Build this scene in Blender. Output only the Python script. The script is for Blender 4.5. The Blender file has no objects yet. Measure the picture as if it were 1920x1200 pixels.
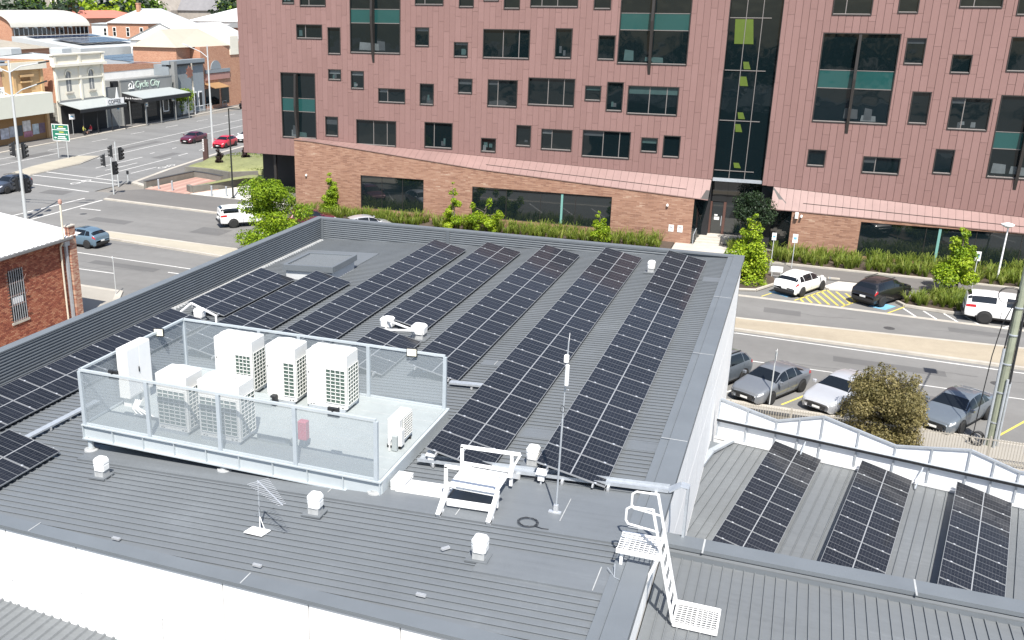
import bpy, math, random
from mathutils import Vector, Matrix
random.seed(7)
PI = math.pi
scene = bpy.context.scene
# ---------------------------------------------------------------- camera
cam = bpy.data.cameras.new('camera')
cam.sensor_width = 36.0
cam.lens = 34.018
cam.shift_x = 0.09225
cam.shift_y = 0.00758
cam.clip_start = 0.1
cam.clip_end = 3000
camo = bpy.data.objects.new('camera', cam)
scene.collection.objects.link(camo)
yaw, pit, rol = -0.374123, 0.321512, 0.0077966
fw = Vector((math.sin(yaw)*math.cos(pit), math.cos(yaw)*math.cos(pit), -math.sin(pit)))
rt = Vector((math.cos(yaw), -math.sin(yaw), 0)); up = rt.cross(fw)
r2 = rt*math.cos(rol) + up*math.sin(rol); u2 = -rt*math.sin(rol) + up*math.cos(rol)
camo.matrix_world = Matrix(((r2.x, u2.x, -fw.x, 0), (r2.y, u2.y, -fw.y, 0), (r2.z, u2.z, -fw.z, 18.2), (0, 0, 0, 1)))
scene.camera = camo
# ---------------------------------------------------------------- sky and sun
SUN_EL, SUN_SHADOW_AZ = math.radians(55.5), math.radians(-24.0)
light_dir = Vector((math.sin(SUN_SHADOW_AZ)*math.cos(SUN_EL), math.cos(SUN_SHADOW_AZ)*math.cos(SUN_EL), -math.sin(SUN_EL)))
w = bpy.data.worlds.new('World'); scene.world = w; w.use_nodes = True
nt = w.node_tree; nt.nodes.clear()
sky = nt.nodes.new('ShaderNodeTexSky'); sky.sky_type = 'NISHITA'; sky.sun_disc = False
sky.sun_elevation = SUN_EL
sky.sun_rotation = math.atan2(-light_dir.x, -light_dir.y)
sky.air_density = 1.0; sky.dust_density = 1.2; sky.ozone_density = 1.0
bg = nt.nodes.new('ShaderNodeBackground'); bg.inputs[1].default_value = 0.10
wo = nt.nodes.new('ShaderNodeOutputWorld')
nt.links.new(sky.outputs[0], bg.inputs[0]); nt.links.new(bg.outputs[0], wo.inputs[0])
sl = bpy.data.lights.new('sun', 'SUN'); sl.energy = 4.6; sl.angle = math.radians(0.53); sl.color = (1.0, 0.955, 0.89)
so = bpy.data.objects.new('sun', sl); scene.collection.objects.link(so)
so.rotation_euler = light_dir.to_track_quat('-Z', 'Y').to_euler(); so.location = (20, -30, 60)
scene.view_settings.view_transform = 'Standard'; scene.view_settings.look = 'None'
scene.view_settings.exposure = 0.85; scene.view_settings.gamma = 1.0
scene.view_settings.use_curve_mapping = False
# ---------------------------------------------------------------- materials
def lin(c):
    return tuple((x/12.92 if x <= .04045 else ((x+.055)/1.055)**2.4) for x in c)
MATS = {}
def mat(name, col, rough=.6, metal=0., var=.12, scale=6., bump=0., spec=.5, coat=0., scale2=None, tint=None, coords='Object', ior=None):
    """plain procedural surface: colour broken up by two noises, optional bump"""
    if name in MATS: return MATS[name]
    m = bpy.data.materials.new(name); m.use_nodes = True
    n = m.node_tree; b = n.nodes['Principled BSDF']
    b.inputs['Roughness'].default_value = rough; b.inputs['Metallic'].default_value = metal
    b.inputs['Specular IOR Level'].default_value = spec
    if ior: b.inputs['IOR'].default_value = ior
    if coat: b.inputs['Coat Weight'].default_value = coat; b.inputs['Coat Roughness'].default_value = .04
    if var > 0:
        tc = n.nodes.new('ShaderNodeTexCoord')
        geo = n.nodes.new('ShaderNodeNewGeometry')
        src = geo.outputs['Position'] if coords == 'World' else tc.outputs[coords]
        n1 = n.nodes.new('ShaderNodeTexNoise'); n1.inputs['Scale'].default_value = scale; n1.inputs['Detail'].default_value = 5
        n2 = n.nodes.new('ShaderNodeTexNoise'); n2.inputs['Scale'].default_value = scale2 or scale*.13; n2.inputs['Detail'].default_value = 3
        n.links.new(src, n1.inputs['Vector']); n.links.new(src, n2.inputs['Vector'])
        ad = n.nodes.new('ShaderNodeMath'); ad.operation = 'ADD'
        n.links.new(n1.outputs['Fac'], ad.inputs[0]); n.links.new(n2.outputs['Fac'], ad.inputs[1])
        mr = n.nodes.new('ShaderNodeMapRange'); mr.inputs['From Min'].default_value = .6; mr.inputs['From Max'].default_value = 1.4
        n.links.new(ad.outputs[0], mr.inputs['Value'])
        mx = n.nodes.new('ShaderNodeMix'); mx.data_type = 'RGBA'
        lo = tuple(c*(1-var) for c in col); hi = tuple(min(1, c*(1+var)) for c in col)
        if tint: hi = tint
        mx.inputs[6].default_value = (*lo, 1); mx.inputs[7].default_value = (*hi, 1)
        n.links.new(mr.outputs[0], mx.inputs[0]); n.links.new(mx.outputs[2], b.inputs['Base Color'])
        if bump:
            bp = n.nodes.new('ShaderNodeBump'); bp.inputs['Strength'].default_value = bump; bp.inputs['Distance'].default_value = .02
            n.links.new(n1.outputs['Fac'], bp.inputs['Height']); n.links.new(bp.outputs[0], b.inputs['Normal'])
    else:
        b.inputs['Base Color'].default_value = (*col, 1)
    MATS[name] = m
    return m
class NT:
    """small node-tree writing aid"""
    def __init__(s, name):
        s.m = bpy.data.materials.new(name); s.m.use_nodes = True; s.n = s.m.node_tree
        s.b = s.n.nodes['Principled BSDF']; MATS[name] = s.m
    def node(s, t, **k):
        x = s.n.nodes.new(t)
        for a, v in k.items(): setattr(x, a, v)
        return x
    def link(s, a, b): s.n.links.new(a, b)
    def math(s, op, a, b=None, c=None):
        x = s.node('ShaderNodeMath', operation=op)
        for i, v in enumerate((a, b, c)):
            if v is None: continue
            if isinstance(v, (int, float)): x.inputs[i].default_value = v
            else: s.link(v, x.inputs[i])
        return x.outputs[0]
    def mix(s, f, a, b):
        x = s.node('ShaderNodeMix', data_type='RGBA')
        for i, v in ((0, f), (6, a), (7, b)):
            if isinstance(v, (int, float)): x.inputs[i].default_value = v
            elif isinstance(v, tuple): x.inputs[i].default_value = (*v, 1)
            else: s.link(v, x.inputs[i])
        return x.outputs[2]
    def noise(s, vec, scale, detail=4, rough=.5):
        x = s.node('ShaderNodeTexNoise'); x.inputs['Scale'].default_value = scale; x.inputs['Detail'].default_value = detail; x.inputs['Roughness'].default_value = rough
        if vec is not None: s.link(vec, x.inputs['Vector'])
        return x.outputs['Fac']
    def ramp(s, f, stops):
        x = s.node('ShaderNodeValToRGB'); e = x.color_ramp.elements
        while len(e) < len(stops): e.new(.5)
        for q, (p, c) in zip(e, stops): q.position = p; q.color = (*c, 1)
        s.link(f, x.inputs[0]); return x.outputs[0]
# ---------------------------------------------------------------- mesh building
COL = scene.collection
class MB:
    def __init__(s): s.v = []; s.f = []; s.mi = []; s.cur = 0
    def mat(s, i): s.cur = i; return s
    def add(s, vs, fs):
        o = len(s.v); s.v += [tuple(p) for p in vs]
        for f in fs: s.f.append(tuple(o+i for i in f)); s.mi.append(s.cur)
        return s
    def quad(s, a, b, c, d): return s.add((a, b, c, d), ((0, 1, 2, 3),))
    def poly(s, ps): return s.add(ps, (tuple(range(len(ps))),))
    def box(s, x0, x1, y0, y1, z0, z1):
        return s.add(((x0,y0,z0),(x1,y0,z0),(x1,y1,z0),(x0,y1,z0),(x0,y0,z1),(x1,y0,z1),(x1,y1,z1),(x0,y1,z1)),
                     ((0,3,2,1),(4,5,6,7),(0,1,5,4),(1,2,6,5),(2,3,7,6),(3,0,4,7)))
    def bbox(s, x0, x1, y0, y1, z0, z1, b=.02):
        """box with chamfered vertical and top edges"""
        def ring(i, z): return ((x0+i+b,y0+i,z),(x1-i-b,y0+i,z),(x1-i,y0+i+b,z),(x1-i,y1-i-b,z),(x1-i-b,y1-i,z),(x0+i+b,y1-i,z),(x0+i,y1-i-b,z),(x0+i,y0+i+b,z))
        vs = ring(0, z0)+ring(0, z1-b)+ring(b, z1); fs = []
        for k in (0, 8):
            for i in range(8): j = (i+1) % 8; fs.append((k+i, k+j, k+8+j, k+8+i))
        fs.append(tuple(range(16, 24))); fs.append(tuple(range(7, -1, -1)))
        return s.add(vs, fs)
    def prism(s, ps, d):
        """closed polygon ps pushed along vector d"""
        n = len(ps); q = [Vector(p) for p in ps]; d = Vector(d); vs = q+[p+d for p in q]
        fs = [tuple(range(n-1, -1, -1)), tuple(range(n, 2*n))]+[(i, (i+1) % n, n+(i+1) % n, n+i) for i in range(n)]
        return s.add(vs, fs)
    def hex8(s, bot, top):
        return s.add(tuple(bot)+tuple(top), ((0,3,2,1),(4,5,6,7),(0,1,5,4),(1,2,6,5),(2,3,7,6),(3,0,4,7)))
    def tube(s, p, q, r, n=8, r1=None, caps=True):
        p = Vector(p); q = Vector(q); d = q-p
        if d.length < 1e-6: return s
        a = d.orthogonal().normalized(); b = d.normalized().cross(a); r1 = r if r1 is None else r1; vs = []
        for c, rr in ((p, r), (q, r1)):
            for i in range(n):
                t = 2*PI*i/n; vs.append(c+a*math.cos(t)*rr+b*math.sin(t)*rr)
        fs = [(i, (i+1) % n, n+(i+1) % n, n+i) for i in range(n)]
        if caps: fs += [tuple(range(n-1, -1, -1)), tuple(range(n, 2*n))]
        return s.add(vs, fs)
    def path(s, ps, r, n=6):
        for a, b in zip(ps, ps[1:]): s.tube(a, b, r, n)
        return s
    def bar(s, p, q, wx, wz, up=(0, 0, 1)):
        """rectangular bar from p to q"""
        p = Vector(p); q = Vector(q); d = (q-p).normalized(); u = Vector(up)
        if abs(d.dot(u)) > .99: u = Vector((0, 1, 0))
        a = d.cross(u).normalized(); b = a.cross(d).normalized(); a *= wx/2; b *= wz/2
        return s.hex8((p-a-b, p+a-b, q+a-b, q-a-b), (p-a+b, p+a+b, q+a+b, q-a+b))
    def lathe(s, prof, n=12, c=(0, 0, 0)):
        vs = []; fs = []
        for r, z in prof:
            for i in range(n):
                t = 2*PI*i/n; vs.append((c[0]+r*math.cos(t), c[1]+r*math.sin(t), c[2]+z))
        for k in range(len(prof)-1):
            for i in range(n): j = (i+1) % n; fs.append((k*n+i, k*n+j, k*n+n+j, k*n+n+i))
        fs.append(tuple(range(n-1, -1, -1))); fs.append(tuple(range((len(prof)-1)*n, len(prof)*n)))
        return s.add(vs, fs)
    def mesh(s, name, mats, smooth=False):
        me = bpy.data.meshes.new(name); me.from_pydata(s.v, [], s.f)
        for m in (mats if isinstance(mats, (list, tuple)) else [mats]): me.materials.append(m)
        if max(s.mi, default=0): me.polygons.foreach_set('material_index', s.mi)
        if smooth: me.polygons.foreach_set('use_smooth', [True]*len(me.polygons))
        me.update(); return me
    def build(s, name, mats, parent=None, smooth=False, loc=None):
        return obj(name, s.mesh(name, mats, smooth), parent, loc)
def obj(name, me, parent=None, loc=None):
    o = bpy.data.objects.new(name, me); COL.objects.link(o)
    if parent is not None: o.parent = parent
    if loc is not None: o.location = loc
    return o
def tag(o, label=None, cat=None, group=None, kind=None):
    if label: o['label'] = label
    if cat: o['category'] = cat
    if group: o['group'] = group
    if kind: o['kind'] = kind
    return o
def thing(name, label, cat, loc=(0, 0, 0), rz=0., group=None):
    o = bpy.data.objects.new(name, None); COL.objects.link(o); o.empty_display_size = .2
    o.location = loc; o.rotation_euler = (0, 0, rz)
    return tag(o, label, cat, group)
def struct(name, mb, m, parent=None):
    o = mb.build(name, m, parent)
    if parent is None: o['kind'] = 'structure'
    return o
KIDS = {}
def copy_tree(o, parent=None):
    c = o.copy(); COL.objects.link(c); c.parent = parent
    for ch in [x for x in bpy.data.objects if x.parent == o]: copy_tree(ch, c)
    return c
# ================================================================ main building with the solar roof
TS = math.tan(math.radians(2.8))
def rz_(x, h=0.): return 7.33 + (x+3.33)*TS + h          # height of the roof pan at x
def front_y(x): return 14.9 - .0625*(x+16.2)
# ---- surfaces
def roof_metal(name, c):
    t = NT(name); g = t.node('ShaderNodeNewGeometry')
    n1 = t.noise(g.outputs['Position'], .35, 4); n2 = t.noise(g.outputs['Position'], 5.0, 5, .65)
    sc = t.node('ShaderNodeMapping'); sc.inputs['Scale'].default_value = (.5, 9, 1); t.link(g.outputs['Position'], sc.inputs['Vector'])
    n3 = t.noise(sc.outputs[0], 1.0, 4)
    f = t.math('ADD', t.math('MULTIPLY', n1, .45), t.math('ADD', t.math('MULTIPLY', n2, .25), t.math('MULTIPLY', n3, .3)))
    t.link(t.ramp(f, [(.28, tuple(x*.74 for x in c)), (.44, tuple(x*.94 for x in c)), (.56, c), (.68, tuple(x*1.18 for x in c)), (.78, tuple(x*1.4 for x in c))]), t.b.inputs['Base Color'])
    t.b.inputs['Roughness'].default_value = .48; t.b.inputs['Specular IOR Level'].default_value = .4
    bp = t.node('ShaderNodeBump'); bp.inputs['Strength'].default_value = .12; bp.inputs['Distance'].default_value = .02
    t.link(n3, bp.inputs['Height']); t.link(bp.outputs[0], t.b.inputs['Normal'])
    return t.m
M_ROOF = roof_metal('roof_steel_grey', (.145, .158, .169))
M_ROOF2 = roof_metal('roof_steel_light', (.148, .158, .164))
M_CAP = mat('capping_steel', (.138, .153, .166), .5, var=.1, scale=1.2, coords='World')
M_CLAD = mat('parapet_cladding', (.105, .118, .13), .5, var=.1, scale=2, coords='World')
M_WHITE = mat('white_precast', (.80, .80, .79), .75, var=.07, scale=.8, coords='World')
M_JOINT = mat('joint_sealant', (.22, .215, .21), .8, var=.05)
M_GALV = mat('galvanised_steel', (.42, .45, .48), .45, metal=.35, var=.15, scale=8)
M_ALU = mat('aluminium', (.72, .73, .74), .35, metal=.6, var=.08, scale=5)
M_WPAINT = mat('white_paint', (.8, .8, .79), .45, var=.03, scale=3)
M_BLACK = mat('black_plastic', (.015, .016, .018), .5, var=.2, scale=9)
M_SEAL = mat('grey_sealant', (.36, .37, .37), .7, var=.25, scale=7)
XL, XR, YF = -23.2, -2.25, 45.0
bld = thing('office_building', 'low grey roofed building with white walls carrying the long solar panel rows', 'building', (0, 0, 0))
# ribbed roof sheeting: ribs run along x, folded profile along y
def ribbed(y0, y1, x0, x1, zf, pitch=.2, rib=.055, h=.038, skew=None):
    mb = MB(); ys = []
    y = y0
    while y < y1:
        ys += [(y, 0), (y+pitch-rib, 0), (y+pitch-rib*.78, h), (y+pitch-rib*.22, h)]; y += pitch
    ys.append((y, 0)); vs = []; fs = []
    for yy, hh in ys:
        vs += [(x0, yy, zf(x0)+hh), (x1, yy, zf(x1)+hh)]
    for i in range(len(ys)-1): fs.append((2*i, 2*i+1, 2*i+3, 2*i+2))
    return mb.add(vs, fs)
# the sheeting is cut along the slightly skewed front edge by clipping each strip
def clip_front():
    mb = MB(); pitch, rib, h = .232, .062, .036; y = 13.9
    segs = []
    while y < YF:
        a, b = y+pitch-rib, y+pitch                    # concealed-fix rib: near flank undercut, so it stays in shade
        segs += [(y, 0, a, 0), (a, 0, a-.011, h*.9), (a-.011, h*.9, a-.002, h), (a-.002, h, a+.03, h), (a+.03, h, b, 0)]; y += pitch
    for a, ha, b, hb in segs:
        ps = [(XL, a, ha), (XR, a, ha), (XR, b, hb), (XL, b, hb)]; out = []
        for i in range(4):
            p, q = ps[i], ps[(i+1) % 4]; fp = p[1]-front_y(p[0])-.1; fq = q[1]-front_y(q[0])-.1
            if fp >= 0: out.append(p)
            if fp*fq < 0:
                t = fp/(fp-fq); out.append(tuple(p[k]+(q[k]-p[k])*t for k in range(3)))
        if len(out) > 2: mb.poly([(p[0], min(p[1], YF), rz_(p[0])+p[2]) for p in out])
    return mb
clip_front().build('roof', M_ROOF, bld)
# flat apron sheets let into the ribs
def flat(name, x0, x1, y0, y1, h=.047, m=M_ROOF):
    mb = MB(); mb.hex8([(x0,y0,rz_(x0)),(x1,y0,rz_(x1)),(x1,y1,rz_(x1)),(x0,y1,rz_(x0))], [(x0,y0,rz_(x0,h)),(x1,y0,rz_(x1,h)),(x1,y1,rz_(x1,h)),(x0,y1,rz_(x0,h))])
    return mb.build(name, m, bld)
flat('apron_flashing', -5.2, -2.3, 16.38, 17.36)
flat('apron_flashing', -6.9, -2.3, 18.35, 20.62, .050)
flat('apron_flashing', -16.9, -6.9, 18.35, 19.3, .053)
flat('apron_flashing', -8.0, -2.3, 23.15, 23.75)
flat('apron_flashing', -3.2, -2.3, 40.6, 41.3)
flat('apron_flashing', -8.9, -7.9, 28.3, 28.8)
flat('apron_flashing', -22.6, -18.7, 39.4, 42.4, .048)
# lap marks and sealant smears on the flat sheets
for x, y, dx, dy in ((-4.0, 18.9, .02, 1.1), (-9.6, 18.6, .02, .55), (-2.75, 16.4, .02, .9), (-6.3, 18.45, .02, .35), (-8.45, 28.35, .02, .4)):
    MB().hex8([(x,y,rz_(x,.058)),(x+dx,y,rz_(x,.058)),(x+dx,y+dy,rz_(x,.058)),(x,y+dy,rz_(x,.058))],[(x,y,rz_(x,.062)),(x+dx,y,rz_(x,.062)),(x+dx,y+dy,rz_(x,.062)),(x,y+dy,rz_(x,.062))]).build('sealant_line', M_SEAL, bld)
# front capping following the roof fall
mb = MB()
def fcap(x, dy, h): return (x, front_y(x)+dy, rz_(x, h))
x0, x1 = -24.2, -1.8
mb.hex8([fcap(x0,-.05,-.03),fcap(x1,-.05,-.03),fcap(x1,.34,.03),fcap(x0,.34,.03)], [fcap(x0,-.05,.06),fcap(x1,-.05,.06),fcap(x1,.34,.058),fcap(x0,.34,.058)])
mb.build('front_capping', M_CAP, bld)
for x in (-15.3, -9.5):
    MB().hex8([fcap(x,-.02,.06),fcap(x+.025,-.02,.06),fcap(x+.025,.38,.06),fcap(x,.38,.06)],[fcap(x,-.02,.066),fcap(x+.025,-.02,.066),fcap(x+.025,.38,.066),fcap(x,.38,.066)]).build('capping_lap', M_SEAL, bld)
# right-hand edge: two long cover strips
mb = MB(); mb.box(-2.52, -2.3, 13.75, 45.3, 7.36, 7.462); mb.build('edge_flashing', M_CAP, bld)
mb = MB(); mb.box(-2.285, -1.82, 13.7, 45.32, 7.30, 7.505); mb.build('edge_capping', M_CAP, bld)
for y in (18.95, 23.9, 31.0, 38.0):
    MB().box(-2.5, -1.83, y, y+.03, 7.5055, 7.509).build('capping_lap', M_SEAL, bld)
# white precast walls: panels with open joints in front of a darker core
core = MB(); core.add([(-23.9, front_y(-23.9)+.08, 0), (-1.98, front_y(-1.98)+.08, 0), (-1.98, 45.2, 0), (-23.5, 45.2, 0)]+[(-23.9, front_y(-23.9)+.08, rz_(-23.9,-.15)), (-1.98, front_y(-1.98)+.08, 7.2), (-1.98, 45.2, 7.2), (-23.5, 45.2, 6.2)], [(0,1,5,4),(1,2,6,5),(2,3,7,6),(3,0,4,7)])
core.build('wall_core', M_JOINT, bld)
def fpanel(xa, xb, za, zb):
    g = .016; d = .0
    a, b = xa+g, xb-g
    ta = min(zb-g, rz_(a, -.06)); tb = min(zb-g, rz_(b, -.06))
    MB().hex8([(a, front_y(a), za+g), (b, front_y(b), za+g), (b, front_y(b)+.07, za+g), (a, front_y(a)+.07, za+g)],
              [(a, front_y(a), ta), (b, front_y(b), tb), (b, front_y(b)+.07, tb), (a, front_y(a)+.07, ta)]).build('wall_panel', M_WHITE, bld)
xs = [-23.9, -20.4, -16.05, -13.9, -9.95, -7.9, -5.9, -1.9]
cuts = [None, 5.25, None, 5.55, 5.4, None, 5.8]
for i in range(7):
    a, b = xs[i], xs[i+1]
    if cuts[i] is None: fpanel(a, b, 0, 99)
    else:
        fpanel(a, b, cuts[i], 99)
        m = (a+b)/2+.3; fpanel(a, m, 0, cuts[i]); fpanel(m, b, 0, cuts[i])
ys = [13.98, 17.6, 21.2, 25.5, 29.4, 33.3, 37.2, 41.1, 45.2]
for i in range(8):
    for za, zb in ((0, 2.45), (2.45, 5.0), (5.0, 7.32)):
        MB().box(-1.98, -1.9, ys[i]+.012, ys[i+1]-.012, za+.01, zb-.01).build('wall_panel', M_WHITE, bld)
# parapets: horizontally corrugated lining, posts and cap
def corr(p0, p1, z0a, z0b, z1, n_out, pitch=.108):
    """horizontal corrugation from p0 to p1 (xy), lower edge follows z0a..z0b, upper edge z1"""
    mb = MB(); p0 = Vector((*p0, 0)); p1 = Vector((*p1, 0)); n = Vector((*n_out, 0)); z = z1; k = 0; rows = []
    prof = (0, .014, .032, .036, .036, .004)
    while z > min(z0a, z0b)-.08:
        rows.append((z, prof[k % 6])); z -= pitch/6; k += 1
    vs = []; fs = []
    for zz, d in rows:
        a = p0+n*d; b = p1+n*d; vs += [(a.x, a.y, zz), (b.x, b.y, zz)]
    for i in range(len(rows)-1): fs.append((2*i, 2*i+1, 2*i+3, 2*i+2))
    return mb.add(vs, fs)
ZT = 7.47
corr((XL, 14.6), (XL, YF), rz_(XL)-.1, rz_(XL)-.1, ZT, (1, 0)).build('parapet_lining', M_CLAD, bld)
corr((XL, YF), (-5.2, YF), rz_(XL)-.1, rz_(-9.)-.1, ZT, (0, -1)).build('parapet_lining', M_CLAD, bld)
MB().box(-23.52, -23.16, 14.5, 45.3, ZT+.002, ZT+.05).build('parapet_cap', M_CAP, bld)
MB().box(-23.16, -1.83, 44.96, 45.3, ZT-.02, ZT+.05).build('parapet_cap', M_CAP, bld)
MB().box(-23.5, -23.24, 14.6, 45.2, 3, ZT).build('parapet_wall', M_CLAD, bld)
MB().box(-23.24, -1.9, 45.03, 45.26, 3, ZT-.03).build('parapet_wall', M_CLAD, bld)
for x in (-17.95 + 1.9, -23.13, ):
    MB().box(x-.09, x+.09, 44.93, 44.985, rz_(x)-.05, ZT).build('parapet_post', M_CLAD, bld)
# bright gutter edge at the foot of the left parapet
gm = MB()
y = 16.0
while y < 44.8:
    gm.hex8([(-23.15,y,rz_(-23.15,.001)),(-22.93,y,rz_(-22.93,.001)),(-22.93,y+.14,rz_(-22.93,.001)),(-23.15,y+.14,rz_(-23.15,.001))],[(-23.15,y,rz_(-23.15,.05)),(-22.98,y,rz_(-22.98,.05)),(-22.98,y+.14,rz_(-22.98,.05)),(-23.15,y+.14,rz_(-23.15,.05))]); y += .2
gm.build('foam_closure', M_SEAL, bld)
# roof hatch (low box with a sloping ribbed lid)
h = thing('roof_hatch', 'grey box hatch with sheet lid near the far corner of the solar roof', 'hatch', (-21.1, 37.0, rz_(-21.1)))
def rel(o, *p): return tuple(p[i]-o.location[i] for i in range(3))
x0, x1, y0, y1 = -20.95, -18.55, 36.95, 39.35
M_HWALL = mat('hatch_wall', (.52, .53, .53), .5, var=.05)
mb = MB(); mb.hex8([rel(h,x0+.05,y0+.05,rz_(x0)),rel(h,x1-.05,y0+.05,rz_(x1)),rel(h,x1-.05,y1-.05,rz_(x1)),rel(h,x0+.05,y1-.05,rz_(x0))],[rel(h,x0+.05,y0+.05,rz_(x0,.55)),rel(h,x1-.05,y0+.05,rz_(x1,.55)),rel(h,x1-.05,y1-.05,rz_(x1,.55)),rel(h,x0+.05,y1-.05,rz_(x0,.55))]); mb.build('curb', M_HWALL, h)
for a, b, c, d, n in ((x0-.05, x1+.05, y0-.06, y0+.09, 0), (x0-.05, x1+.05, y1-.09, y1+.06, 0), (x0-.06, x0+.09, y0+.09, y1-.09, 0), (x1-.09, x1+.06, y0+.09, y1-.09, 0)):
    mb = MB(); mb.hex8([rel(h,a,c,rz_(a,.42)),rel(h,b,c,rz_(b,.42)),rel(h,b,d,rz_(b,.42)),rel(h,a,d,rz_(a,.42))],[rel(h,a,c,rz_(a,.68)),rel(h,b,c,rz_(b,.68)),rel(h,b,d,rz_(b,.68)),rel(h,a,d,rz_(a,.68))]); mb.build('rim', M_CAP, h)
mb = ribbed(y0+.1, y1-.2, x0+.1, x1-.1, lambda x: rz_(x, .6), .16, .05, .03)
mb.v = [rel(h, *p) for p in mb.v]; mb.build('lid', M_ROOF, h)
# ================================================================ solar panels
def pv_material():
    t = NT('solar_cells'); tc = t.node('ShaderNodeTexCoord'); sp = t.node('ShaderNodeSeparateXYZ'); t.link(tc.outputs['Object'], sp.inputs[0])
    x, y = sp.outputs[0], sp.outputs[1]      # x across the long side (-.861...861), y along the row (-.567...567)
    ax = t.math('ABSOLUTE', x)
    u = t.math('DIVIDE', t.math('SUBTRACT', ax, .012), .0928)     # 9 half cells each side of the middle gap
    v = t.math('DIVIDE', t.math('ADD', y, .552), .184)
    fu = t.math('FRACT', u); fv = t.math('FRACT', v)
    lu = t.math('LESS_THAN', fu, .075); mid = t.math('LESS_THAN', ax, .015)
    lv = t.math('LESS_THAN', t.math('ABSOLUTE', t.math('SUBTRACT', fv, .5)), .47)
    lv = t.math('SUBTRACT', 1.0, lv)
    # wider string gaps at one third and two thirds
    v3 = t.math('FRACT', t.math('DIVIDE', t.math('ADD', y, .552), .368))
    ls = t.math('GREATER_THAN', t.math('ABSOLUTE', t.math('SUBTRACT', v3, .5)), .472)
    edge = t.math('MAXIMUM', t.math('GREATER_THAN', ax, .848), t.math('GREATER_THAN', t.math('ABSOLUTE', y), .553))
    thin = t.math('MAXIMUM', lu, lv); strong = t.math('MAXIMUM', ls, edge)
    wh = t.node('ShaderNodeTexWhiteNoise'); cb = t.node('ShaderNodeCombineXYZ')
    t.link(t.math('FLOOR', t.math('DIVIDE', x, .0928)), cb.inputs[0]); t.link(t.math('FLOOR', v), cb.inputs[1]); 
    oi = t.node('ShaderNodeObjectInfo'); t.link(oi.outputs['Random'], cb.inputs[2]); t.link(cb.outputs[0], wh.inputs['Vector'])
    f = t.math('ADD', t.math('MULTIPLY', wh.outputs['Value'], .5), t.math('MULTIPLY', oi.outputs['Random'], .5))
    cell = t.mix(f, (.006, .0065, .009), (.013, .014, .019))
    bb = t.math('LESS_THAN', t.math('FRACT', t.math('MULTIPLY', v, 9.0)), .12)
    cell = t.mix(t.math('MULTIPLY', bb, .12), cell, (.10, .11, .13))
    c = t.mix(thin, cell, (.06, .062, .066)); c = t.mix(strong, c, (.12, .125, .13)); c = t.mix(mid, c, (.27, .28, .29))
    t.link(c, t.b.inputs['Base Color'])
    t.b.inputs['Roughness'].default_value = .45; t.b.inputs['Coat Weight'].default_value = .28; t.b.inputs['Coat Roughness'].default_value = .07
    t.b.inputs['Specular IOR Level'].default_value = .2
    return t.m
M_PV = pv_material()
M_FRAME = mat('panel_frame', (.27, .28, .29), .45, metal=.2, var=.05)
M_UNDER = mat('panel_backsheet', (.03, .032, .04), .7, var=.1)
PL, PW, PP = 1.722, 1.134, 1.154
g = MB(); g.box(-PL/2+.012, PL/2-.012, -PW/2+.012, PW/2-.012, -.03, 0); 
ME_PV = g.mesh('panel', [M_PV])
g = MB()
for a, b, c, d in ((-PL/2, PL/2, -PW/2, -PW/2+.0118), (-PL/2, PL/2, PW/2-.0118, PW/2), (-PL/2, -PL/2+.0118, -PW/2+.0118, PW/2-.0118), (PL/2-.0118, PL/2, -PW/2+.0118, PW/2-.0118)):
    g.box(a, b, c, d, -.035, .004)
ME_FR = g.mesh('frame', M_FRAME)
g = MB(); g.box(-.03, .03, -.028, .028, .004, .016); g.tube((0, 0, .016), (0, 0, .026), .012, 6); ME_CL = g.mesh('clamp', M_ALU)
def solar_row(label, xr, zr, y_top, n, tilt=11.5, rot=0., origin=None, ylo_clamps=True, group='rows of solar panels on the big grey roof'):
    """xr,zr: low right edge; panels run from y_top towards the camera. local y runs along the row"""
    t = thing('solar_array', label, 'solar array', (xr, y_top, zr), rot, group)
    c, s = math.cos(math.radians(tilt)), math.sin(math.radians(tilt))
    rotm = (0, math.radians(tilt), 0)
    for i in range(n):
        p = obj('panel', ME_PV, t); p.location = (-c*PL/2, -(i+.5)*PP, s*PL/2); p.rotation_euler = rotm
        obj('frame', ME_FR, p)
        for sx in (-.62, .62):
            for e in ((-1,) if i < n-1 else (-1,)):
                cl = obj('clamp', ME_CL, p); cl.location = (sx, -PP/2, 0)
    L = n*PP
    for k in (.17, .83):
        q = MB(); X = -c*PL*k; Zz = s*PL*k-.075
        q.box(X-.02, X+.02, -L-.08, .08, Zz-.03, Zz+.035); q.build('rail', M_ALU, t)
    y = .3
    while y < L:
        for k in (.17, .83):
            X = -c*PL*k; Zz = s*PL*k-.1
            q = MB(); q.box(X-.025, X+.025, -y-.025, -y+.025, -.135+(X*TS if rot == 0 else 0), Zz); q.box(X-.07, X+.07, -y-.05, -y+.05, -.15+(X*TS if rot == 0 else 0), -.13+(X*TS if rot == 0 else 0)); q.build('foot', M_ALU, t)
        y += PP*2
    return t
C115 = math.cos(math.radians(11.5))*PL
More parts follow.
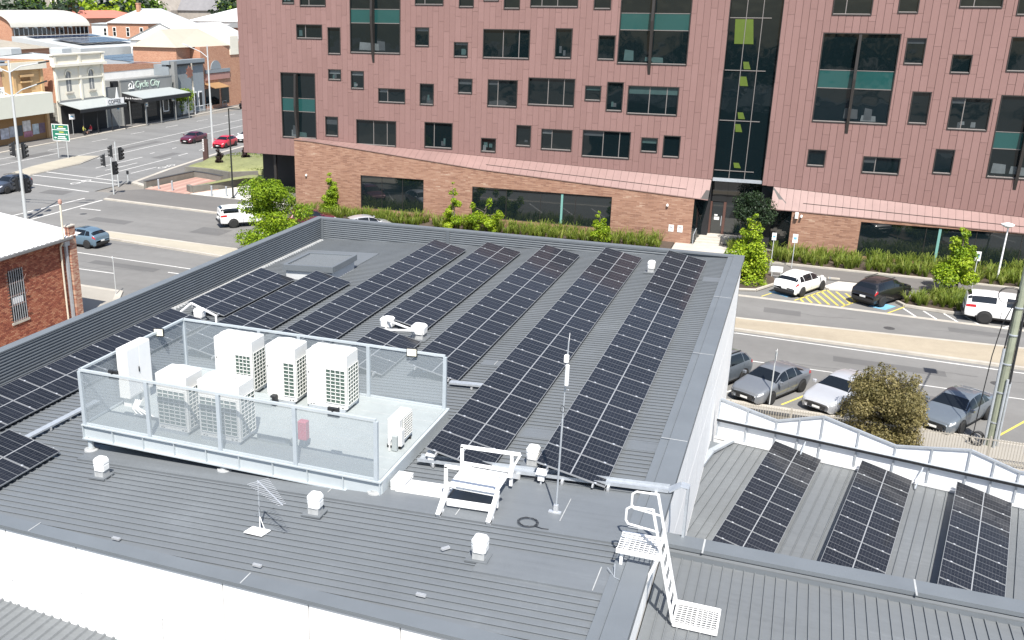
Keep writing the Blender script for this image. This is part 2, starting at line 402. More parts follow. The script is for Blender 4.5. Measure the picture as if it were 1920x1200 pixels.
rows = [
 ('rightmost long row of dark solar panels beside the white edge wall', -5.02, 43.73, 20),
 ('long row of solar panels ending at the white steel step stile', -7.86, 43.72, 20),
 ('row of solar panels third from the right, ending right of the plant platform', -10.71, 43.70, 15),
 ('row of solar panels whose near end has two white cowls below it', -13.55, 43.68, 11),
 ('short block of solar panels behind the mesh screen, below the two white cowls', -13.2, 29.72, 3),
 ('long row of solar panels running behind the tall white outdoor units', -16.28, 43.66, 15),
 ('row of solar panels starting next to the grey roof hatch', -19.17, 36.62, 9),
 ('short row of five solar panels by the left parapet near the hatch', -21.87, 36.5, 5),
 ('row of solar panels along the ribbed left parapet, beside the plant platform', -22.0, 29.85, 12),
 ('small block of solar panels at the left picture edge below the platform', -19.2, 18.45, 3)]
for lab, xl, yt, n in rows:
    xr = xl+C115; solar_row(lab, xr, rz_(xr, .15), yt, n)
# ================================================================ plant platform
M_DECK = mat('platform_deck', (.31, .34, .34), .6, var=.1, scale=3, coords='World')
M_BEAM = mat('galv_beam', (.44, .48, .50), .5, metal=.1, var=.08, scale=2, coords='World')
M_POST = mat('screen_post', (.36, .40, .43), .5, var=.06)
def mesh_mat(name, col, cover, cell=.03):
    t = NT(name); g = t.node('ShaderNodeNewGeometry')
    tr = t.node('ShaderNodeBsdfTransparent'); mx = t.node('ShaderNodeMixShader')
    n = t.noise(g.outputs['Position'], 30.0, 3)
    f = t.math('ADD', cover-.14, t.math('MULTIPLY', n, .28))
    t.b.inputs['Base Color'].default_value = (*col, 1); t.b.inputs['Roughness'].default_value = .6
    out = t.n.nodes['Material Output']; t.link(f, mx.inputs[0]); t.link(tr.outputs[0], mx.inputs[1]); t.link(t.b.outputs[0], mx.inputs[2]); t.link(mx.outputs[0], out.inputs['Surface'])
    return t.m
M_MESH = mesh_mat('perforated_screen', (.30, .34, .365), .50)
PX0, PX1, PY0, PY1, PZ = -17.0, -8.35, 18.87, 23.57, 7.48
pf = thing('plant_platform', 'raised grey steel platform with perforated screens carrying the white outdoor units', 'platform', (PX0, PY0, rz_(PX0)))
o = pf.location
def L_(mb):
    mb.v = [(p[0]-o[0], p[1]-o[1], p[2]-o[2]) for p in mb.v]; return mb
L_(MB().box(PX0+.03, PX1-.03, PY0+.03, PY1-.03, PZ-.06, PZ)).build('deck', M_DECK, pf)
for y in [PY0+.62*i for i in range(1, 8)]:
    L_(MB().box(PX0+.03, PX1-.03, y, y+.012, PZ, PZ+.004)).build('deck_joint', M_SEAL, pf)
def channel(y, s):
    mb = MB(); mb.box(PX0-.05, PX1+.06, min(y, y+s*.1), max(y, y+s*.1), PZ-.025, PZ+.012); mb.box(PX0-.05, PX1+.06, min(y, y+s*.11), max(y, y+s*.11), PZ-.42, PZ-.385); mb.box(PX0-.04, PX1+.05, min(y+s*.075, y+s*.09), max(y+s*.075, y+s*.09), PZ-.385, PZ-.025)
    L_(mb).build('edge_beam', M_BEAM, pf)
    n = 9
    for i in range(n+1):
        x = PX0-.03+(PX1-PX0+.04)*i/n
        L_(MB().box(x, x+.02, min(y+s*.01, y+s*.074), max(y+s*.01, y+s*.074), PZ-.384, PZ-.026)).build('stiffener', M_BEAM, pf)
channel(PY0-.06, 1); channel(PY1+.06, -1)
for x, s in ((PX0-.05, 1), (PX1+.06, -1)):
    L_(MB().box(min(x, x+s*.08), max(x, x+s*.08), PY0+.06, PY1-.06, PZ-.36, PZ-.002)).build('edge_beam', M_BEAM, pf)
for x in (-16.9, -12.7, -8.5):
    for y in (18.95, 23.45):
        zb = rz_(x)
        L_(MB().tube((x, y, zb+.03), (x, y, PZ-.385), .08, 10)).build('leg', M_BEAM, pf)
        L_(MB().lathe([(.2, .0), (.19, .05), (.11, .06), (.1, .10)], 12, (x, y, zb+.03))).build('leg_boot', M_SEAL, pf)
ZR = 9.02
FX = [-16.95, -14.86, -12.72, -10.58, -8.43]
BX = [-16.95, -14.3, -12.97, -10.75, -8.43]
def post(x, y): L_(MB().box(x-.05, x+.05, y-.04, y+.04, PZ+.013, ZR)).build('post', M_POST, pf)
for x in FX: post(x, PY0+.0)
for x in BX: post(x, PY1-.0)
post(-16.95, 21.2)
def screen(a, b):
    (xa, ya), (xb, yb) = a, b
    d = Vector((xb-xa, yb-ya, 0)).normalized()
    mb = MB(); mb.quad((xa+d.x*.05, ya+d.y*.05, PZ+.06), (xb-d.x*.05, yb-d.y*.05, PZ+.06), (xb-d.x*.05, yb-d.y*.05, ZR-.02), (xa+d.x*.05, ya+d.y*.05, ZR-.02))
    L_(mb).build('mesh_screen', M_MESH, pf)
    L_(MB().bar((xa, ya, ZR+.03), (xb, yb, ZR+.03), .07, .06)).build('top_rail', M_BEAM, pf)
    L_(MB().bar((xa+d.x*.06, ya+d.y*.06, PZ+.045), (xb-d.x*.06, yb-d.y*.06, PZ+.045), .04, .05)).build('bottom_rail', M_BEAM, pf)
for q in (FX, BX):
    y = PY0 if q is FX else PY1
    for a, b in zip(q, q[1:]): screen((a, y), (b, y))
screen((-16.95, PY0), (-16.95, 21.2)); screen((-16.95, 21.2), (-16.95, PY1))
# ---- outdoor units
M_UNIT = mat('unit_enamel', (.70, .70, .675), .45, var=.025, scale=2)
M_FIN = mat('condenser_fins', (.09, .135, .115), .5, metal=.3, var=.2, scale=30)
M_GUARD = mat('fan_guard', (.66, .65, .62), .5, var=.05)
def grille(parent, p0, du, dv, nu, nv, nrm):
    """dark coil panel with a white bar grid in front; p0 corner, du/dv edges, nrm outwards"""
    p0, du, dv, nrm = map(Vector, (p0, du, dv, nrm))
    q = [p0+nrm*.003, p0+du+nrm*.003, p0+du+dv+nrm*.003, p0+dv+nrm*.003]
    mb = MB(); mb.prism(q, nrm*.006); mb.build('coil', M_FIN, parent)
    mb = MB(); o_ = nrm*.022
    for i in range(nu+1): a = p0+du*i/nu+o_; mb.bar(a, a+dv, .016, .016, nrm)
    for j in range(nv+1): a = p0+dv*j/nv+o_; mb.bar(a, a+du, .016, .016, nrm)
    mb.build('guard_grid', M_UNIT, parent)
def tall_unit(label, x0, x1, y0, y1, z1, gf, nf, fans):
    t = thing('outdoor_unit', label, 'air conditioner', (x0, y0, PZ), 0, 'tall white outdoor units on the platform')
    W, D, Hh = x1-x0, y1-y0, z1-PZ
    for a, b in ((.0, .0), (0, D-.08)):
        MB().box(.05, W-.05, b, b+.08, 0.0, .1).build('base_rail', M_GALV, t)
    MB().bbox(0, W, 0, D, .1, Hh, .025).build('casing', M_UNIT, t)
    # front cover seams
    for xx in ([W*.5] if W > 1.1 else []):
        MB().box(xx-.003, xx+.003, -.003, -.0005, .2, Hh-.06).build('panel_seam', M_JOINT, t)
    MB().box(.02, W-.02, -.003, -.0005, Hh-.42, Hh-.414).build('panel_seam', M_JOINT, t)
    MB().box(.02, W-.02, -.003, -.0005, .17, .176).build('panel_seam', M_JOINT, t)
    grille(t, (W*gf[0], 0, .26), (W*(gf[1]-gf[0]), 0, 0), (0, 0, Hh*.58), nf, 9, (0, -1, 0))
    grille(t, (W, .07, .2), (0, D-.12, 0), (0, 0, Hh*.66), 4, 10, (1, 0, 0))
    MB().box(W*.06, W*.08, -.012, -.0005, Hh*.62, Hh*.645).build('latch', M_BLACK, t)
    for xx in (.09, .16):
        MB().box(W*xx, W*xx+.05, -.004, -.0005, .12, .145).build('knockout', M_BLACK, t)
    for xx in (.78, .88):
        MB().box(W*xx, W*xx+.06, -.004, -.0005, .12, .145).build('knockout', M_BLACK, t)
    for k in range(fans):
        c = (W*(k+.5)/fans, D*.5, Hh); r = min(W/fans, D)*.42
        g = MB(); g.lathe([(r, 0), (r+.02, .03), (r-.02, .05), (r-.03, .0)], 24, c)
        f = g.build('fan_ring', M_UNIT, t)
        g = MB(); g.lathe([(r-.05, .004), (r-.05, .008)], 24, c); g.build('fan_well', M_GUARD, f)
        g = MB()
        for i in range(12):
            a = PI*i/12; g.bar((c[0]-r*math.cos(a), c[1]-r*math.sin(a), Hh+.035), (c[0]+r*math.cos(a), c[1]+r*math.sin(a), Hh+.035), .008, .008)
        for rr in (.35, .6, .85):
            pts = [(c[0]+r*rr*math.cos(2*PI*i/20), c[1]+r*rr*math.sin(2*PI*i/20), Hh+.038) for i in range(21)]
            for a, b in zip(pts, pts[1:]): g.bar(a, b, .008, .008)
        g.build('fan_guard', M_GUARD, f)
    return t
tall_unit('wide tall white outdoor unit at the left of the back row of three', -15.02, -13.78, 22.24, 23.0, 9.17, (.58, .97), 4, 2)
tall_unit('narrow tall white outdoor unit in the middle of the back row', -13.3, -12.37, 22.19, 22.96, 9.17, (.62, .97), 2, 1)
tall_unit('wide tall white outdoor unit nearest the right end of the back row', -12.04, -10.8, 22.22, 22.98, 9.17, (.5, .97), 4, 2)
tall_unit('narrow tall white outdoor unit behind the front mesh screen, beside the white cabinet', -14.9, -13.96, 19.3, 20.07, 9.12, (.06, .95), 5, 1)
tall_unit('wide tall white outdoor unit behind the front mesh screen, right of the narrow one', -13.62, -12.4, 19.3, 20.07, 9.12, (.06, .95), 6, 2)
# small split unit at the open right end, fan side towards the camera right
t = thing('split_unit', 'small white split air conditioner unit standing alone at the open right end', 'air conditioner', (-8.93, 20.62, PZ))
for y in (.05, .72): MB().box(0, .38, y, y+.06, 0, .1).build('foot', M_BLACK, t)
MB().bbox(.03, .36, 0, .86, .1, .82, .02).build('casing', M_UNIT, t)
grille(t, (.36, .22, .2), (0, .6, 0), (0, 0, .56), 6, 8, (1, 0, 0))
MB().bbox(.36, .43, -.01, .2, .12, .55, .015).build('service_cover', M_UNIT, t)
MB().bbox(.2, .34, -.12, -.002, .02, .42, .01).build('conduit_cover', M_DECK, t)
MB().path([(.15, -.02, .3), (.15, -.12, .28), (.15, -.14, .05), (.15, -.14, .012)], .02).build('pipe', M_UNIT, t)
# tall electrical cabinet at the left screen
t = thing('electrical_cabinet', 'tall flat white electrical cabinet beside the left screen', 'cabinet', (-16.85, 20.2, PZ))
MB().bbox(.02, .36, .0, 1.08, .3, 1.74, .02).build('body', M_UNIT, t)
MB().box(.36, .364, .03, .53, .34, 1.7).build('door', M_WPAINT, t); MB().box(.36, .364, .55, 1.05, .34, 1.7).build('door', M_WPAINT, t)
MB().box(.366, .385, .48, .51, .95, 1.1).build('handle', M_BLACK, t)
MB().bbox(.04, .30, .12, .5, .0, .29, .01).build('plinth', M_UNIT, t); MB().bbox(.04, .30, .62, 1.0, .0, .29, .01).build('plinth', M_UNIT, t)
t = thing('pipe_bundle', 'bundle of white pipes running over the deck from the white cabinet', 'pipes', (-16.5, 19.6, PZ))
for i in range(4):
    MB().path([(.1+.06*i, .75, .25), (.12+.06*i, .55, .06+.02*i), (.5+.2*i, .25, .05), (.9+.25*i, .25, .05)], .022).build('pipe', M_UNIT, t)
t = thing('pipe_duct', 'grey pipe duct on the deck in front of the middle outdoor unit', 'duct', (-13.8, 21.75, PZ))
MB().bbox(0, .85, 0, .35, .0, .26, .02).build('cover', M_DECK, t); MB().bbox(.78, .95, .12, .3, .02, .32, .02).build('connector', M_BLACK, t)
t = thing('floor_box', 'flat grey box lying on the deck behind the front screen', 'duct', (-12.2, 19.75, PZ))
MB().bbox(0, .95, 0, .55, .0, .2, .02).build('cover', M_DECK, t); MB().box(.1, .85, -.004, -.0005, .05, .15).build('label_plate', M_GALV, t)
t = thing('warning_box', 'pinkish red fire cabinet on a post behind the front screen', 'fire cabinet', (-11.0, 19.75, PZ))
M_RED = mat('faded_red', (.38, .08, .12), .5, var=.1)
MB().bbox(0, .24, 0, .2, .25, .75, .02).build('box', M_RED, t); MB().box(.09, .14, .08, .13, 0, .25).build('stand', M_POST, t)
# flood lights clamped to the top rail
M_LAMPGL = mat('lamp_glass', (.75, .73, .6), .3, var=.03)
def flood(label, x, y, face):
    t = thing('flood_light', label, 'flood light', (x, y, ZR+.06), face, 'flood lights on the platform rail')
    MB().box(-.02, .02, -.02, .02, 0, .08).build('bracket', M_BLACK, t)
    MB().bbox(-.15, .15, -.09, -.02, -.16, .09, .012).build('housing', M_BLACK, t)
    MB().box(-.13, .13, -.096, -.0905, -.13, .07).build('lens', M_LAMPGL, t)
flood('flood light on the left rail of the platform above the white cabinet', -16.9, 22.3, PI*.0+.25)
flood('black flood light on the front rail near its left corner', -15.9, PY0, PI)
flood('black flood light on the front rail below the right outdoor unit', -9.55, PY0, PI)
flood('pale flood light on the back rail at the right', -9.4, PY1, .15)
# ================================================================ roof cowls
M_COWL = mat('cowl_white', (.80, .80, .78), .4, var=.03)
def cowl(label, x, y, s=.5, base=.12):
    t = thing('roof_cowl', label, 'roof vent', (x, y, rz_(x, .04)), 0, 'white roof cowls')
    a = s*.62
    MB().hex8([(-a*1.5,-a*1.2,-.03),(a*1.2,-a*1.2,.0),(a*1.2,a*1.1,.0),(-a*1.5,a*1.1,-.03)],[(-a*1.5,-a*1.2,.012),(a*1.2,-a*1.2,.04),(a*1.2,a*1.1,.04),(-a*1.5,a*1.1,.012)]).build('flashing', M_ROOF, t)
    MB().box(-a*.72, a*.72, -a*.72, a*.72, .012, base+.1).build('curb', M_SEAL, t)
    mb = MB(); r = s*.72; prof = [(r*.84, base+.06), (r*.9, base+.08), (r*.92, base+.22), (r*.86, base+.235), (r*.86, base+.25), (r*.95, base+.265), (r*.93, base+.33), (r*.72, base+.39), (r*.3, base+.42), (.02, base+.422)]
    vs = []; n = 16
    def sq(th):
        c, s_ = math.cos(th), math.sin(th); k = 1/max(abs(c), abs(s_)); return min(k, 1.22)
    g = MB(); N = n; vv = []
    for rr, zz in prof:
        for i in range(N):
            th = 2*PI*(i+.5)/N; k = sq(th)*.82; vv.append((rr*k*math.cos(th), rr*k*math.sin(th), zz))
    ff = []
    for k in range(len(prof)-1):
        for i in range(N): j = (i+1) % N; ff.append((k*N+i, k*N+j, k*N+N+j, k*N+N+i))
    ff.append(tuple(range((len(prof)-1)*N, len(prof)*N)))
    g.add(vv, ff); g.build('cap', M_COWL, t)
    g = MB(); g.box(-a*.74, a*.74, -a*.74, a*.74, base+.1, base+.15); g.build('throat', M_BLACK, t)
    return t
cowl('white roof cowl below the left corner of the plant platform', -15.55, 17.72, .29)
cowl('white roof cowl just right of the small television antenna', -9.4, 17.6, .29)
cowl('white roof cowl standing alone between the antenna and the roof ladder', -5.2, 16.9, .29)
cowl('larger white cowl at the near end of the fourth solar row, right of its pair', -11.85, 30.35, .46, .14)
cowl('white cowl left of the larger one at the near end of the fourth solar row', -13.35, 31.0, .44, .1)
cowl('white cowl between the two short solar rows by the left parapet', -21.05, 30.35, .36, .06)
cowl('white cowl beside the far end of the rightmost solar row', -5.45, 41.6, .29)
cowl('white cowl half hidden by the near end of the rightmost solar row', -5.32, 21.55, .29)
# ================================================================ cable trays and supports
t = thing('cable_tray', 'long galvanised cable tray crossing the roof at the near ends of the solar rows', 'cable tray', (-8.1, 20.82, rz_(-8.1, .05)))
mb = MB(); mb.bar((0, 0, .1), (6.2, .12, .1+6.2*TS), .28, .02); mb.bar((0, -.14, .13), (6.2, -.02, .13+6.2*TS), .012, .09); mb.bar((0, .14, .13), (6.2, .26, .13+6.2*TS), .012, .09); mb.build('tray', M_GALV, t)
for i in range(6): MB().box(.4+i*1.1, .46+i*1.1, -.16, .2, (.4+i*1.1)*TS-.02, .085+(.4+i*1.1)*TS).build('support', M_ALU, t)
mb = MB(); mb.bar((6.2, .12, .1+6.2*TS), (6.45, .16, .26+6.2*TS), .28, .03); mb.bar((6.45, .16, .26+6.2*TS), (6.6, .16, .24+6.2*TS), .28, .03); mb.bar((6.62, .16, .25+6.2*TS), (6.62, .16, -4.6), .28, .06, (1, 0, 0)); mb.build('drop', M_GALV, t)
t = thing('cable_tray', 'galvanised cable tray between the left solar rows and the platform', 'cable tray', (-19.1, 18.6, rz_(-19.1, .05)))
mb = MB(); mb.bar((0, 0, .1), (.1, 3.2, .1), .2, .05); mb.build('tray', M_GALV, t)
for i in range(4): MB().box(-.08, .14, .3+i*.8, .36+i*.8, -.02, .075).build('support', M_ALU, t)
t = thing('cable_tray', 'short galvanised cable tray between the third and second solar rows from the right', 'cable tray', (-9.0, 26.2, rz_(-9.0, .05)))
mb = MB(); mb.bar((-.2, 0, .1), (1.35, .02, .1+1.5*TS), .22, .06); mb.build('tray', M_GALV, t); MB().box(.5, .56, -.1, .12, 0, .07).build('support', M_ALU, t)
def strut_frame(label, pts, group=None):
    x, y, z = pts[0]
    t = thing('strut_frame', label, 'bracket', (x, y, z), 0, group)
    for a, b in zip(pts, pts[1:]): MB().bar(Vector(a)-Vector(pts[0]), Vector(b)-Vector(pts[0]), .06, .06).build('strut', M_WPAINT, t)
    return t
strut_frame('white strut bracket between the two short rows by the left parapet', [(-21.7, 29.85, rz_(-21.7, .35)), (-21.68, 30.75, rz_(-21.7, .55)), (-20.0, 29.9, rz_(-20, .4)), (-20.0, 29.9, rz_(-20, .04))])
strut_frame('white strut bracket linking the two white cowls', [(-13.3, 30.72, rz_(-13.3, .05)), (-13.28, 30.74, rz_(-13.3, .5)), (-11.85, 29.95, rz_(-11.8, .45)), (-13.3, 30.2, rz_(-13.3, .3))])
for i, (lab, x, y) in enumerate((('small white junction box under the near end of the second solar row', -7.75, 20.75), ('small white junction box under the near end of the rightmost solar row', -4.85, 20.55))):
    t = thing('isolator_box', lab, 'junction box', (x, y, rz_(x, .05)), 0, 'junction boxes at the row ends')
    MB().box(-.02, .02, -.02, .02, 0, .3).build('stem', M_ALU, t); MB().hex8([(-.12,-.1,.28),(.14,-.1,.28),(.14,.1,.34),(-.12,.1,.34)], [(-.12,-.1,.3),(.14,-.1,.3),(.14,.1,.36),(-.12,.1,.36)]).build('shade_plate', M_WPAINT, t); MB().bbox(-.08, .08, -.05, .05, .1, .26, .01).build('box', M_WPAINT, t)
# ================================================================ step-over stile and walkway
t = thing('step_stile', 'white steel step stile with guard rails crossing the cable tray', 'stile', (-6.7, 18.32, rz_(-6.7, .05)))
ox, oy, oz = t.location
def A(x, y, z): return (x-ox, y-oy, z-oz)
DZ = rz_(-6.1, .48)
MB().box(*(-6.66-ox, -5.52-ox), 18.95-oy, 20.05-oy, DZ-.05-oz, DZ-oz).build('deck', M_WPAINT, t)
for x in (-6.66, -5.47):
    for (ya, za), (yb, zb) in (((18.32, rz_(x, .05)), (19.0, DZ)), ((20.75, rz_(x, .05)), (20.0, DZ))):
        MB().bar(A(x, ya, za), A(x, yb, zb), .1, .12).build('leg', M_WPAINT, t)
    MB().bar(A(x, 18.32, rz_(x, .07)), A(x, 18.6, rz_(x, .07)), .1, .05).build('foot', M_WPAINT, t)
for y, s in ((18.93, -1), (20.07, 1)):
    x0, x1 = -6.7, -5.46; zt = 8.17
    for xx in (x0, x1): MB().bar(A(xx, y, DZ-.3), A(xx, y, zt), .07, .07).build('guard_post', M_WPAINT, t)
    MB().bar(A(x0-.03, y, zt), A(x1+.2, y, zt+.05), .07, .07).build('guard_rail', M_WPAINT, t)
    MB().bar(A(x0, y, 7.74), A(x1+.05, y, 7.76), .06, .06).build('guard_rail', M_WPAINT, t)
    MB().bar(A(x1+.2, y, zt+.04), A(x1-.02, y, 7.75), .05, .05).build('guard_brace', M_WPAINT, t)
    MB().bar(A(x0, y, 7.72), A(x0+.25, y, DZ), .04, .04).build('guard_brace', M_WPAINT, t)
MB().bar(A(-6.6, 18.75, rz_(-6.6, .2)), A(-5.5, 18.75, rz_(-5.5, .2)), .05, .16).build('kick_plate', M_WPAINT, t)
t = thing('grating_walkway', 'white grating walkway between the platform and the step stile', 'walkway', (-8.1, 19.15, rz_(-8.1, .05)))
def grating(mb, x0, x1, y0, y1, za, zb, d, sx, sy):
    n = max(2, int((x1-x0)/sx))
    for i in range(n+1):
        x = x0+(x1-x0)*i/n; z = za+(zb-za)*i/n; mb.box(x-.006, x+.006, y0, y1, z-d, z)
    n = max(2, int((y1-y0)/sy))
    for i in range(n+1):
        y = y0+(y1-y0)*i/n; mb.bar((x0, y, za-d/2), (x1, y, zb-d/2), .009, d*.6)
    return mb
grating(MB(), .05, 1.35, .0, .55, .06, .06+1.3*TS, .03, .075, .03).build('grating', M_WPAINT, t)
for y in (.0, .55): MB().bar((.05, y, .04), (1.35, y, .04+1.3*TS), .03, .06).build('edge', M_WPAINT, t)
t = thing('step_block', 'white grating step against the right corner of the platform', 'step', (-8.2, 19.2, rz_(-8.2, .05)))
MB().box(.0, .34, .0, .55, .0, .12).build('riser', M_WPAINT, t); grating(MB(), 0, .36, 0, .56, .24, .25, .03, .06, .03).build('tread', M_WPAINT, t)
for y in (0.0, .54): MB().box(.0, .36, y, y+.02, .12, .22).build('side', M_WPAINT, t)
# ================================================================ roof access ladder
t = thing('access_ladder', 'white steel access ladder with hand loops going down over the right roof edge', 'ladder', (-1.26, 17.57, 6.29))
ox, oy, oz = t.location
for y in (17.6, 18.28):
    MB().bar(A(-1.27, y, 6.3), A(-1.86, y, 8.75), .07, .045).build('stringer', M_WPAINT, t)
    mb = MB(); mb.path([A(-1.86, y, 8.75), A(-2.3, y, 8.73), A(-2.38, y, 8.66), A(-2.38, y, 8.42), A(-2.33, y, 8.34), A(-1.75, y, 8.28)], .024, 8); mb.build('hand_loop', M_WPAINT, t)
for i in range(6):
    z = 6.5+i*.28; x = -1.27-.59*(z-6.3)/2.45
    MB().bar(A(x, 17.64, z), A(x, 18.24, z), .05, .03).build('rung', M_WPAINT, t)
mb = grating(MB(), -2.48-ox, -1.66-ox, 17.45-oy, 18.12-oy, 7.84-oz, 7.84-oz, .03, .1, .075); mb.build('top_platform', M_WPAINT, t)
for y in (17.42, 18.15): MB().bar(A(-2.5, y, 7.8), A(-1.62, y, 7.8), .03, .1).build('platform_edge', M_WPAINT, t)
for y in (17.5, 18.08): MB().box(-2.42-ox, -2.36-ox, y-oy-.03, y-oy+.03, rz_(-2.4, .06)-oz, 7.75-oz).build('platform_leg', M_WPAINT, t)
for y in (17.45, 18.2): MB().bar(A(-1.66, y, 7.78), A(-1.9, y, 7.1), .06, .06).build('wall_bracket', M_WPAINT, t)
mb = grating(MB(), -1.24-ox, -.42-ox, 17.58-oy, 18.36-oy, 6.33-oz, 6.33-oz, .03, .1, .075); mb.build('bottom_platform', M_WPAINT, t)
mb = MB(); 
for a, b in (((-1.26, 17.56), (-.4, 17.56)), ((-1.26, 18.38), (-.4, 18.38)), ((-.4, 17.56), (-.4, 18.38)), ((-1.26, 17.56), (-1.26, 18.38)), ((-.83, 17.56), (-.83, 18.38))): mb.bar(A(*a, 6.29), A(*b, 6.29), .03, .1)
mb.build('bottom_frame', M_WPAINT, t)
# ================================================================ mast, antenna and small roof items
t = thing('aerial_mast', 'tall thin grey mast with white aerial standing near the ladder', 'mast', (-4.17, 19.26, rz_(-4.17, .05)))
MB().tube((0, 0, 0), (.03, 0, 2.3), .022, 8).build('tube', M_GALV, t); MB().tube((.03, 0, 2.3), (.065, 0, 4.12), .015, 8).build('tube', M_GALV, t)
MB().box(-.16, .12, -.05, .05, 0, .03).build('base_plate', M_ALU, t); MB().box(-.05, .05, -.04, .04, .03, .2).build('socket', M_ALU, t)
MB().path([(.06, 0, 3.0), (.14, -.1, 3.05)], .012).build('bracket', M_ALU, t)
MB().bbox(.05, .13, -.14, -.04, 3.15, 3.62, .02).build('aerial', M_WPAINT, t); MB().bbox(.0, .1, -.1, .0, 3.66, 3.82, .015).build('radio_box', M_WPAINT, t)
mb = MB(); mb.tube((.06, 0, 4.0), (.08, 0, 4.3), .007, 6); mb.build('whip', M_WPAINT, t)
pts = [(.02+.05*math.cos(a), -.02, 2.55+.08*math.sin(a)) for a in [2*PI*i/14 for i in range(15)]]
MB().path(pts, .005, 4).build('cable_loop', M_BLACK, t)
t = thing('television_antenna', 'small television antenna on a short pole with a white base plate', 'antenna', (-10.25, 16.45, rz_(-10.25, .045)))
MB().hex8([(-.26,-.18,0),(.2,-.18,0),(.26,.12,0),(-.2,.12,0)], [(-.26,-.18,.02),(.2,-.18,.02),(.26,.12,.02),(-.2,.12,.02)]).build('base_plate', M_WPAINT, t)
MB().tube((0, .1, .02), (0, .1, 1.16), .017, 8).build('pole', M_GALV, t)
for p in ((.2, .0, .02), (.12, -.1, .02)): MB().tube(p, (0, .1, .33), .008, 6).build('brace', M_WPAINT, t)
boom0, boom1 = Vector((-.05, .16, 1.17)), Vector((.95, -.5, 1.1))
MB().bar(boom0, boom1, .02, .02).build('boom', M_ALU, t)
dv = (boom1-boom0).normalized(); pv = Vector((-dv.y, dv.x, 0))
for i in range(16):
    c = boom0+(boom1-boom0)*(i+.5)/16; l = .26-.011*i
    MB().tube(c-pv*l, c+pv*l, .006, 5).build('element', M_ALU, t)
MB().path([(0, .08, .6), (.04, .05, .55), (.05, .06, .5), (.01, .08, .46)], .004, 4).build('coax', M_BLACK, t)
t = thing('cable_coil', 'coil of black cable lying on the roof by the mast', 'cable', (-4.63, 18.58, rz_(-4.63, .075)))
for k in range(3):
    r = .19+.016*k; pts = [(r*math.cos(2*PI*i/28)*(1+.03*k), r*.95*math.sin(2*PI*i/28), .012+.004*((i*7+k*3) % 5)) for i in range(29)]
    MB().path(pts, .006, 5).build('loop', M_BLACK, t)
MB().path([(.18, -.1, .015), (.35, -.14, .01), (.5, -.12, .01)], .01, 5).build('tail', M_BLACK, t)
for lab, x, y, a in (('small metal roof anchor near the front edge, below the left cowl', -13.1, 15.15, 0), ('small metal roof anchor near the front edge, below the antenna', -9.5, 15.15, 0), ('small metal roof anchor near the front edge at the middle', -5.85, 15.2, 0), ('bent metal offcut lying left of the lone cowl', -6.0, 17.0, .9)):
    t = thing('roof_anchor', lab, 'anchor', (x, y, rz_(x, .045)), a, 'small metal bits on the roof')
    MB().box(-.1, .1, -.03, -.012, .0, .05).build('bracket', M_ALU, t); MB().box(-.1, .1, .012, .03, .0, .05).build('bracket', M_ALU, t)
t = thing('wire_bundle', 'stub of thin grey wires at the right roof edge below the ladder', 'wires', (-2.42, 16.95, 7.465))
for a, b in (((0, 0, 0), (-.18, .25, .03)), ((0, 0, 0), (-.05, .3, .12)), ((0, 0, 0), (.12, -.08, .02))): MB().tube(a, b, .008, 5).build('wire', M_GALV, t)
# ================================================================ right-hand wings of the same property
wing = thing('annex_building', 'grey standing seam annex roof in the right foreground below the ladder', 'building', (-1.8, 13.0, 0))
ox, oy, oz = wing.location
mb = MB(); mb.box(-1.86-ox, 12-ox, 12-oy, 20.3-oy, 5.9-oz, 6.19-oz); mb.build('roof_deck', M_ROOF2, wing)
x = -1.62
while x < 11.5:
    MB().box(x-.012-ox, x+.012-ox, 12.2-oy, 20.28-oy, 6.188-oz, 6.228-oz).build('roof_seam', M_ROOF2, wing)
    x += .2265
MB().box(-1.86-ox, 12-ox, 20.3-oy, 20.62-oy, 5.6-oz, 6.30-oz).build('apron_flashing', M_CAP, wing)
MB().box(-1.86-ox, 12-ox, 20.30-oy, 20.42-oy, 6.301-oz, 6.33-oz).build('coping_lip', M_ROOF2, wing)
MB().box(-1.86-ox, 12-ox, 20.44-oy, 20.95-oy, 6.34-oz, 6.44-oz).build('coping', M_CAP, wing)
MB().box(-1.86-ox, 12-ox, 20.5-oy, 20.9-oy, 0, 6.34-oz).build('wall', M_WHITE, wing)
MB().box(-1.8-ox, 12-ox, 12.4-oy, 20.4-oy, 0, 5.89-oz).build('wall', M_WHITE, wing)
for x in (-1.0, 3.4, 7.3): MB().box(x-ox, x+.04-ox, 20.3-oy, 20.96-oy, 6.441-oz, 6.446-oz).build('coping_lap', M_SEAL, wing)
t = thing('roof_anchor', 'small white roof fitting on the annex roof below the ladder landing', 'anchor', (.35, 17.3, 6.19))
MB().box(-.07, .07, -.04, .04, 0, .05).build('bracket', M_WPAINT, t); MB().box(-.02, .02, -.03, .03, .05, .12).build('eye', M_WPAINT, t)
RA = math.radians(-10.2)
low = thing('low_wing', 'low rotated wing with grey ribbed roof, three solar rows and zigzag white screen', 'building', (-1.77, 36.2, 0), RA)
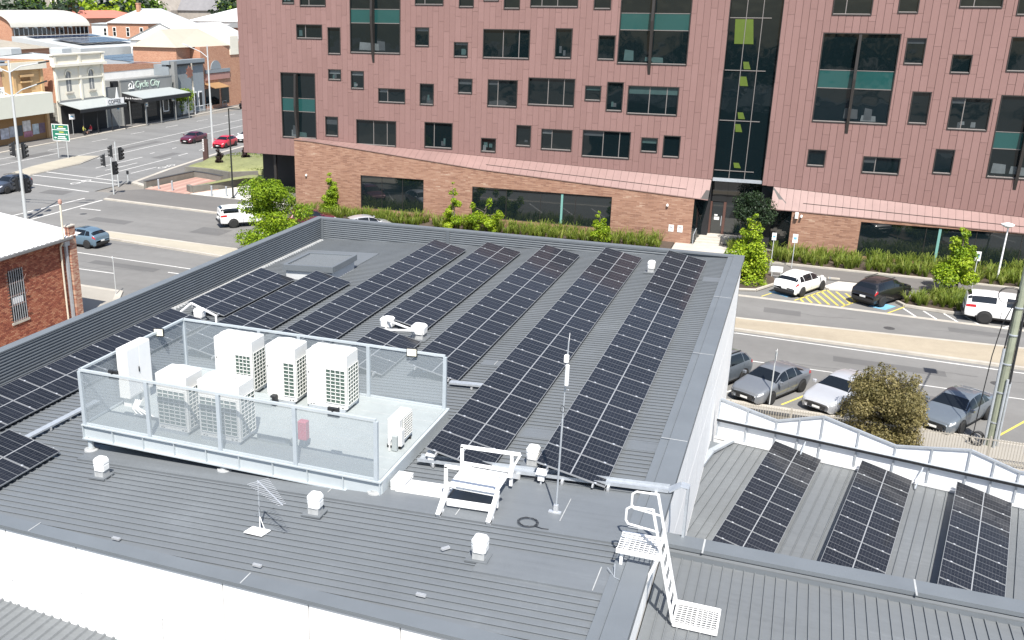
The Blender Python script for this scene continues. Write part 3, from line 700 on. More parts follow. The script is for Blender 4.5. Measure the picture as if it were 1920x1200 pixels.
# local x runs along the far edge, local y away from the camera
mb = MB(); mb.box(.35, 22, -19.5, -.02, 1.9, 2.32); mb.build('roof_deck', M_ROOF2, low)
x = .6
while x < 16:
    MB().box(x-.014, x+.014, -16, -.05, 2.3195, 2.372).build('roof_seam', M_ROOF2, low); x += .31
MB().box(-.2, .35, -17, -.4, 1.9, 2.36).build('box_gutter', M_CAP, low)
mb = MB(); mb.bar((.28, -8.2, 2.46), (.28, -1.5, 2.46), .22, .1); mb.bar((.28, -1.5, 2.46), (.68, -.1, 2.46), .22, .1); mb.build('cable_duct', M_GALV, low)
MB().box(.0, 22, -.02, .1, 0, 2.42).build('wall', M_WHITE, low)
MB().box(.0, 22, -.05, .02, 2.36, 2.43).build('edge_trim', M_WPAINT, low)
M_SHEET = mat('white_polycarbonate', (.82, .83, .84), .5, var=.04, scale=.8)
zz = [(0.05, 3.98), (2.19, 3.58), (3.77, 4.12), (6.24, 3.58), (8.5, 4.0), (10.0, 3.58), (12.3, 4.05), (14.6, 3.58), (16.5, 4.0)]
for (xa, za), (xb, zb) in zip(zz, zz[1:]):
    m = (xa+xb)/2; zm = (za+zb)/2
    for a, b, c, d in ((xa, za, m, zm), (m, zm, xb, zb)):
        MB().hex8([(a+.02, .06, 2.44), (c-.02, .06, 2.44), (c-.02, .075, 2.44), (a+.02, .075, 2.44)], [(a+.02, .06, b-.03), (c-.02, .06, d-.03), (c-.02, .075, d-.03), (a+.02, .075, b-.03)]).build('screen_sheet', M_SHEET, low)
    MB().bar((xa, .05, za), (xb, .05, zb), .09, .07).build('top_rail', M_GALV, low)
    for q, zq in ((xa, za), (m, zm)):
        MB().bar((q+.0, .02, 2.43), (q+.0, .03, zq-.04), .06, .06).build('post', M_GALV, low)
MB().bar((.02, -.06, 3.15), (16.5, -.06, 3.15), .08, .09).build('gutter_rail', M_BLACK, low)
MB().bar((.02, -.06, 3.215), (16.5, -.06, 3.215), .09, .02).build('rail_cap', M_GALV, low)
for q in (3.3, 7.2, 11.0):
    MB().bar((q, -.02, 3.1), (q-.12, -.55, 2.4), .04, .04).build('stay', M_GALV, low)
bpy.context.view_layer.update()
def wing_row(label, xr, yt, n):
    m = low.matrix_basis
    p = Matrix.Rotation(RA, 4, 'Z') @ Vector((xr, yt, 0)); p = p + Vector(low.location)
    return solar_row(label, p.x, 2.50, yt if False else p.y, n, 11.5, RA, group='solar rows on the low wing')
wing_row('solar row nearest the white wall on the low right wing', 3.92, -.12, 11)
wing_row('middle solar row on the low right wing', 6.94, -.12, 12)
wing_row('rightmost solar row on the low right wing, cut by the picture corner', 9.97, -.12, 12)
# low roof at the bottom left
low2 = thing('lean_to_roof', 'grey ribbed lean-to roof at the bottom left below the white wall', 'roof', (-17, 14.9, 0))
MB().box(-9, 9, -8, .0, 4.3, 4.62).build('roof_deck', M_ROOF2, low2)
x = -8.9
while x < 8.9:
    MB().hex8([(x-.045,-8,4.619),(x+.045,-8,4.619),(x+.045,.02,4.619),(x-.045,.02,4.619)],[(x-.02,-8,4.67),(x+.02,-8,4.67),(x+.02,.02,4.67),(x-.02,.02,4.67)]).build('roof_rib', M_ROOF2, low2); x += .262
M_LEDGE = mat('ledge_concrete', (.52, .49, .44), .8, var=.2, scale=3, coords='World')
mb = MB(); mb.hex8([(-9, .03, 4.2), (9.5, .03, 4.2), (9.5, .0, 4.2), (-9, .4, 4.2)], [(-9, .03, 4.56), (9.5, .03, 4.56), (9.5, .0, 4.56), (-9, .4, 4.56)])
mb = MB(); mb.box(-9, 10, .02, .18, 3.5, 4.5); mb.build('ledge', M_LEDGE, low2)
# ================================================================ red clad building across the street
CY = 80.2
BW = 79.0
M_TERRA = None
def clad_mat():
    t = NT('terracotta_zinc'); g = t.node('ShaderNodeNewGeometry'); oi = t.node('ShaderNodeObjectInfo')
    n1 = t.noise(g.outputs['Position'], .12, 3); n2 = t.noise(g.outputs['Position'], 1.6, 5, .6)
    wh = t.node('ShaderNodeTexWhiteNoise', noise_dimensions='1D'); at = t.node('ShaderNodeAttribute', attribute_name='tone'); t.link(at.outputs['Fac'], wh.inputs['W'])
    f = t.math('ADD', t.math('MULTIPLY', n1, .4), t.math('ADD', t.math('MULTIPLY', n2, .3), t.math('MULTIPLY', wh.outputs['Value'], .3)))
    t.link(t.ramp(f, [(.25, (.212, .125, .113)), (.5, (.230, .137, .124)), (.75, (.250, .150, .137))]), t.b.inputs['Base Color'])
    t.b.inputs['Roughness'].default_value = .5; t.b.inputs['Specular IOR Level'].default_value = .35
    return t.m
M_TERRA = clad_mat()
M_TERRA2 = mat('terracotta_tray', (.238, .152, .137), .5, var=.12, scale=1.2, coords='World')
M_WFR = mat('window_bronze', (.028, .024, .022), .45, var=.1)
M_SILLM = mat('sill_metal', (.22, .20, .19), .4, metal=.3, var=.05)
def glass_mat(name, c, wob=.0025, sc=.9, ior=1.45):
    t = NT(name); g = t.node('ShaderNodeNewGeometry')
    t.b.inputs['Base Color'].default_value = (*c, 1); t.b.inputs['Roughness'].default_value = .03; t.b.inputs['IOR'].default_value = ior
    t.b.inputs['Specular IOR Level'].default_value = .6
    n = t.noise(g.outputs['Position'], sc, 1); bp = t.node('ShaderNodeBump'); bp.inputs['Strength'].default_value = .35; bp.inputs['Distance'].default_value = wob*10
    t.link(n, bp.inputs['Height']); t.link(bp.outputs[0], t.b.inputs['Normal'])
    return t.m
M_GLASS = glass_mat('dark_glass', (.004, .009, .011))
M_TEAL = glass_mat('teal_spandrel', (.015, .066, .064))
M_SGLASS = glass_mat('shop_glass', (.006, .011, .013), .0005, .9, 1.75)
def brick_mat(name, stops, mortar, bw=.235, bh=.085, ms=.010, axis='XZ', bump=.4):
    t = NT(name); g = t.node('ShaderNodeNewGeometry'); sp = t.node('ShaderNodeSeparateXYZ'); t.link(g.outputs['Position'], sp.inputs[0])
    cb = t.node('ShaderNodeCombineXYZ'); t.link(sp.outputs['X' if axis[0] == 'X' else 'Y'], cb.inputs[0]); t.link(sp.outputs['Z'], cb.inputs[1])
    br = t.node('ShaderNodeTexBrick'); br.inputs['Scale'].default_value = 1.0; br.inputs['Brick Width'].default_value = bw; br.inputs['Row Height'].default_value = bh; br.inputs['Mortar Size'].default_value = ms
    br.inputs['Color1'].default_value = (0, 0, 0, 1); br.inputs['Color2'].default_value = (1, 1, 1, 1); br.inputs['Mortar'].default_value = (.5, .5, .5, 1); t.link(cb.outputs[0], br.inputs['Vector'])
    n = t.noise(g.outputs['Position'], .5, 4); sep = t.node('ShaderNodeSeparateColor'); t.link(br.outputs['Color'], sep.inputs[0])
    f = t.math('ADD', t.math('MULTIPLY', sep.outputs[0], .62), t.math('MULTIPLY', n, .5))
    c = t.ramp(f, stops); c = t.mix(br.outputs['Fac'], c, mortar); t.link(c, t.b.inputs['Base Color']); t.b.inputs['Roughness'].default_value = .85
    bp = t.node('ShaderNodeBump'); bp.inputs['Strength'].default_value = bump; bp.inputs['Distance'].default_value = .01; bp.invert = True
    t.link(br.outputs['Fac'], bp.inputs['Height']); t.link(bp.outputs[0], t.b.inputs['Normal'])
    return t.m
M_TBRICK = brick_mat('tan_brick', [(.12, (.16, .075, .05)), (.35, (.245, .125, .080)), (.62, (.305, .165, .107)), (.88, (.355, .21, .142)), (.96, (.48, .36, .27))], (.28, .18, .14), .46, .09, .009)
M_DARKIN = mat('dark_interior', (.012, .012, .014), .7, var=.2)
red = thing('clad_building', 'large red metal clad building with scattered windows over a tan brick base', 'building', (0, 0, 0))
WX0, WX1, WZ0, WZ1 = -49.4, 27.0, 4.0, 21.5
AX0, AX1 = -6.35, -2.55
WIN = [(-44.69, -43.47, 18.23, 19.32), (-42.92, -40.37, 18.04, 19.57), (-43.34, -40.78, 15.28, 16.53), (-40.24, -38.99, 14.01, 16.32), (-31.92, -30.64, 14.86, 16.44), (-28.38, -27.13, 14.06, 15.3), (-31.95, -29.38, 18.21, 19.58), (-28.01, -26.71, 18.06, 19.7), (-40.26, -38.99, 11.78, 12.74), (-38.03, -36.76, 11.09, 12.67), (-35.38, -32.81, 10.02, 11.27), (-31.44, -30.15, 9.97, 11.8), (-27.94, -26.66, 11.07, 12.34), (-40.66, -39.39, 6.8, 8.58), (-37.55, -33.67, 6.19, 8.46), (-30.97, -28.37, 6.31, 8.55), (-25.87, -24.55, 18.57, 19.79), (-24.12, -22.76, 17.96, 19.79), (-25.81, -21.8, 14.04, 16.39), (-19.67, -18.3, 14.19, 16.54), (-16.16, -14.81, 14.15, 16.06), (-25.29, -22.69, 10.1, 12.35), (-21.77, -17.85, 10.37, 12.62), (-16.99, -15.68, 10.91, 12.14), (-15.21, -13.9, 10.16, 12.48), (-13.52, -9.54, 10.01, 12.26), (-22.64, -21.36, 6.92, 8.7), (-20.46, -17.84, 6.75, 8.5), (-16.96, -13.03, 6.38, 8.59), (-12.16, -10.85, 7.04, 8.23), (-10.41, -9.08, 6.73, 8.48), (-25.74, -24.41, 6.25, 7.46), (-21.89, -17.97, 18.12, 19.92), (-16.7, -15.34, 18.0, 19.79), (0.84, 3.47, 17.75, 19.73), (5.15, 6.47, 17.92, 19.74), (9.0, 11.65, 18.31, 19.74), (12.56, 13.82, 17.84, 19.45), (6.06, 7.33, 14.41, 16.26), (9.13, 10.4, 13.88, 15.19), (12.59, 13.95, 14.09, 16.45), (6.97, 8.22, 10.23, 12.55), (9.56, 12.14, 9.95, 12.25), (0.48, 1.74, 6.73, 8.0), (4.38, 6.92, 6.45, 7.72), (9.13, 10.38, 6.72, 8.54)]
TALL = [(-38.05, -33.28, 14.17, 20.41, 16.75, 17.84, -35.82), (-45.13, -41.6, 6.44, 12.33, 8.91, 10.04, -43.49), (-14.57, -9.15, 13.9, 20.5, 16.53, 17.73, -11.99), (0.44, 5.64, 10.07, 16.53, 12.62, 13.86, 2.95), (12.64, 16.5, 6.68, 12.52, 8.81, 9.94, 14.57)]
WIN += [(15.4, 18.0, 14.1, 16.4), (20.0, 21.3, 10.2, 12.5), (18.2, 20.8, 6.5, 7.8), (17.0, 18.3, 17.9, 19.7), (22.4, 25, 14.0, 16.2), (23, 25.6, 10, 12.2), (24, 25.2, 6.7, 8.4)]
holes = [(a, b, c, d) for a, b, c, d in WIN]+[(t_[0], t_[1], t_[2], t_[3]) for t_ in TALL]+[(AX0, AX1, 0, 30)]
def base_z(x):                       # lower edge of the cladding
    if x < -43.3: return 4.8
    if x < AX0: return 6.53-(x+43.18)*.0365
    return 4.97-(x+1.72)*.0574
# backing walls and body
mb = MB(); mb.box(WX0+.05, AX0-.02, CY+.34, 100, 4.9, WZ1-.05); mb.box(AX1+.02, WX1, CY+.34, 100, 0, WZ1-.05); mb.box(AX0-.02, AX1+.02, 82.5, 100, 0, WZ1-.05); mb.box(-43.25, AX0-.02, CY+.34, 100, 0, 4.9)
mb.build('core', M_DARKIN, red)
MB().box(WX0, WX0+.04, CY+.02, 100, 4.8, WZ1).build('end_cladding', M_TERRA, red)
MB().box(WX0+.02, -43.35, CY+.04, 100, 4.78, 4.88).build('soffit', M_TERRA2, red)
# cladding trays
panels = []
sw = .502
x = WX0; k = 0
while x < WX1-.01:
    xa, xb = x, min(x+sw, WX1); off = ((k*5) % 7)*.41; m = (xa+xb)/2
    zl = max(base_z(xa), base_z(xb)) if m > -43.3 else 4.8
    hs = [h for h in holes if h[0] < xb-.01 and h[1] > xa+.01]
    zc = sorted(set([zl, WZ1]+[z for h in hs for z in (h[2], h[3]) if zl < z < WZ1])); bands = []
    for p, q in zip(zc, zc[1:]):
        zm = (p+q)/2; iv = [(xa, xb)]
        for h in hs:
            if h[2] < zm < h[3]:
                iv = [r for c, d in iv for r in ((c, min(d, h[0])), (max(c, h[1]), d)) if r[1]-r[0] > .015]
        if bands and bands[-1][2] == iv: bands[-1][1] = q
        else: bands.append([p, q, iv])
    for p, q, iv in bands:
        cuts = [p]; z = 3.0+off
        while z < q:
            if p+.25 < z < q-.25: cuts.append(z)
            z += 2.87
        cuts.append(q)
        for c, d in zip(cuts, cuts[1:]):
            for e, f in iv: panels.append((e, f, c, d))
    x += sw; k += 1
single = [p for p in panels if p[0] > -12 and p[0] < 16 and p[2] < 18.5 and (p[3]-p[2]) > .3 and (p[1]-p[0]) > .2]
single.sort(key=lambda p: -(p[1]-p[0])*(min(p[3], 18.6)-p[2])); single = single[:290]
sset = set(single)
def tray(mb, p, g):
    a, b, c, d = p; j = random.uniform(-.004, .004)
    mb.add([(a+g,CY+.05,c+.002),(b-g,CY+.05,c+.002),(b-g,CY+.05,d-.002),(a+g,CY+.05,d-.002),(a+g+.006,CY+j,c+.008),(b-g-.006,CY+j,c+.008),(b-g-.006,CY+j,d-.008),(a+g+.006,CY+j,d-.008)], [(4,5,6,7),(0,1,5,4),(1,2,6,5),(2,3,7,6),(3,0,4,7)])
rest = MB()
for p in panels:
    if p in sset:
        q = MB(); tray(q, p, .007 if p[0] > -2 else .004); oo = q.build('cladding_tray', M_TERRA, red); oo['tone'] = random.random()*50
    else: tray(rest, p, .002 if p[0] < -20 else (.003 if p[0] < -2 else .007))
oo = rest.build('cladding', M_TERRA, red); oo['kind'] = 'stuff'; 
at = oo.data.attributes.new('tone', 'FLOAT', 'FACE'); vals = []
for i in range(len(rest.f)//5): vals += [random.random()*50]*5
at.data.foreach_set('value', vals)
for oo in [c for c in bpy.data.objects if c.parent == red and c.name.startswith('cladding_tray')]:
    at = oo.data.attributes.new('tone', 'FLOAT', 'FACE'); at.data.foreach_set('value', [oo['tone']]*5); del oo['tone']
MB().box(WX0+.05, AX0-.01, CY+.06, CY+.33, 4.9, WZ1).v
# thin backing behind the tray joints, cut round the openings by building it in vertical slices
back = MB()
xs_ = sorted(set([WX0+.05, WX1]+[e for h in holes for e in (h[0], h[1]) if WX0 < e < WX1]))
for a, b in zip(xs_, xs_[1:]):
    m = (a+b)/2; zl = max(base_z(a), base_z(b)) if m > -43.3 else 4.82; free = [(zl, WZ1)]
    for h in holes:
        if h[0] < m < h[1]:
            nf = []
            for p, q in free:
                if h[3] <= p or h[2] >= q: nf.append((p, q)); continue
                if h[2] > p: nf.append((p, h[2]))
                if h[3] < q: nf.append((h[3], q))
            free = nf
    for p, q in free: back.box(a, b, CY+.055, CY+.33, p, q)
M_BACKING = mat('tray_joint_backing', (.16, .094, .085), .7, var=.1)  # plain brown backing tone showing between the trays
oo = back.build('wall_backing', M_BACKING, red); oo['kind'] = 'stuff'
M_BLIND = [mat('tinted_blind', (.035, .043, .048), .4, var=.2, scale=3), mat('tinted_white', (.085, .10, .105), .4, var=.25, scale=3), mat('tinted_teal', (.03, .06, .06), .4, var=.2, scale=3)]
def window(a, b, c, d, mull=(), gm=None, tall=None):
    gm = gm or M_GLASS
    y = CY+.10
    wob = MB(); wob.box(a+.06, b-.06, y, y+.02, c+.06, d-.06); wo_ = wob.build('window', gm, red)
    fr = MB(); f = .065
    for p in ((a, b, d-f, d), (a, b, c, c+f)): fr.box(p[0], p[1], CY-.05, CY+.2, p[2], p[3])
    for p in ((a, a+f), (b-f, b)): fr.box(p[0], p[1], CY-.048, CY+.198, c+f, d-f)
    fr.build('frame', M_WFR, wo_)
    MB().hex8([(a+f, CY-.055, c+f), (b-f, CY-.055, c+f), (b-f, y-.002, c+f+.05), (a+f, y-.002, c+f+.05)], [(a+f, CY-.055, c+f+.012), (b-f, CY-.055, c+f+.012), (b-f, y-.001, c+f+.065), (a+f, y-.001, c+f+.065)]).build('sill', M_SILLM, wo_)
    for m in mull: MB().box(m-.03, m+.03, y-.035, y-.002, c+.06, d-.06).build('mullion', M_SILLM, wo_)
    # blinds and room things laid before the pane, dimmed as if seen through it
    rr = random.Random(int(a*131+c*17))
    if not tall and gm is M_GLASS:
        if rr.random() < .45:
            bh = (d-c-.14)*rr.uniform(.12, .4); xa_ = a+.075; xb_ = b-.075
            if mull and rr.random() < .6: xb_ = mull[0]-.035
            MB().box(xa_, xb_, y-.0015, y-.0005, d-.065-bh, d-.065).build('blind', M_BLIND[rr.randrange(3)], wo_)
        if rr.random() < .3 and (b-a) > 1.0:
            for k in range(rr.randrange(1, 4)):
                xx = rr.uniform(a+.12, b-.5); ww = rr.uniform(.18, .4); hh = rr.uniform(.15, .55); zb = c+.13+rr.uniform(0, .3)
                MB().poly([(xx, y-.001-.0004*k, zb), (xx+ww, y-.001-.0004*k, zb), (xx+ww*rr.uniform(.9, 1), y-.001-.0004*k, zb+hh), (xx+ww*rr.uniform(0, .1), y-.001-.0004*k, zb+hh)]).build('room_item', M_BLIND[rr.randrange(3)], wo_)
    if tall:
        s0, s1, mx = tall
        for k in range(3):
            xx = rr.uniform(a+.2, b-1.6); ww = rr.uniform(.5, 1.3); zb = c+.15+rr.uniform(0, .2); hh = rr.uniform(.3, .9)
            MB().poly([(xx, y-.001-.0004*k, zb), (xx+ww, y-.001-.0004*k, zb), (xx+ww*.95, y-.001-.0004*k, zb+hh*.9), (xx+ww*.05, y-.001-.0004*k, zb+hh)]).build('room_item', M_BLIND[rr.randrange(3)], wo_)
        MB().box(a+.07, b-.07, y-.012, y-.001, s0, s1).build('spandrel', M_TEAL, wo_)
        MB().box(a+.07, b-.07, y-.03, y-.013, s0-.06, s0).build('transom', M_SILLM, wo_); MB().box(a+.07, b-.07, y-.03, y-.013, s1, s1+.05).build('transom', M_SILLM, wo_)
        # projecting fin: tapered vertical blade
        MB().prism([(mx-.1, y-.04, d-.1), (mx-.1, CY-.35, d-.1), (mx-.1, CY-.55, (c+d)/2), (mx-.1, CY-.25, c+.35), (mx-.1, CY-.02, c-.75), (mx-.1, y-.04, c+.1)], (.2, 0, 0)).build('fin', M_WFR, wo_)
    return wo_
for a, b, c, d in WIN:
    w_ = b-a; mu = ()
    if w_ > 3.4: mu = (a+w_*(.24 if int(a*7) % 2 else .43), a+w_*(.57 if int(a*7) % 2 else .77))
    elif w_ > 2.0: mu = (a+w_*.34,)
    window(a, b, c, d, mu)
for a, b, c, d, s0, s1, mx in TALL: window(a, b, c, d, (), None, (s0, s1, mx))
# atrium glazing
at_ = MB(); at_.box(AX0+.06, AX1-.06, CY+.32, CY+.34, 5.35, WZ1); ag = at_.build('atrium_glass', M_GLASS, red)
for x in (-5.12, -3.95): MB().box(x-.025, x+.025, CY+.27, CY+.318, 5.35, WZ1).build('mullion', M_SILLM, ag)
for z in (5.95, 9.85, 13.65, 17.5): MB().box(AX0+.06, AX1-.75, CY+.272, CY+.316, z-.03, z+.03).build('transom', M_SILLM, ag)
MB().box(AX0+.02, AX1-.02, CY+.1, CY+.42, 5.1, 5.34).build('atrium_sill', M_GALV, red)
for x in (AX0, AX1): MB().box(x-.03, x+.03, CY+.0, CY+.5, 5.1, WZ1).build('atrium_jamb', M_WFR, red)
# green panels set before the glass, colour darkened as if seen through it
M_GREEN = mat('green_panel', (.075, .115, .010), .5, var=.15, scale=2)
for a, b, c, d in ((-5.9, -4.4, 15.6, 17.4), (-5.0, -4.4, 13.75, 14.3), (-5.15, -4.45, 12.5, 13.2), (-5.0, -4.4, 10.0, 10.5), (-5.1, -4.5, 9.0, 9.6), (-4.9, -4.3, 6.2, 6.6)):
    MB().hex8([(a+.1, CY+.29, c), (b, CY+.29, c), (b, CY+.315, c), (a+.1, CY+.315, c)], [(a, CY+.29, d), (b-.2, CY+.29, d), (b-.2, CY+.315, d), (a, CY+.315, d)]).build('green_panel', M_GREEN, ag)
# brick base with shop windows
GL = [(-36.65, -30.55, .7, 3.68), (-26.05, -13.98, .75, 3.42), (4.82, 27.0, .35, 2.98)]
def btop(x):
    return 6.5-(x+42.65)*.0913 if x < -25.4 else (4.92-(x+25.4)*.0622 if x < -5 else 3.39-(x+.05)*.0219)
def bwall(a, b, z0, z1=None):
    q = MB(); ta = btop(a) if z1 is None else z1; tb = btop(b) if z1 is None else z1
    q.hex8([(a, BW, z0), (b, BW, z0), (b, BW+.3, z0), (a, BW+.3, z0)], [(a, BW, ta), (b, BW, tb), (b, BW+.3, tb), (a, BW+.3, ta)]).build('brick_wall', M_TBRICK, red)
bwall(-43.3, -36.65, 0); bwall(-36.65, -30.55, 3.68); bwall(-36.65, -30.55, 0, .7); bwall(-30.55, -26.05, 0); bwall(-26.05, -25.4, 3.42); bwall(-25.4, -13.98, 3.42); bwall(-26.05, -13.98, 0, .75); bwall(-13.98, -7.45, 0)
bwall(-.1, 4.82, 0); bwall(4.82, 27, 2.98); bwall(4.82, 27, 0, .35)
MB().box(-43.29, -43.0, BW+.3, CY+2, 0, 6.45).build('brick_return', M_TBRICK, red)
for (a, b, c, d), ms in zip(GL, ((-34.6, -32.6), (-23.0, -20.0, -17.0), (9.3, 12.6, 15.5, 18.5, 21.5, 24.5))):
    g_ = MB().box(a+.03, b-.03, BW+.14, BW+.16, c+.03, d-.03).build('shop_window', M_SGLASS, red)
    f_ = MB(); f_.box(a, b, BW+.05, BW+.2, d-.05, d); f_.box(a, b, BW+.05, BW+.2, c, c+.05); f_.box(a, a+.04, BW+.052, BW+.198, c+.05, d-.05); f_.box(b-.04, b, BW+.052, BW+.198, c+.05, d-.05); f_.build('frame', M_WFR, g_)
    for m in ms: MB().box(m-.02, m+.02, BW+.11, BW+.138, c+.05, d-.05).build('mullion', M_WFR, g_)
for x, z0, z1 in ((-18.15, .85, 3.4), (10.2, .4, 2.95)):
    MB().box(x-.09, x+.09, BW+.08, BW+.109, z0, z1).build('teal_column', mat('teal_paint', (.16, .34, .30), .5, var=.08), red)
# sloping metal skirt roof made of trays
def skirt(a, b, top, bot, n):
    for i in range(n):
        p, q = a+(b-a)*i/n+.008, a+(b-a)*(i+1)/n-.008
        sp, sq = (p-a)/(b-a), (q-a)/(b-a)
        T0, T1 = Vector((top(p), CY+.03, 0)), None
        v = [(p+0, CY+.03, top(p)), (q, CY+.03, top(q)), (q, BW-.06, bot(q)), (p, BW-.06, bot(p))]
        MB().hex8([(x_, y_, z_-.05) for x_, y_, z_ in v], [(x_, y_, z_+.012) for x_, y_, z_ in v]).build('skirt_tray', M_TERRA2, red)
tl = lambda x: 6.53-(x+43.18)*.0365-.01
skirt(-43.3, -6.4, tl, lambda x: min(btop(x)+.05, tl(x)-.02), 62)
skirt(-1.7, 27.0, lambda x: 4.97-(x+1.72)*.0574-.01, lambda x: btop(max(x, -.1))+.05, 56)
# sloping end pieces of the skirt either side of the entry
MB().hex8([(-7.45, BW-.06, btop(-7.45)), (-6.4, BW-.06, btop(-7)), (-6.38, CY, 4.9), (-6.4, CY, 4.9)], [(-7.45, BW-.06, btop(-7.45)+.05), (-6.42, BW-.05, btop(-7)+.051), (-6.38, CY, 5.14), (-6.4, CY, 5.14)]).build('skirt_end', M_WFR, red)
MB().hex8([(-1.7, BW-.05, btop(-.1)), (-.1, BW-.05, btop(-.1)), (-1.68, CY, 4.8), (-1.7, CY, 4.8)], [(-1.7, BW-.05, btop(-.1)+.045), (-.1, BW-.05, btop(-.1)+.045), (-1.68, CY, 4.94), (-1.7, CY, 4.94)]).build('skirt_end', M_WFR, red)
MB().box(-18, -8, BW+.16, BW+.2, 4.62, 4.66).v
for a, b, dy in ((-25, -8.2, .42), (.6, 27, .42)):
    zA = btop(a)+.05+(tl(a) if a < 0 else 4.97-(a+1.72)*.0574)*0; 
    pa = Vector((a, BW+dy, 0)); 
    def zz_(x): 
        t_ = (dy+.06)/(CY+.03-BW+.06); lo = btop(x)+.05; hi = (tl(x) if x < 0 else 4.97-(x+1.72)*.0574); return lo+(hi-lo)*t_
    MB().bar((a, BW+dy, zz_(a)+.035), (b, BW+dy, zz_(b)+.035), .04, .03).build('snow_rail', M_WFR, red)
# entry recess
MB().add([(-7.45, BW+.02, .0), (-6.45, 81.5, .0), (-6.45, 81.5, 5.05), (-6.4, 80.25, 5.05), (-7.45, BW+.02, btop(-7.45))], [(0, 1, 2, 3, 4)]).build('entry_side', M_SGLASS, red)
MB().add([(-.1, BW+.02, 0), (-2.5, 81.5, 0), (-2.5, 81.5, 5.05), (-2.5, 80.25, 5.0), (-.1, BW+.02, btop(-.1))], [(0, 4, 3, 2, 1)]).build('entry_side', M_SGLASS, red)
eg = MB().box(-5.15, -2.5, 81.5, 81.53, .6, 5.05).build('entry_glass', M_SGLASS, red)
MB().box(-3.9, -3.85, 81.46, 81.5, .6, 5.05).build('mullion', M_WFR, eg)
M_BROWN = mat('brown_jamb', (.10, .05, .04), .5, var=.1)
dr = MB().box(-6.2, -5.35, 81.5, 81.53, .6, 3.2).build('door', M_SGLASS, red)
MB().box(-5.45, -5.4, 81.44, 81.49, 1.3, 2.1).build('handle', M_GALV, dr); MB().box(-6.0, -5.6, 81.485, 81.498, 1.75, 2.0).build('notice', M_WPAINT, dr)
MB().box(-6.0, -5.75, 81.485, 81.498, 2.08, 2.2).build('notice', M_WPAINT, dr)
for x in (-6.42, -5.34): MB().box(x, x+.2, 81.38, 81.5, .6, 3.25).build('door_jamb', M_BROWN, red)
MB().box(-6.42, -5.14, 81.5, 81.53, 3.26, 5.05).build('transom_light', M_SGLASS, red)
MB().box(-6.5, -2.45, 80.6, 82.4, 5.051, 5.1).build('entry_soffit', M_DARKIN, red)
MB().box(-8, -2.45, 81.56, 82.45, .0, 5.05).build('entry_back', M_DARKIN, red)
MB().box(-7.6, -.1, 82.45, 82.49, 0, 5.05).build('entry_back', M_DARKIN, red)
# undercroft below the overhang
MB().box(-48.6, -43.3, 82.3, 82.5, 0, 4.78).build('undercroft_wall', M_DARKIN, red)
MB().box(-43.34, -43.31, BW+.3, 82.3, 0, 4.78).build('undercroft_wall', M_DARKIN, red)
MB().box(-46.6, -46.35, 80.9, 81.15, 0, 4.78).build('column', M_WFR, red)
# fittings on the brick wall
for lab, x, z in (('small white dome security camera high on the tan brick wall at its left end', -42.1, 3.3), ('white security camera on the brick wall left of the entry', -9.5, 3.1)):
    t = thing('security_camera', lab, 'camera', (x, BW, z), 0, 'wall cameras'); MB().box(-.05, .05, -.08, 0, .05, .12).build('bracket', M_WPAINT, t); MB().lathe([(.02, -.1), (.09, -.06), (.1, 0), (.1, .05)], 12, (0, -.1, 0)).build('dome', M_WPAINT, t)
t = thing('wall_light', 'white wall light on the brick corner right of the entry', 'light', (.25, BW, 2.9)); MB().bbox(-.12, .12, -.3, 0, 0, .45, .03).build('housing', M_WPAINT, t); MB().tube((.35, -.05, .2), (.35, -.3, .15), .08, 10).build('camera', M_WPAINT, t)
t = thing('wall_light', 'white round light on the jamb beside the entry door', 'light', (-6.75, 80.9, 3.6)); MB().lathe([(.05, -.2), (.12, -.15), (.13, .1), (.06, .2)], 10, (0, 0, 0)).build('lamp', M_WPAINT, t); MB().box(-.03, .03, 0, .15, -.03, .03).build('bracket', M_GALV, t)
for lab, x in (('left white notice plate on the brick wall by the steps', -9.05), ('right white notice plate on the brick wall by the steps', -8.35)):
    t = thing('notice_plate', lab, 'sign', (x, BW, 1.0), 0, 'notice plates by the steps'); MB().box(-.2, .2, -.03, -.001, 0, .55).build('plate', M_WPAINT, t); MB().box(-.1, .1, -.034, -.0305, .3, .42).build('print', mat('print_grey', (.35, .35, .38), .6, var=.3, scale=30), t)
# entry steps and handrail
M_CONC = mat('pale_concrete', (.46, .43, .38), .85, var=.15, scale=2, coords='World')
t = thing('entry_steps', 'pale concrete steps with handrail leading up to the entry door', 'steps', (-6.2, 79.2, 0))
for i in range(4):
    MB().box(-1.0+.05*i, .95, .35*i, .35*i+.35, 0, .15*(i+1)).build('step', M_CONC, t)
MB().box(-.9, 3.7, 1.4, 2.3, 0, .6).build('landing', M_CONC, t)
M_BRPIPE = mat('dark_rail', (.05, .05, .05), .5, var=.1)
MB().path([(-1.05, -.4, 0), (-1.05, -.4, .9), (-.9, 1.2, 1.5), (-.9, 1.4, 1.5), (-.9, 1.4, .6)], .03, 8).build('handrail', M_GALV, t)
for i in range(6): MB().tube((-1.0, -.1+.24*i, .1+.1*i), (-1.0, -.1+.24*i, .95+.1*i), .012, 6).build('baluster', M_BRPIPE, t)
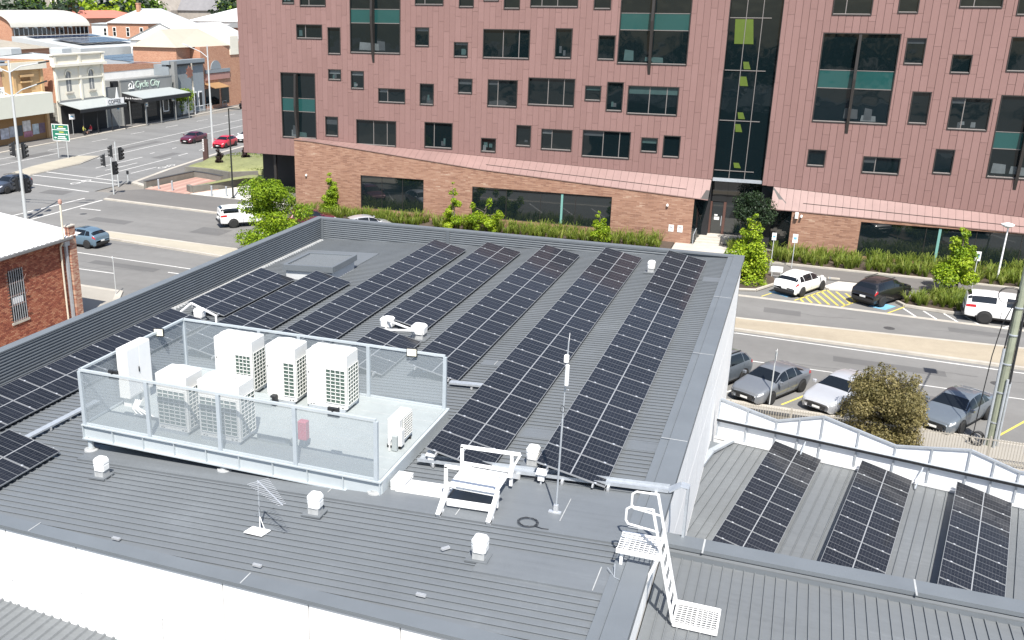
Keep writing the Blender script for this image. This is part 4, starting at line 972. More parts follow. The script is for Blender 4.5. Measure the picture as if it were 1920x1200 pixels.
# ================================================================ ground, roads and footpaths
def asphalt(name, c, patch=.25, fine=60.):
    t = NT(name); g = t.node('ShaderNodeNewGeometry'); P = g.outputs['Position']
    mp = t.node('ShaderNodeMapping'); mp.inputs['Scale'].default_value = (.06, .5, 1); t.link(P, mp.inputs['Vector'])
    n1 = t.noise(P, .10, 4); n2 = t.noise(P, 1.3, 5, .6); n3 = t.noise(mp.outputs[0], 1.0, 4); n4 = t.noise(P, fine, 2)
    f = t.math('ADD', t.math('ADD', t.math('MULTIPLY', n1, .3), t.math('MULTIPLY', n2, .2)), t.math('ADD', t.math('MULTIPLY', n3, .35), t.math('MULTIPLY', n4, .15)))
    t.link(t.ramp(f, [(.32, tuple(x*(1-patch) for x in c)), (.5, c), (.68, tuple(x*(1+patch) for x in c))]), t.b.inputs['Base Color'])
    t.b.inputs['Roughness'].default_value = .85; t.b.inputs['Specular IOR Level'].default_value = .3
    return t.m
M_ASPH = asphalt('asphalt', (.172, .169, .162), .24)
M_ASPH2 = asphalt('asphalt_main', (.176, .175, .170), .24)
M_PATH = asphalt('footpath_asphalt', (.145, .138, .13), .15)
M_KERB = mat('kerb_concrete', (.40, .37, .32), .85, var=.2, scale=2, coords='World')
M_DIRT = asphalt('dry_verge', (.33, .285, .215), .25, 12.)
M_MED = asphalt('median_concrete', (.36, .33, .265), .16, 9.)
M_LINE = mat('road_paint', (.62, .61, .58), .7, var=.25, scale=5, coords='World')
M_YEL = mat('yellow_paint', (.55, .46, .10), .7, var=.25, scale=4, coords='World')
M_BLUE = mat('blue_paint', (.16, .38, .55), .7, var=.3, scale=4, coords='World')
M_PAVE = brick_mat('pink_paving', [(.2, (.30, .17, .14)), (.6, (.42, .26, .21)), (.9, (.48, .32, .26))], (.35, .25, .21), .3, .12, .008, 'XZ')
M_EARTH = asphalt('town_ground', (.20, .185, .165), .25, 3.)
def sheet(name, pts, z, m, parent=None, kind='structure'):
    mb = MB(); mb.poly([(x, y, z) for x, y in pts]); o_ = mb.build(name, m, parent)
    if parent is None: o_['kind'] = kind
    return o_
def slab(name, pts, z0, z1, m, parent=None):
    a = sum(pts[i][0]*pts[(i+1) % len(pts)][1]-pts[(i+1) % len(pts)][0]*pts[i][1] for i in range(len(pts)))
    if a < 0: pts = pts[::-1]
    mb = MB(); mb.prism([(x, y, z0) for x, y in pts], (0, 0, z1-z0)); o_ = mb.build(name, m, parent)
    if parent is None: o_['kind'] = 'structure'
    return o_
sheet('ground', [(-1500, -300), (900, -300), (900, 2400), (-1500, 2400)], -.06, M_EARTH)
road = sheet('cross_road', [(-66.5, 40), (120, 40), (120, 79), (-66.5, 79)], 0, M_ASPH)
mroad = sheet('main_road', [(-96, -100), (-66.5, -100), (-66.5, 420), (-96, 420)], .0, M_ASPH2)
side = sheet('side_road', [(-220, 62), (-96, 62), (-96, 86), (-220, 86)], .0, M_ASPH2)
# medians on the cross road
def med_edge(x):      # lower and upper kerb line of the median
    if x < -40: t_ = (x+53)/13; return 62.4+(60.7-62.4)*t_, 64.3+(63.3-64.3)*t_
    t_ = min(1, (x+40)/38); return 60.7+(57.6-60.7)*t_+(-.06*max(0, x+2)), 63.3+(60.1-63.3)*t_+.03*max(0, x+2)
xs_ = [-53, -46, -40, -30, -20, -10, -2, 6, 13, 30, 60, 110]
lo = [(x, med_edge(x)[0]) for x in xs_]; hi = [(x, med_edge(x)[1]) for x in xs_]
nose = [(-53.9, 62.9), (-54.1, 63.4), (-53.9, 63.9)]
slab('median_kerb', lo+hi[::-1]+nose[::-1], -.05, .13, M_KERB)
def inset(l, d): return [(x, y+d) for x, y in l]
sheet('median_strip', inset(lo[:5], .3)+inset(hi[:5], -.3)[::-1], .135, M_MED)
sheet('median_verge', inset(lo[4:], .3)+inset(hi[4:], -.3)[::-1], .136, M_DIRT)
# far footpath, kerb, garden bed
slab('far_kerb', [(-62.7, 75.7), (-49.2, 74.25), (-40, 74.1), (-40, 74.45), (-49.2, 74.65), (-62.7, 76.1)], -.05, .125, M_KERB)
slab('far_footpath', [(-62.7, 76.1), (-49.2, 74.65), (-40, 74.45), (-40, 80), (-49, 80.4), (-62.2, 81.5), (-64.2, 79.6)], -.05, .12, M_PATH)
slab('corner_footpath', [(-62.3, 82.9), (-65.6, 84.9), (-67.2, 93), (-69, 106), (-71, 140), (-63, 140), (-64.2, 106), (-64.6, 95), (-62.9, 89)], -.05, .118, M_PATH)
slab('street_footpath', [(-40, 75.2), (-8.6, 75.2), (-8.6, 72.6), (-40, 72.6)], -.05, .12, M_PATH)
slab('street_footpath', [(-8.6, 75.2), (30, 73.6), (60, 73.6), (60, 71.6), (8, 71.7), (-8.6, 72.4)], -.05, .121, M_PATH)
slab('garden_kerb', [(-42, 75.5), (-8.6, 75.45), (-8.6, 75.2), (-42, 75.2)], -.05, .17, M_KERB)
slab('garden_kerb', [(-1.2, 75.45), (30, 73.85), (60, 73.6), (60, 73.3), (30, 73.6), (-1.2, 75.2)], -.05, .17, M_KERB)
M_SOIL = mat('garden_soil', (.075, .055, .04), .95, var=.3, scale=2, coords='World')
slab('garden_bed', [(-43.2, 75.5), (-8.7, 75.45), (-8.7, 79.0), (-43.2, 79.0)], -.05, .15, M_SOIL)
slab('garden_bed', [(-1.6, 75.45), (30, 73.85), (60, 73.8), (60, 79.0), (-1.6, 79.0)], -.05, .151, M_SOIL)
slab('entry_paving', [(-8.6, 79.2), (-8.6, 72.4), (-1.7, 72.2), (-1.7, 79.2), (-4.2, 79.2)], -.05, .127, M_CONC)
# parking bays across the street
sheet('bay_strip', [(-42, 68.6), (-30, 66.9), (-1.5, 65.75), (8, 65.05), (30, 63.6), (60, 62), (60, 61.6), (30, 63.2), (8, 64.6), (-1.5, 65.3), (-30, 66.4), (-42, 68.1)], .005, M_KERB)
slab('tree_bed', [(-5.4, 66.0), (-1.75, 67.0), (-.5, 69.4), (-1.0, 72.1), (-5.4, 72.3)], -.05, .14, M_SOIL)
mbk = MB(); mbk.path([(-5.4, 66.0, .1), (-1.75, 67.0, .1), (-.45, 69.4, .1)], .11, 6); mbk.build('tree_bed_kerb', M_KERB)['kind'] = 'structure'
slab('ramp_island', [(2.5, 69.8), (3.5, 71.6), (4.9, 71.6), (4.6, 69.55), (2.9, 69.35)], -.05, .10, mat('pale_ramp', (.55, .52, .47), .8, var=.08, scale=2, coords='World'))
slab('planted_island', [(7.0, 67.75), (7.4, 67.0), (10.2, 66.4), (11.3, 66.9), (12.2, 71.6), (9.5, 71.7), (8.2, 69.8)], -.05, .13, M_SOIL)
mbk = MB()
pts = [(7.0, 67.75), (7.4, 67.0), (8.0, 66.85), (8.7, 66.7), (9.4, 66.55), (10.2, 66.4), (10.9, 66.6), (11.3, 66.9)]
for a, b in zip(pts, pts[1:]):
    q = MB(); q.bar((*a, .1), (*b, .1), .22, .16); q.build('kerb_stone', M_KERB)['kind'] = 'structure'
t = thing('wheel_stop', 'pale concrete wheel stop between the white hatchback and the black car', 'wheel stop', (3.2, 72.0, .12)); MB().bbox(-.4, .4, -.09, .09, 0, .11, .02).build('block', M_KERB, t); MB().box(-.3, -.2, -.093, .093, .0, .112).build('bolt_plate', M_GALV, t)
def line(parent, a, b, w=.12, m=None, z=.004):
    a = Vector((*a, z)); b = Vector((*b, z)); d = (b-a).normalized(); n = Vector((-d.y, d.x, 0))*w/2
    MB().quad(a-n, b-n, b+n, a+n).build('road_marking', m or M_LINE, parent)
# yellow hatch between the accessible bays, blue bay patches
A1, A2, A3, A4 = Vector((.75, 65.75)), Vector((2.75, 69.3)), Vector((4.75, 68.6)), Vector((3.6, 65.4))
line(road, A1, A2, .12, M_YEL, .006); line(road, A4, A4+(A2-A1)*.9, .12, M_YEL, .006)
for i in range(9):
    p = A1+(A2-A1)*((i+1)/6) if i < 6 else A2+(A3-A2)*((i-5)/3.4)
    t_ = p.y-65.62; q = Vector((p.x+.32*t_, 65.62))
    bx_ = lambda y: A4.x+(y-A4.y)*.563
    if q.x > bx_(q.y): t_ = (bx_(p.y)-p.x)/(.32+.563); q = Vector((p.x+.32*t_, p.y-t_))
    if t_ > .2: line(road, p, q, .16, M_YEL, .006)
sheet('blue_patch', [(-.9, 67.2), (.3, 66.35), (1.1, 67.6), (0, 68.4)], .007, M_BLUE, road); sheet('blue_patch', [(5.2, 66.2), (6.2, 65.75), (6.9, 66.9), (5.9, 67.5)], .007, M_BLUE, road)
line(road, (6.3, 65.1), (7.4, 67.0), .12, M_YEL, .006); line(road, (-1.3, 65.9), (-.6, 67.2), .1, M_YEL, .006)
for i in range(4): line(road, (7.3+i*1.15, 66.6-.1*i), (7.9+i*1.15, 65.0-.1*i), .13, M_LINE, .006)
for x in (12.6, 15.5, 18.4, 21.3): line(road, (x, 64.5), (x+1.9, 67.4), .11, M_LINE, .006)
for x in (-42, -39, -36, -33, -30, -27, -24, -21, -18, -15, -12, -9): line(road, (x, 67.6), (x+2.3, 71.6), .1, M_LINE, .006)
# near side lane edge, bays and edge lines
line(road, (-53.5, 57.95), (-40, 57.0), .12); line(road, (-40, 57.0), (-2.3, 57.2), .1, None, .0045)
line(road, (-2.3, 57.25), (12.5, 56.2), .12); line(road, (12.5, 56.2), (60, 53.5), .12)
line(road, (-51, 53.95), (-44.3, 53.85), .12); line(road, (-35, 54.6), (-33.3, 54.5), .12); line(road, (-41, 55.6), (-38.5, 55.5), .12)
line(road, (-1.3, 52.6), (16, 51.9), .1); line(road, (16, 51.9), (60, 50), .1)
for x in (-2.5, .5, 3.6, 6.7, 9.75, 12.8, 15.9): line(road, (x+.1, 46.75), (x+1.65, 49.3), .11, M_YEL if x > -1 else M_LINE)
slab('near_kerb', [(-45, 50.05), (-41.0, 49.85), (-39.6, 47.6), (-25, 46.4), (40, 44.9), (40, 45.25), (-25, 46.75), (-39.3, 47.9), (-40.7, 50.2), (-45, 50.4)], -.05, .12, M_KERB)
M_NPATH = asphalt('near_footpath_concrete', (.30, .28, .245), .18, 14.)
slab('near_footpath', [(-45, 50.05), (-41.0, 49.85), (-39.6, 47.6), (-25, 46.4), (40, 44.9), (40, 30), (-45, 30)], -.05, .115, M_NPATH)
slab('near_footpath', [(-66, 50.2), (-45, 50.0), (-45, 30), (-66, 30)], -.05, .114, M_NPATH)
# main road markings and islands
for a, b in (((-76.0, 90.9), (-76.4, 100.2)), ((-74.0, 90.1), (-74.1, 96.1)), ((-71.9, 85.9), (-72.7, 101.0)), ((-70.0, 89.5), (-70.1, 94.4)), ((-80.7, 97), (-81.6, 117.9)), ((-81.6, 117.9), (-84, 160)), ((-84.3, 97), (-85.9, 121.8)), ((-85.9, 121.8), (-88.6, 165)), ((-87.4, 86), (-88.1, 98.5)), ((-83.9, 141), (-82.9, 137.5))): line(mroad, a, b, .14)
for y in range(64, 175, 9):
    dx = -.055*(y-100) if y > 100 else 0
    line(mroad, (-91.0+dx*.7, y), (-91.1+dx*.7, y+3.4), .12)
for y in range(103, 160, 5):
    line(mroad, (-77.3-.03*(y-103), y), (-77.35-.03*(y-103), y+1.0), .14); line(mroad, (-73.0-.11*(y-103)*.6, y), (-73.2-.11*(y-103)*.6, y+2.3), .14)
for a, b in (((-65.3, 64.9), (-64.9, 75.6)), ((-62.6, 65.4), (-62.7, 75.5)), ((-68.3, 84.9), (-80, 86.6)), ((-66.9, 83.2), (-79.5, 84.2)), ((-62.0, 71.5), (-59.6, 71.4)), ((-76.5, 80.0), (-66.8, 78.5)), ((-80.0, 77), (-78.5, 71)), ((-84, 80), (-82, 73))): line(mroad if a[0] < -66.5 else road, a, b, .2)
slab('traffic_island', [(-79.3, 84.0), (-79.7, 92.5), (-81.5, 98.0), (-83.9, 97.0), (-83.0, 88.7), (-81.5, 83.0)], -.05, .14, M_MED)
slab('island_kerb', [(-79.1, 83.8), (-79.5, 92.6), (-81.4, 98.3), (-84.1, 97.2), (-83.2, 88.6), (-81.6, 82.8)], -.05, .11, M_KERB)
slab('shop_footpath', [(-94.6, 88.0), (-95.8, 113), (-98.2, 145), (-100.2, 170), (-125, 170), (-125, 88)], -.05, .12, M_PATH)
slab('shop_kerb', [(-94.1, 88.0), (-95.3, 113), (-97.7, 145), (-99.7, 170), (-100.3, 170), (-98.3, 145), (-95.9, 113), (-94.7, 88)], -.05, .105, M_KERB)
slab('corner_kerb', [(-62.4, 82.4), (-66.0, 84.2), (-67.7, 93), (-69.5, 106), (-71.5, 140), (-71.0, 140), (-69.0, 106), (-67.2, 93), (-65.6, 84.8), (-62.2, 82.9)], -.05, .13, M_KERB)
# stencilled bicycle mark (simple figure of rings and bars)
def ring(parent, c, r, w, m, z):
    n = 18; vs = []; fs = []
    for i in range(n):
        a = 2*PI*i/n; vs += [(c[0]+r*math.cos(a), c[1]+r*math.sin(a)*1.6, z), (c[0]+(r-w)*math.cos(a), c[1]+(r-w)*math.sin(a)*1.6, z)]
    for i in range(n): j = (i+1) % n; fs.append((2*i, 2*j, 2*j+1, 2*i+1))
    MB().add(vs, fs).build('road_marking', m, parent)
for cx_, cy_ in ((-69.3, 95.2), (-71.4, 82.8)):
    ring(mroad, (cx_, cy_-.8), .42, .1, M_LINE, .006); ring(mroad, (cx_, cy_+.9), .42, .1, M_LINE, .006); line(mroad, (cx_, cy_-.8), (cx_+.35, cy_), .1, None, .007); line(mroad, (cx_+.35, cy_), (cx_, cy_+.9), .1, None, .0075)
# ---- corner garden: low walls, grass beds, paving, ramp
M_WALLC = mat('grey_block_wall', (.17, .16, .14), .85, var=.2, scale=2, coords='World')
M_COPE = mat('dark_coping', (.05, .05, .05), .7, var=.2)
slab('corner_paving', [(-62.2, 81.6), (-56.9, 80.9), (-55, 84), (-57.0, 88.4), (-61.4, 89.9)], -.05, .16, M_PAVE)
def lowwall(label, pts, h, th=.35, cap=True):
    t = thing('retaining_wall', label, 'wall', (*pts[0], 0)); o_ = Vector((*pts[0], 0))
    for a, b in zip(pts, pts[1:]):
        MB().bar(Vector((*a, h/2))-o_, Vector((*b, h/2))-o_, th, h).build('wall_run', M_WALLC, t)
        if cap: MB().bar(Vector((*a, h+.02))-o_, Vector((*b, h+.02))-o_, th+.04, .05).build('coping', M_COPE, t)
    return t
lowwall('low grey wall with dark coping round the pink paving at the corner', [(-62.7, 82.3), (-62.3, 86), (-61.8, 89.8), (-60.0, 89.4), (-57.3, 88.4)], .75)
lowwall('low grey wall beside the ramp below the grass bed', [(-57.5, 82.4), (-56.6, 81.7), (-55.4, 84.5), (-54.0, 88.5), (-48.0, 88.5)], .8, .35, False)
lowwall('upper grey wall behind the grass bed near the sign pylon', [(-64.0, 91.5), (-60.5, 91.2), (-57.5, 90.2), (-55, 92)], .9, .3, False)
M_BEDGR = mat('mown_grass', (.20, .21, .09), .9, var=.3, scale=3, coords='World', bump=.3)
def mound(name, pts, h):
    c = Vector((sum(p[0] for p in pts)/len(pts), sum(p[1] for p in pts)/len(pts), 0)); vs = []; fs = []; n = len(pts)
    for k, (s, z) in enumerate(((1, .3), (.96, h*.8), (.7, h), (.35, h*1.04))):
        for p in pts: q = c+(Vector((*p, 0))-c)*s; vs.append((q.x+random.uniform(-.12, .12)*(k > 0), q.y+random.uniform(-.12, .12)*(k > 0), z+random.uniform(-.05, .05)))
    for k in range(3):
        for i in range(n): j = (i+1) % n; fs.append((k*n+i, k*n+j, k*n+n+j, k*n+n+i))
    fs.append(tuple(range(3*n, 4*n))); o_ = MB().add(vs, fs).build(name, M_BEDGR, None, True); o_['kind'] = 'structure'; return o_
def dens(pts, m=4):
    out = []
    for i in range(len(pts)):
        a, b = pts[i], pts[(i+1) % len(pts)]
        for k in range(m): out.append((a[0]+(b[0]-a[0])*k/m, a[1]+(b[1]-a[1])*k/m))
    return out
mound('grass_bed', dens([(-57.2, 82.8), (-56.3, 82.3), (-53.9, 88.2), (-49.5, 88.4), (-49.5, 91), (-55, 90.8)]), .85)
mound('grass_bed', dens([(-64.2, 92), (-60.5, 91.6), (-57.3, 90.6), (-54.5, 92.5), (-50, 92.5), (-50, 104), (-63.5, 104), (-66.0, 100)]), 1.0)
slab('corner_ramp', [(-56.5, 81.2), (-49, 80.4), (-43.3, 80.2), (-43.3, 84), (-49, 86.5), (-53.6, 87.5)], -.05, .14, mat('white_concrete', (.55, .53, .48), .8, var=.12, scale=1.5, coords='World'))
slab('hedge_wall', [(-47.2, 81.3), (-43.35, 81.3), (-43.35, 82.0), (-47.2, 82.0)], 0, 1.05, M_WALLC)
slab('undercroft_floor', [(-49.4, 84), (-43.3, 84), (-43.3, 100), (-49.4, 100)], -.05, .15, M_PATH)

# repairs, covers and stains on the road surface
random.seed(77)
M_PATCH = asphalt('asphalt_patch', (.125, .123, .12), .2); M_TAR = mat('tar_seal', (.06, .06, .06), .6, var=.2)
for x, y, w2, d2 in ((-58, 67.5, 4.2, 1.4), (-48, 55.5, 6, .9), (-47, 67, 3, 2.2), (-56, 60.2, 3.6, 1.2), (3, 54.3, 5.5, .9), (9.5, 62.6, 3.4, .8), (-1.0, 62.3, 2.2, 1.1), (5.5, 50.2, 2.2, .7)):
    MB().quad((x, y, .0025), (x+w2, y-.05*w2, .0025), (x+w2, y-.05*w2+d2, .0025), (x, y+d2, .0025)).build('repair_patch', M_PATCH, road)
for x, y, w2, d2 in ((-90, 92, 1.6, 7), (-83.5, 104, 1.2, 9), (-75, 100, 1.4, 5), (-71, 76, 3, 2.0), (-87, 72, 5, 2.2)):
    MB().quad((x, y, .0025), (x+w2, y, .0025), (x+w2-.3, y+d2, .0025), (x-.3, y+d2, .0025)).build('repair_patch', M_PATCH, mroad)
for k in range(16):
    x = random.choice((random.uniform(-60, -42), random.uniform(-2, 14))); y = random.choice((random.uniform(52.5, 56.5), random.uniform(61, 64.5))); pts = [(x, y, .002)]
    for j in range(6): x += random.uniform(.3, 1.0); y += random.uniform(-.18, .18); pts.append((x, y, .002))
    q = MB()
    for a, b in zip(pts, pts[1:]): q.quad((a[0], a[1]-.015, .003), (b[0], b[1]-.015, .003), (b[0], b[1]+.02, .003), (a[0], a[1]+.02, .003))
    q.build('crack_seal', M_TAR, road)
for x, y in ((-57.5, 57.0), (-60, 69.5), (6.2, 61.8), (10.8, 54.0)):
    n = 14; MB().poly([(x+.32*math.cos(2*PI*i/n), y+.32*math.sin(2*PI*i/n), .0035) for i in range(n)]).build('manhole_cover', M_TAR, road)
# ================================================================ vehicles
M_TYRE = mat('tyre_rubber', (.018, .018, .018), .85, var=.15)
M_RIM = mat('alloy_rim', (.55, .56, .57), .35, metal=.25, var=.08)
M_RIMD = mat('dark_rim', (.10, .10, .105), .4, metal=.4, var=.08)
M_CGLASS = mat('car_glass', (.008, .010, .012), .06, var=0, ior=1.6)
M_TRIM = mat('car_trim', (.02, .02, .021), .6, var=.1)
M_HEAD = mat('headlamp', (.55, .57, .6), .15, var=.05, coat=.6)
M_TAIL = mat('tail_lamp', (.42, .015, .02), .2, var=.05, coat=.5)
M_PLATE = mat('number_plate', (.7, .7, .68), .5, var=.05)
M_CHROME = mat('chrome', (.6, .6, .62), .2, metal=.9, var=.03)
def paint(name, c, metal=.0):
    return mat(name, c, .35, metal=metal, var=.03, scale=2, coat=.8)
def crom(a, b, c, d, t):
    return .5*((2*b)+(-a+c)*t+(2*a-5*b+4*c-d)*t*t+(-a+3*b-3*c+d)*t*t*t)
def refine(st, n=3):
    out = []; N = len(st)
    for i in range(N-1):
        A_, B_, C_, D_ = st[max(0, i-1)], st[i], st[i+1], st[min(N-1, i+2)]
        for k in range(n):
            t = k/n; out.append([B_[0]+(C_[0]-B_[0])*t]+[crom(A_[j], B_[j], C_[j], D_[j], t)*.55+(B_[j]+(C_[j]-B_[j])*t)*.45 for j in range(1, len(B_))])
    out.append(list(st[-1])); return out
# stations: x, bottom z, shoulder z, top z, half width at shoulder, half width at top
TYPES = {
 'hatch': dict(wb=2.6, r=.32, st=[(2.12,.30,.55,.60,.60,.50),(2.05,.20,.66,.70,.76,.66),(1.75,.19,.78,.85,.86,.74),(1.02,.19,.93,1.00,.89,.76),(.30,.19,.95,1.37,.90,.63),(-.25,.19,.96,1.47,.90,.62),(-1.05,.19,.98,1.44,.90,.60),(-1.62,.20,1.0,1.32,.88,.57),(-1.98,.24,1.0,1.06,.84,.66),(-2.10,.30,.86,.90,.80,.70),(-2.13,.36,.6,.64,.74,.6)], ws=(3, 4), rw=(7, 8), side=(3.35, 7.1), belt=1.0),
 'suv': dict(wb=2.67, r=.35, st=[(2.18,.36,.66,.72,.64,.54),(2.10,.24,.80,.86,.80,.70),(1.80,.23,.92,.99,.88,.77),(1.05,.23,1.04,1.12,.90,.78),(.38,.23,1.06,1.52,.91,.66),(-.2,.23,1.07,1.62,.91,.65),(-1.15,.23,1.09,1.60,.91,.63),(-1.75,.25,1.1,1.46,.89,.60),(-2.02,.30,1.08,1.14,.86,.68),(-2.15,.36,.92,.96,.82,.72),(-2.18,.42,.65,.7,.76,.6)], ws=(3, 4), rw=(7, 8), side=(3.3, 7.2), belt=1.1),
 'sedan': dict(wb=2.7, r=.32, st=[(2.32,.28,.52,.57,.60,.50),(2.24,.19,.64,.69,.77,.68),(1.9,.18,.76,.83,.87,.76),(1.05,.18,.90,.97,.89,.77),(.30,.18,.92,1.33,.90,.62),(-.25,.18,.93,1.43,.90,.61),(-.95,.18,.95,1.38,.90,.59),(-1.62,.19,.98,1.08,.89,.70),(-2.05,.21,.98,1.06,.86,.74),(-2.24,.28,.86,.92,.81,.70),(-2.28,.36,.6,.66,.74,.6)], ws=(3, 4), rw=(6, 7), side=(3.3, 6.6), belt=.97),
 'ute': dict(wb=3.1, r=.38, st=[(2.55,.42,.78,.84,.70,.60),(2.47,.34,.95,1.02,.84,.74),(2.1,.34,1.05,1.13,.89,.78),(1.35,.34,1.10,1.18,.90,.79),(.72,.34,1.12,1.66,.90,.66),(.2,.34,1.12,1.76,.90,.66),(-.75,.34,1.12,1.78,.90,.66),(-1.6,.36,1.12,1.80,.90,.67),(-2.35,.40,1.12,1.76,.89,.67),(-2.62,.44,1.1,1.62,.88,.66),(-2.66,.5,1.0,1.1,.86,.66)], ws=(3, 4), rw=(8, 9), side=(3.3, 8.3), belt=1.15)}
CAR_MESH = {}
def make_car(label, kind, col, p, d, rim=None, trimcol=None, two_tone=None, group=None, roofglass=False):
    """p: centre on the ground, d: heading vector"""
    T = TYPES[kind]; st = refine(T['st'], 3); n3 = 3
    ang = math.atan2(d[1], d[0])
    t = thing('ute' if kind == 'ute' else 'car', label, 'pickup' if kind == 'ute' else 'car', (p[0], p[1], p[2] if len(p) > 2 else 0), ang, group)
    def half(s):
        x, zb, zs, zt, ws, wt = s
        return [(x, ws*.90, zb), (x, ws*.985, zb+(zs-zb)*.35), (x, ws, zb+(zs-zb)*.72), (x, ws*.975, zs), (x, (wt+ws*.975)/2+.012, zs+(zt-zs)*.52), (x, wt, zs+(zt-zs)*.93), (x, wt*.82, zt), (x, wt*.4, zt+.012), (x, 0, zt+.016)]
    H = [half(s) for s in st]; NV = 9
    def S(u, v, sgn, off=0.):
        """surface point: u in original station units, v in section units"""
        def at(u, v):
            uu = max(0, min(len(H)-1.0001, u*n3)); vv = max(0, min(NV-1.0001, v)); i, j = int(uu), int(vv); a, b = uu-i, vv-j
            P = [Vector(H[i][j]), Vector(H[i+1][j]), Vector(H[i+1][j+1]), Vector(H[i][j+1])]
            return P[0]*(1-a)*(1-b)+P[1]*a*(1-b)+P[2]*a*b+P[3]*(1-a)*b
        q = at(u, v)
        if off:
            e = .02; du = at(min(u+e, (len(H)-1)/n3-1e-4), v)-at(max(0, u-e), v); dv = at(u, min(v+e, NV-1.001))-at(u, max(v-e, 0)); nn = du.cross(dv)
            if nn.length > 1e-9:
                nn.normalize(); c = Vector((q.x*.2, 0, .6))
                if nn.dot(q-c) < 0: nn = -nn
                q = q+nn*off
        return (q.x, q.y*sgn, q.z)
    mb = MB(); vs = []; fs = []; M = 2*NV-1
    for h in H:
        for v in h: vs.append((v[0], -v[1], v[2]))
        for v in h[-2::-1]: vs.append(v)
    for i in range(len(H)-1):
        for j in range(M-1): a = i*M+j; fs.append((a, a+1, a+M+1, a+M))
    fs.append(tuple(range(M))); fs.append(tuple(range(len(H)*M-1, (len(H)-1)*M-1, -1)))
    mb.add(vs, fs); body = mb.build('body', col, t, True)
    def patch(name, u0, u1, v0, v1, sg, m, off=.006, nu=5, nv=4, u0b=None, u1b=None):
        q = MB(); V = []; F = []
        for j in range(nv+1):
            fj = j/nv; ua = u0+((u0b if u0b is not None else u0)-u0)*fj; ub = u1+((u1b if u1b is not None else u1)-u1)*fj
            for i in range(nu+1): V.append(S(ua+(ub-ua)*i/nu, v0+(v1-v0)*fj, sg, off))
        for j in range(nv):
            for i in range(nu): a = j*(nu+1)+i; F.append((a, a+1, a+nu+2, a+nu+1))
        return q.add(V, F).build(name, m, t, True)
    def patch2(name, u0, u1, v0, m, off=.006, nu=5, parent=None):
        """spans both sides of the roof line"""
        q = MB(); V = []; F = []; vs_ = [v0+(8-v0)*k/6 for k in range(7)]; cols = [(v, -1) for v in vs_]+[(v, 1) for v in vs_[-2::-1]]; W_ = len(cols)
        for i in range(nu+1):
            for v, s in cols: V.append(S(u0+(u1-u0)*i/nu, v, s, off))
        for i in range(nu):
            for j in range(W_-1): a = i*W_+j; F.append((a, a+1, a+W_+1, a+W_))
        return q.add(V, F).build(name, m, t, True)
    patch2('windscreen', T['ws'][0]+.10, T['ws'][1]-.04, 4.2, M_CGLASS)
    patch2('rear_window', T['rw'][0]+.12, T['rw'][1]-.15, 4.2, M_CGLASS)
    if roofglass: patch2('sunroof', T['ws'][1]+.4, T['ws'][1]+1.6, 6.6, M_CGLASS)
    s0, s1 = T['side']; m1 = s0+(s1-s0)*.40; m2 = s0+(s1-s0)*.74
    for sg in (-1, 1):
        if kind == 'ute':
            patch('side_window', s0+.25, 4.9, 3.18, 4.85, sg, M_CGLASS, u0b=s0+.75)
            patch('side_window', 5.15, 5.75, 3.18, 4.85, sg, M_CGLASS)
            patch('canopy_window', 6.35, 8.1, 3.5, 4.75, sg, M_CGLASS)
        else:
            patch('side_window', s0+.05, m1-.03, 3.15, 4.9, sg, M_CGLASS, u0b=s0+.62)
            patch('side_window', m1+.05, m2-.03, 3.15, 4.9, sg, M_CGLASS)
            patch('side_window', m2+.05, s1-.1, 3.15, 4.8, sg, M_CGLASS, u1b=s1-.45)
        for u in ((m1+.01, m2+.01) if kind != 'ute' else (5.02, 5.95)):
            patch('door_seam', u-.012, u+.012, .3, 3.1, sg, M_TRIM, .003, 1, 4)
        patch('sill_trim', 2.2, 7.6, .0, .35, sg, M_TRIM, .006, 8, 1)
        patch('headlamp', .55, 1.75, 2.55, 3.35, sg, M_HEAD, .008)
        nl = len(T['st'])-1
        patch('tail_lamp', nl-2.35, nl-.95, 2.35, 3.1, sg, M_TAIL, .008)
        # mirror
        mx = T['st'][3][0]-.15; mw = T['st'][4][4]; mz = T['st'][4][2]+.06
        MB().bbox(mx-.09, mx+.05, min(sg*mw, sg*(mw+.2)), max(sg*mw, sg*(mw+.2)), mz, mz+.14, .03).build('mirror', col, t)
    x1 = T['st'][0][0]; xr = T['st'][-1][0]; zf = T['st'][0][1]
    MB().hex8([(x1-.06, -.5, zf+.02), (x1+.012, -.45, zf+.02), (x1+.012, .45, zf+.02), (x1-.06, .5, zf+.02)], [(x1-.06, -.48, zf+.22), (x1+.012, -.42, zf+.2), (x1+.012, .42, zf+.2), (x1-.06, .48, zf+.22)]).build('grille', M_TRIM, t)
    MB().box(x1+.013, x1+.025, -.19, .19, zf+.05, zf+.15).build('number_plate', M_PLATE, t)
    zp = T['st'][-2][2]-.2
    MB().box(xr-.028, xr-.0, -.19, .19, zp-.12, zp-.0).build('number_plate', M_PLATE, t)
    MB().box(xr-.03, xr+.25, -.72, .72, T['st'][-1][1]-.04, T['st'][-1][1]+.14).build('bumper_trim', M_TRIM, t)
    MB().box(T['st'][-2][0]+.15, T['st'][1][0]-.15, -.74, .74, T['st'][4][1]-.04, T['st'][4][1]+.2).build('underbody', M_TRIM, t)
    if kind in ('suv',):
        for sg in (-1, 1): MB().bar((.2, sg*.6, T['st'][5][3]+.05), (-1.3, sg*.57, T['st'][6][3]+.04), .04, .04).build('roof_rail', M_TRIM, t)
    if kind == 'ute':
        MB().box(xr-.12, xr+.05, -.8, .8, .48, .62).build('rear_step', M_TRIM if two_tone is None else M_CHROME, t)
    key = (kind, rim.name if rim else 'a')
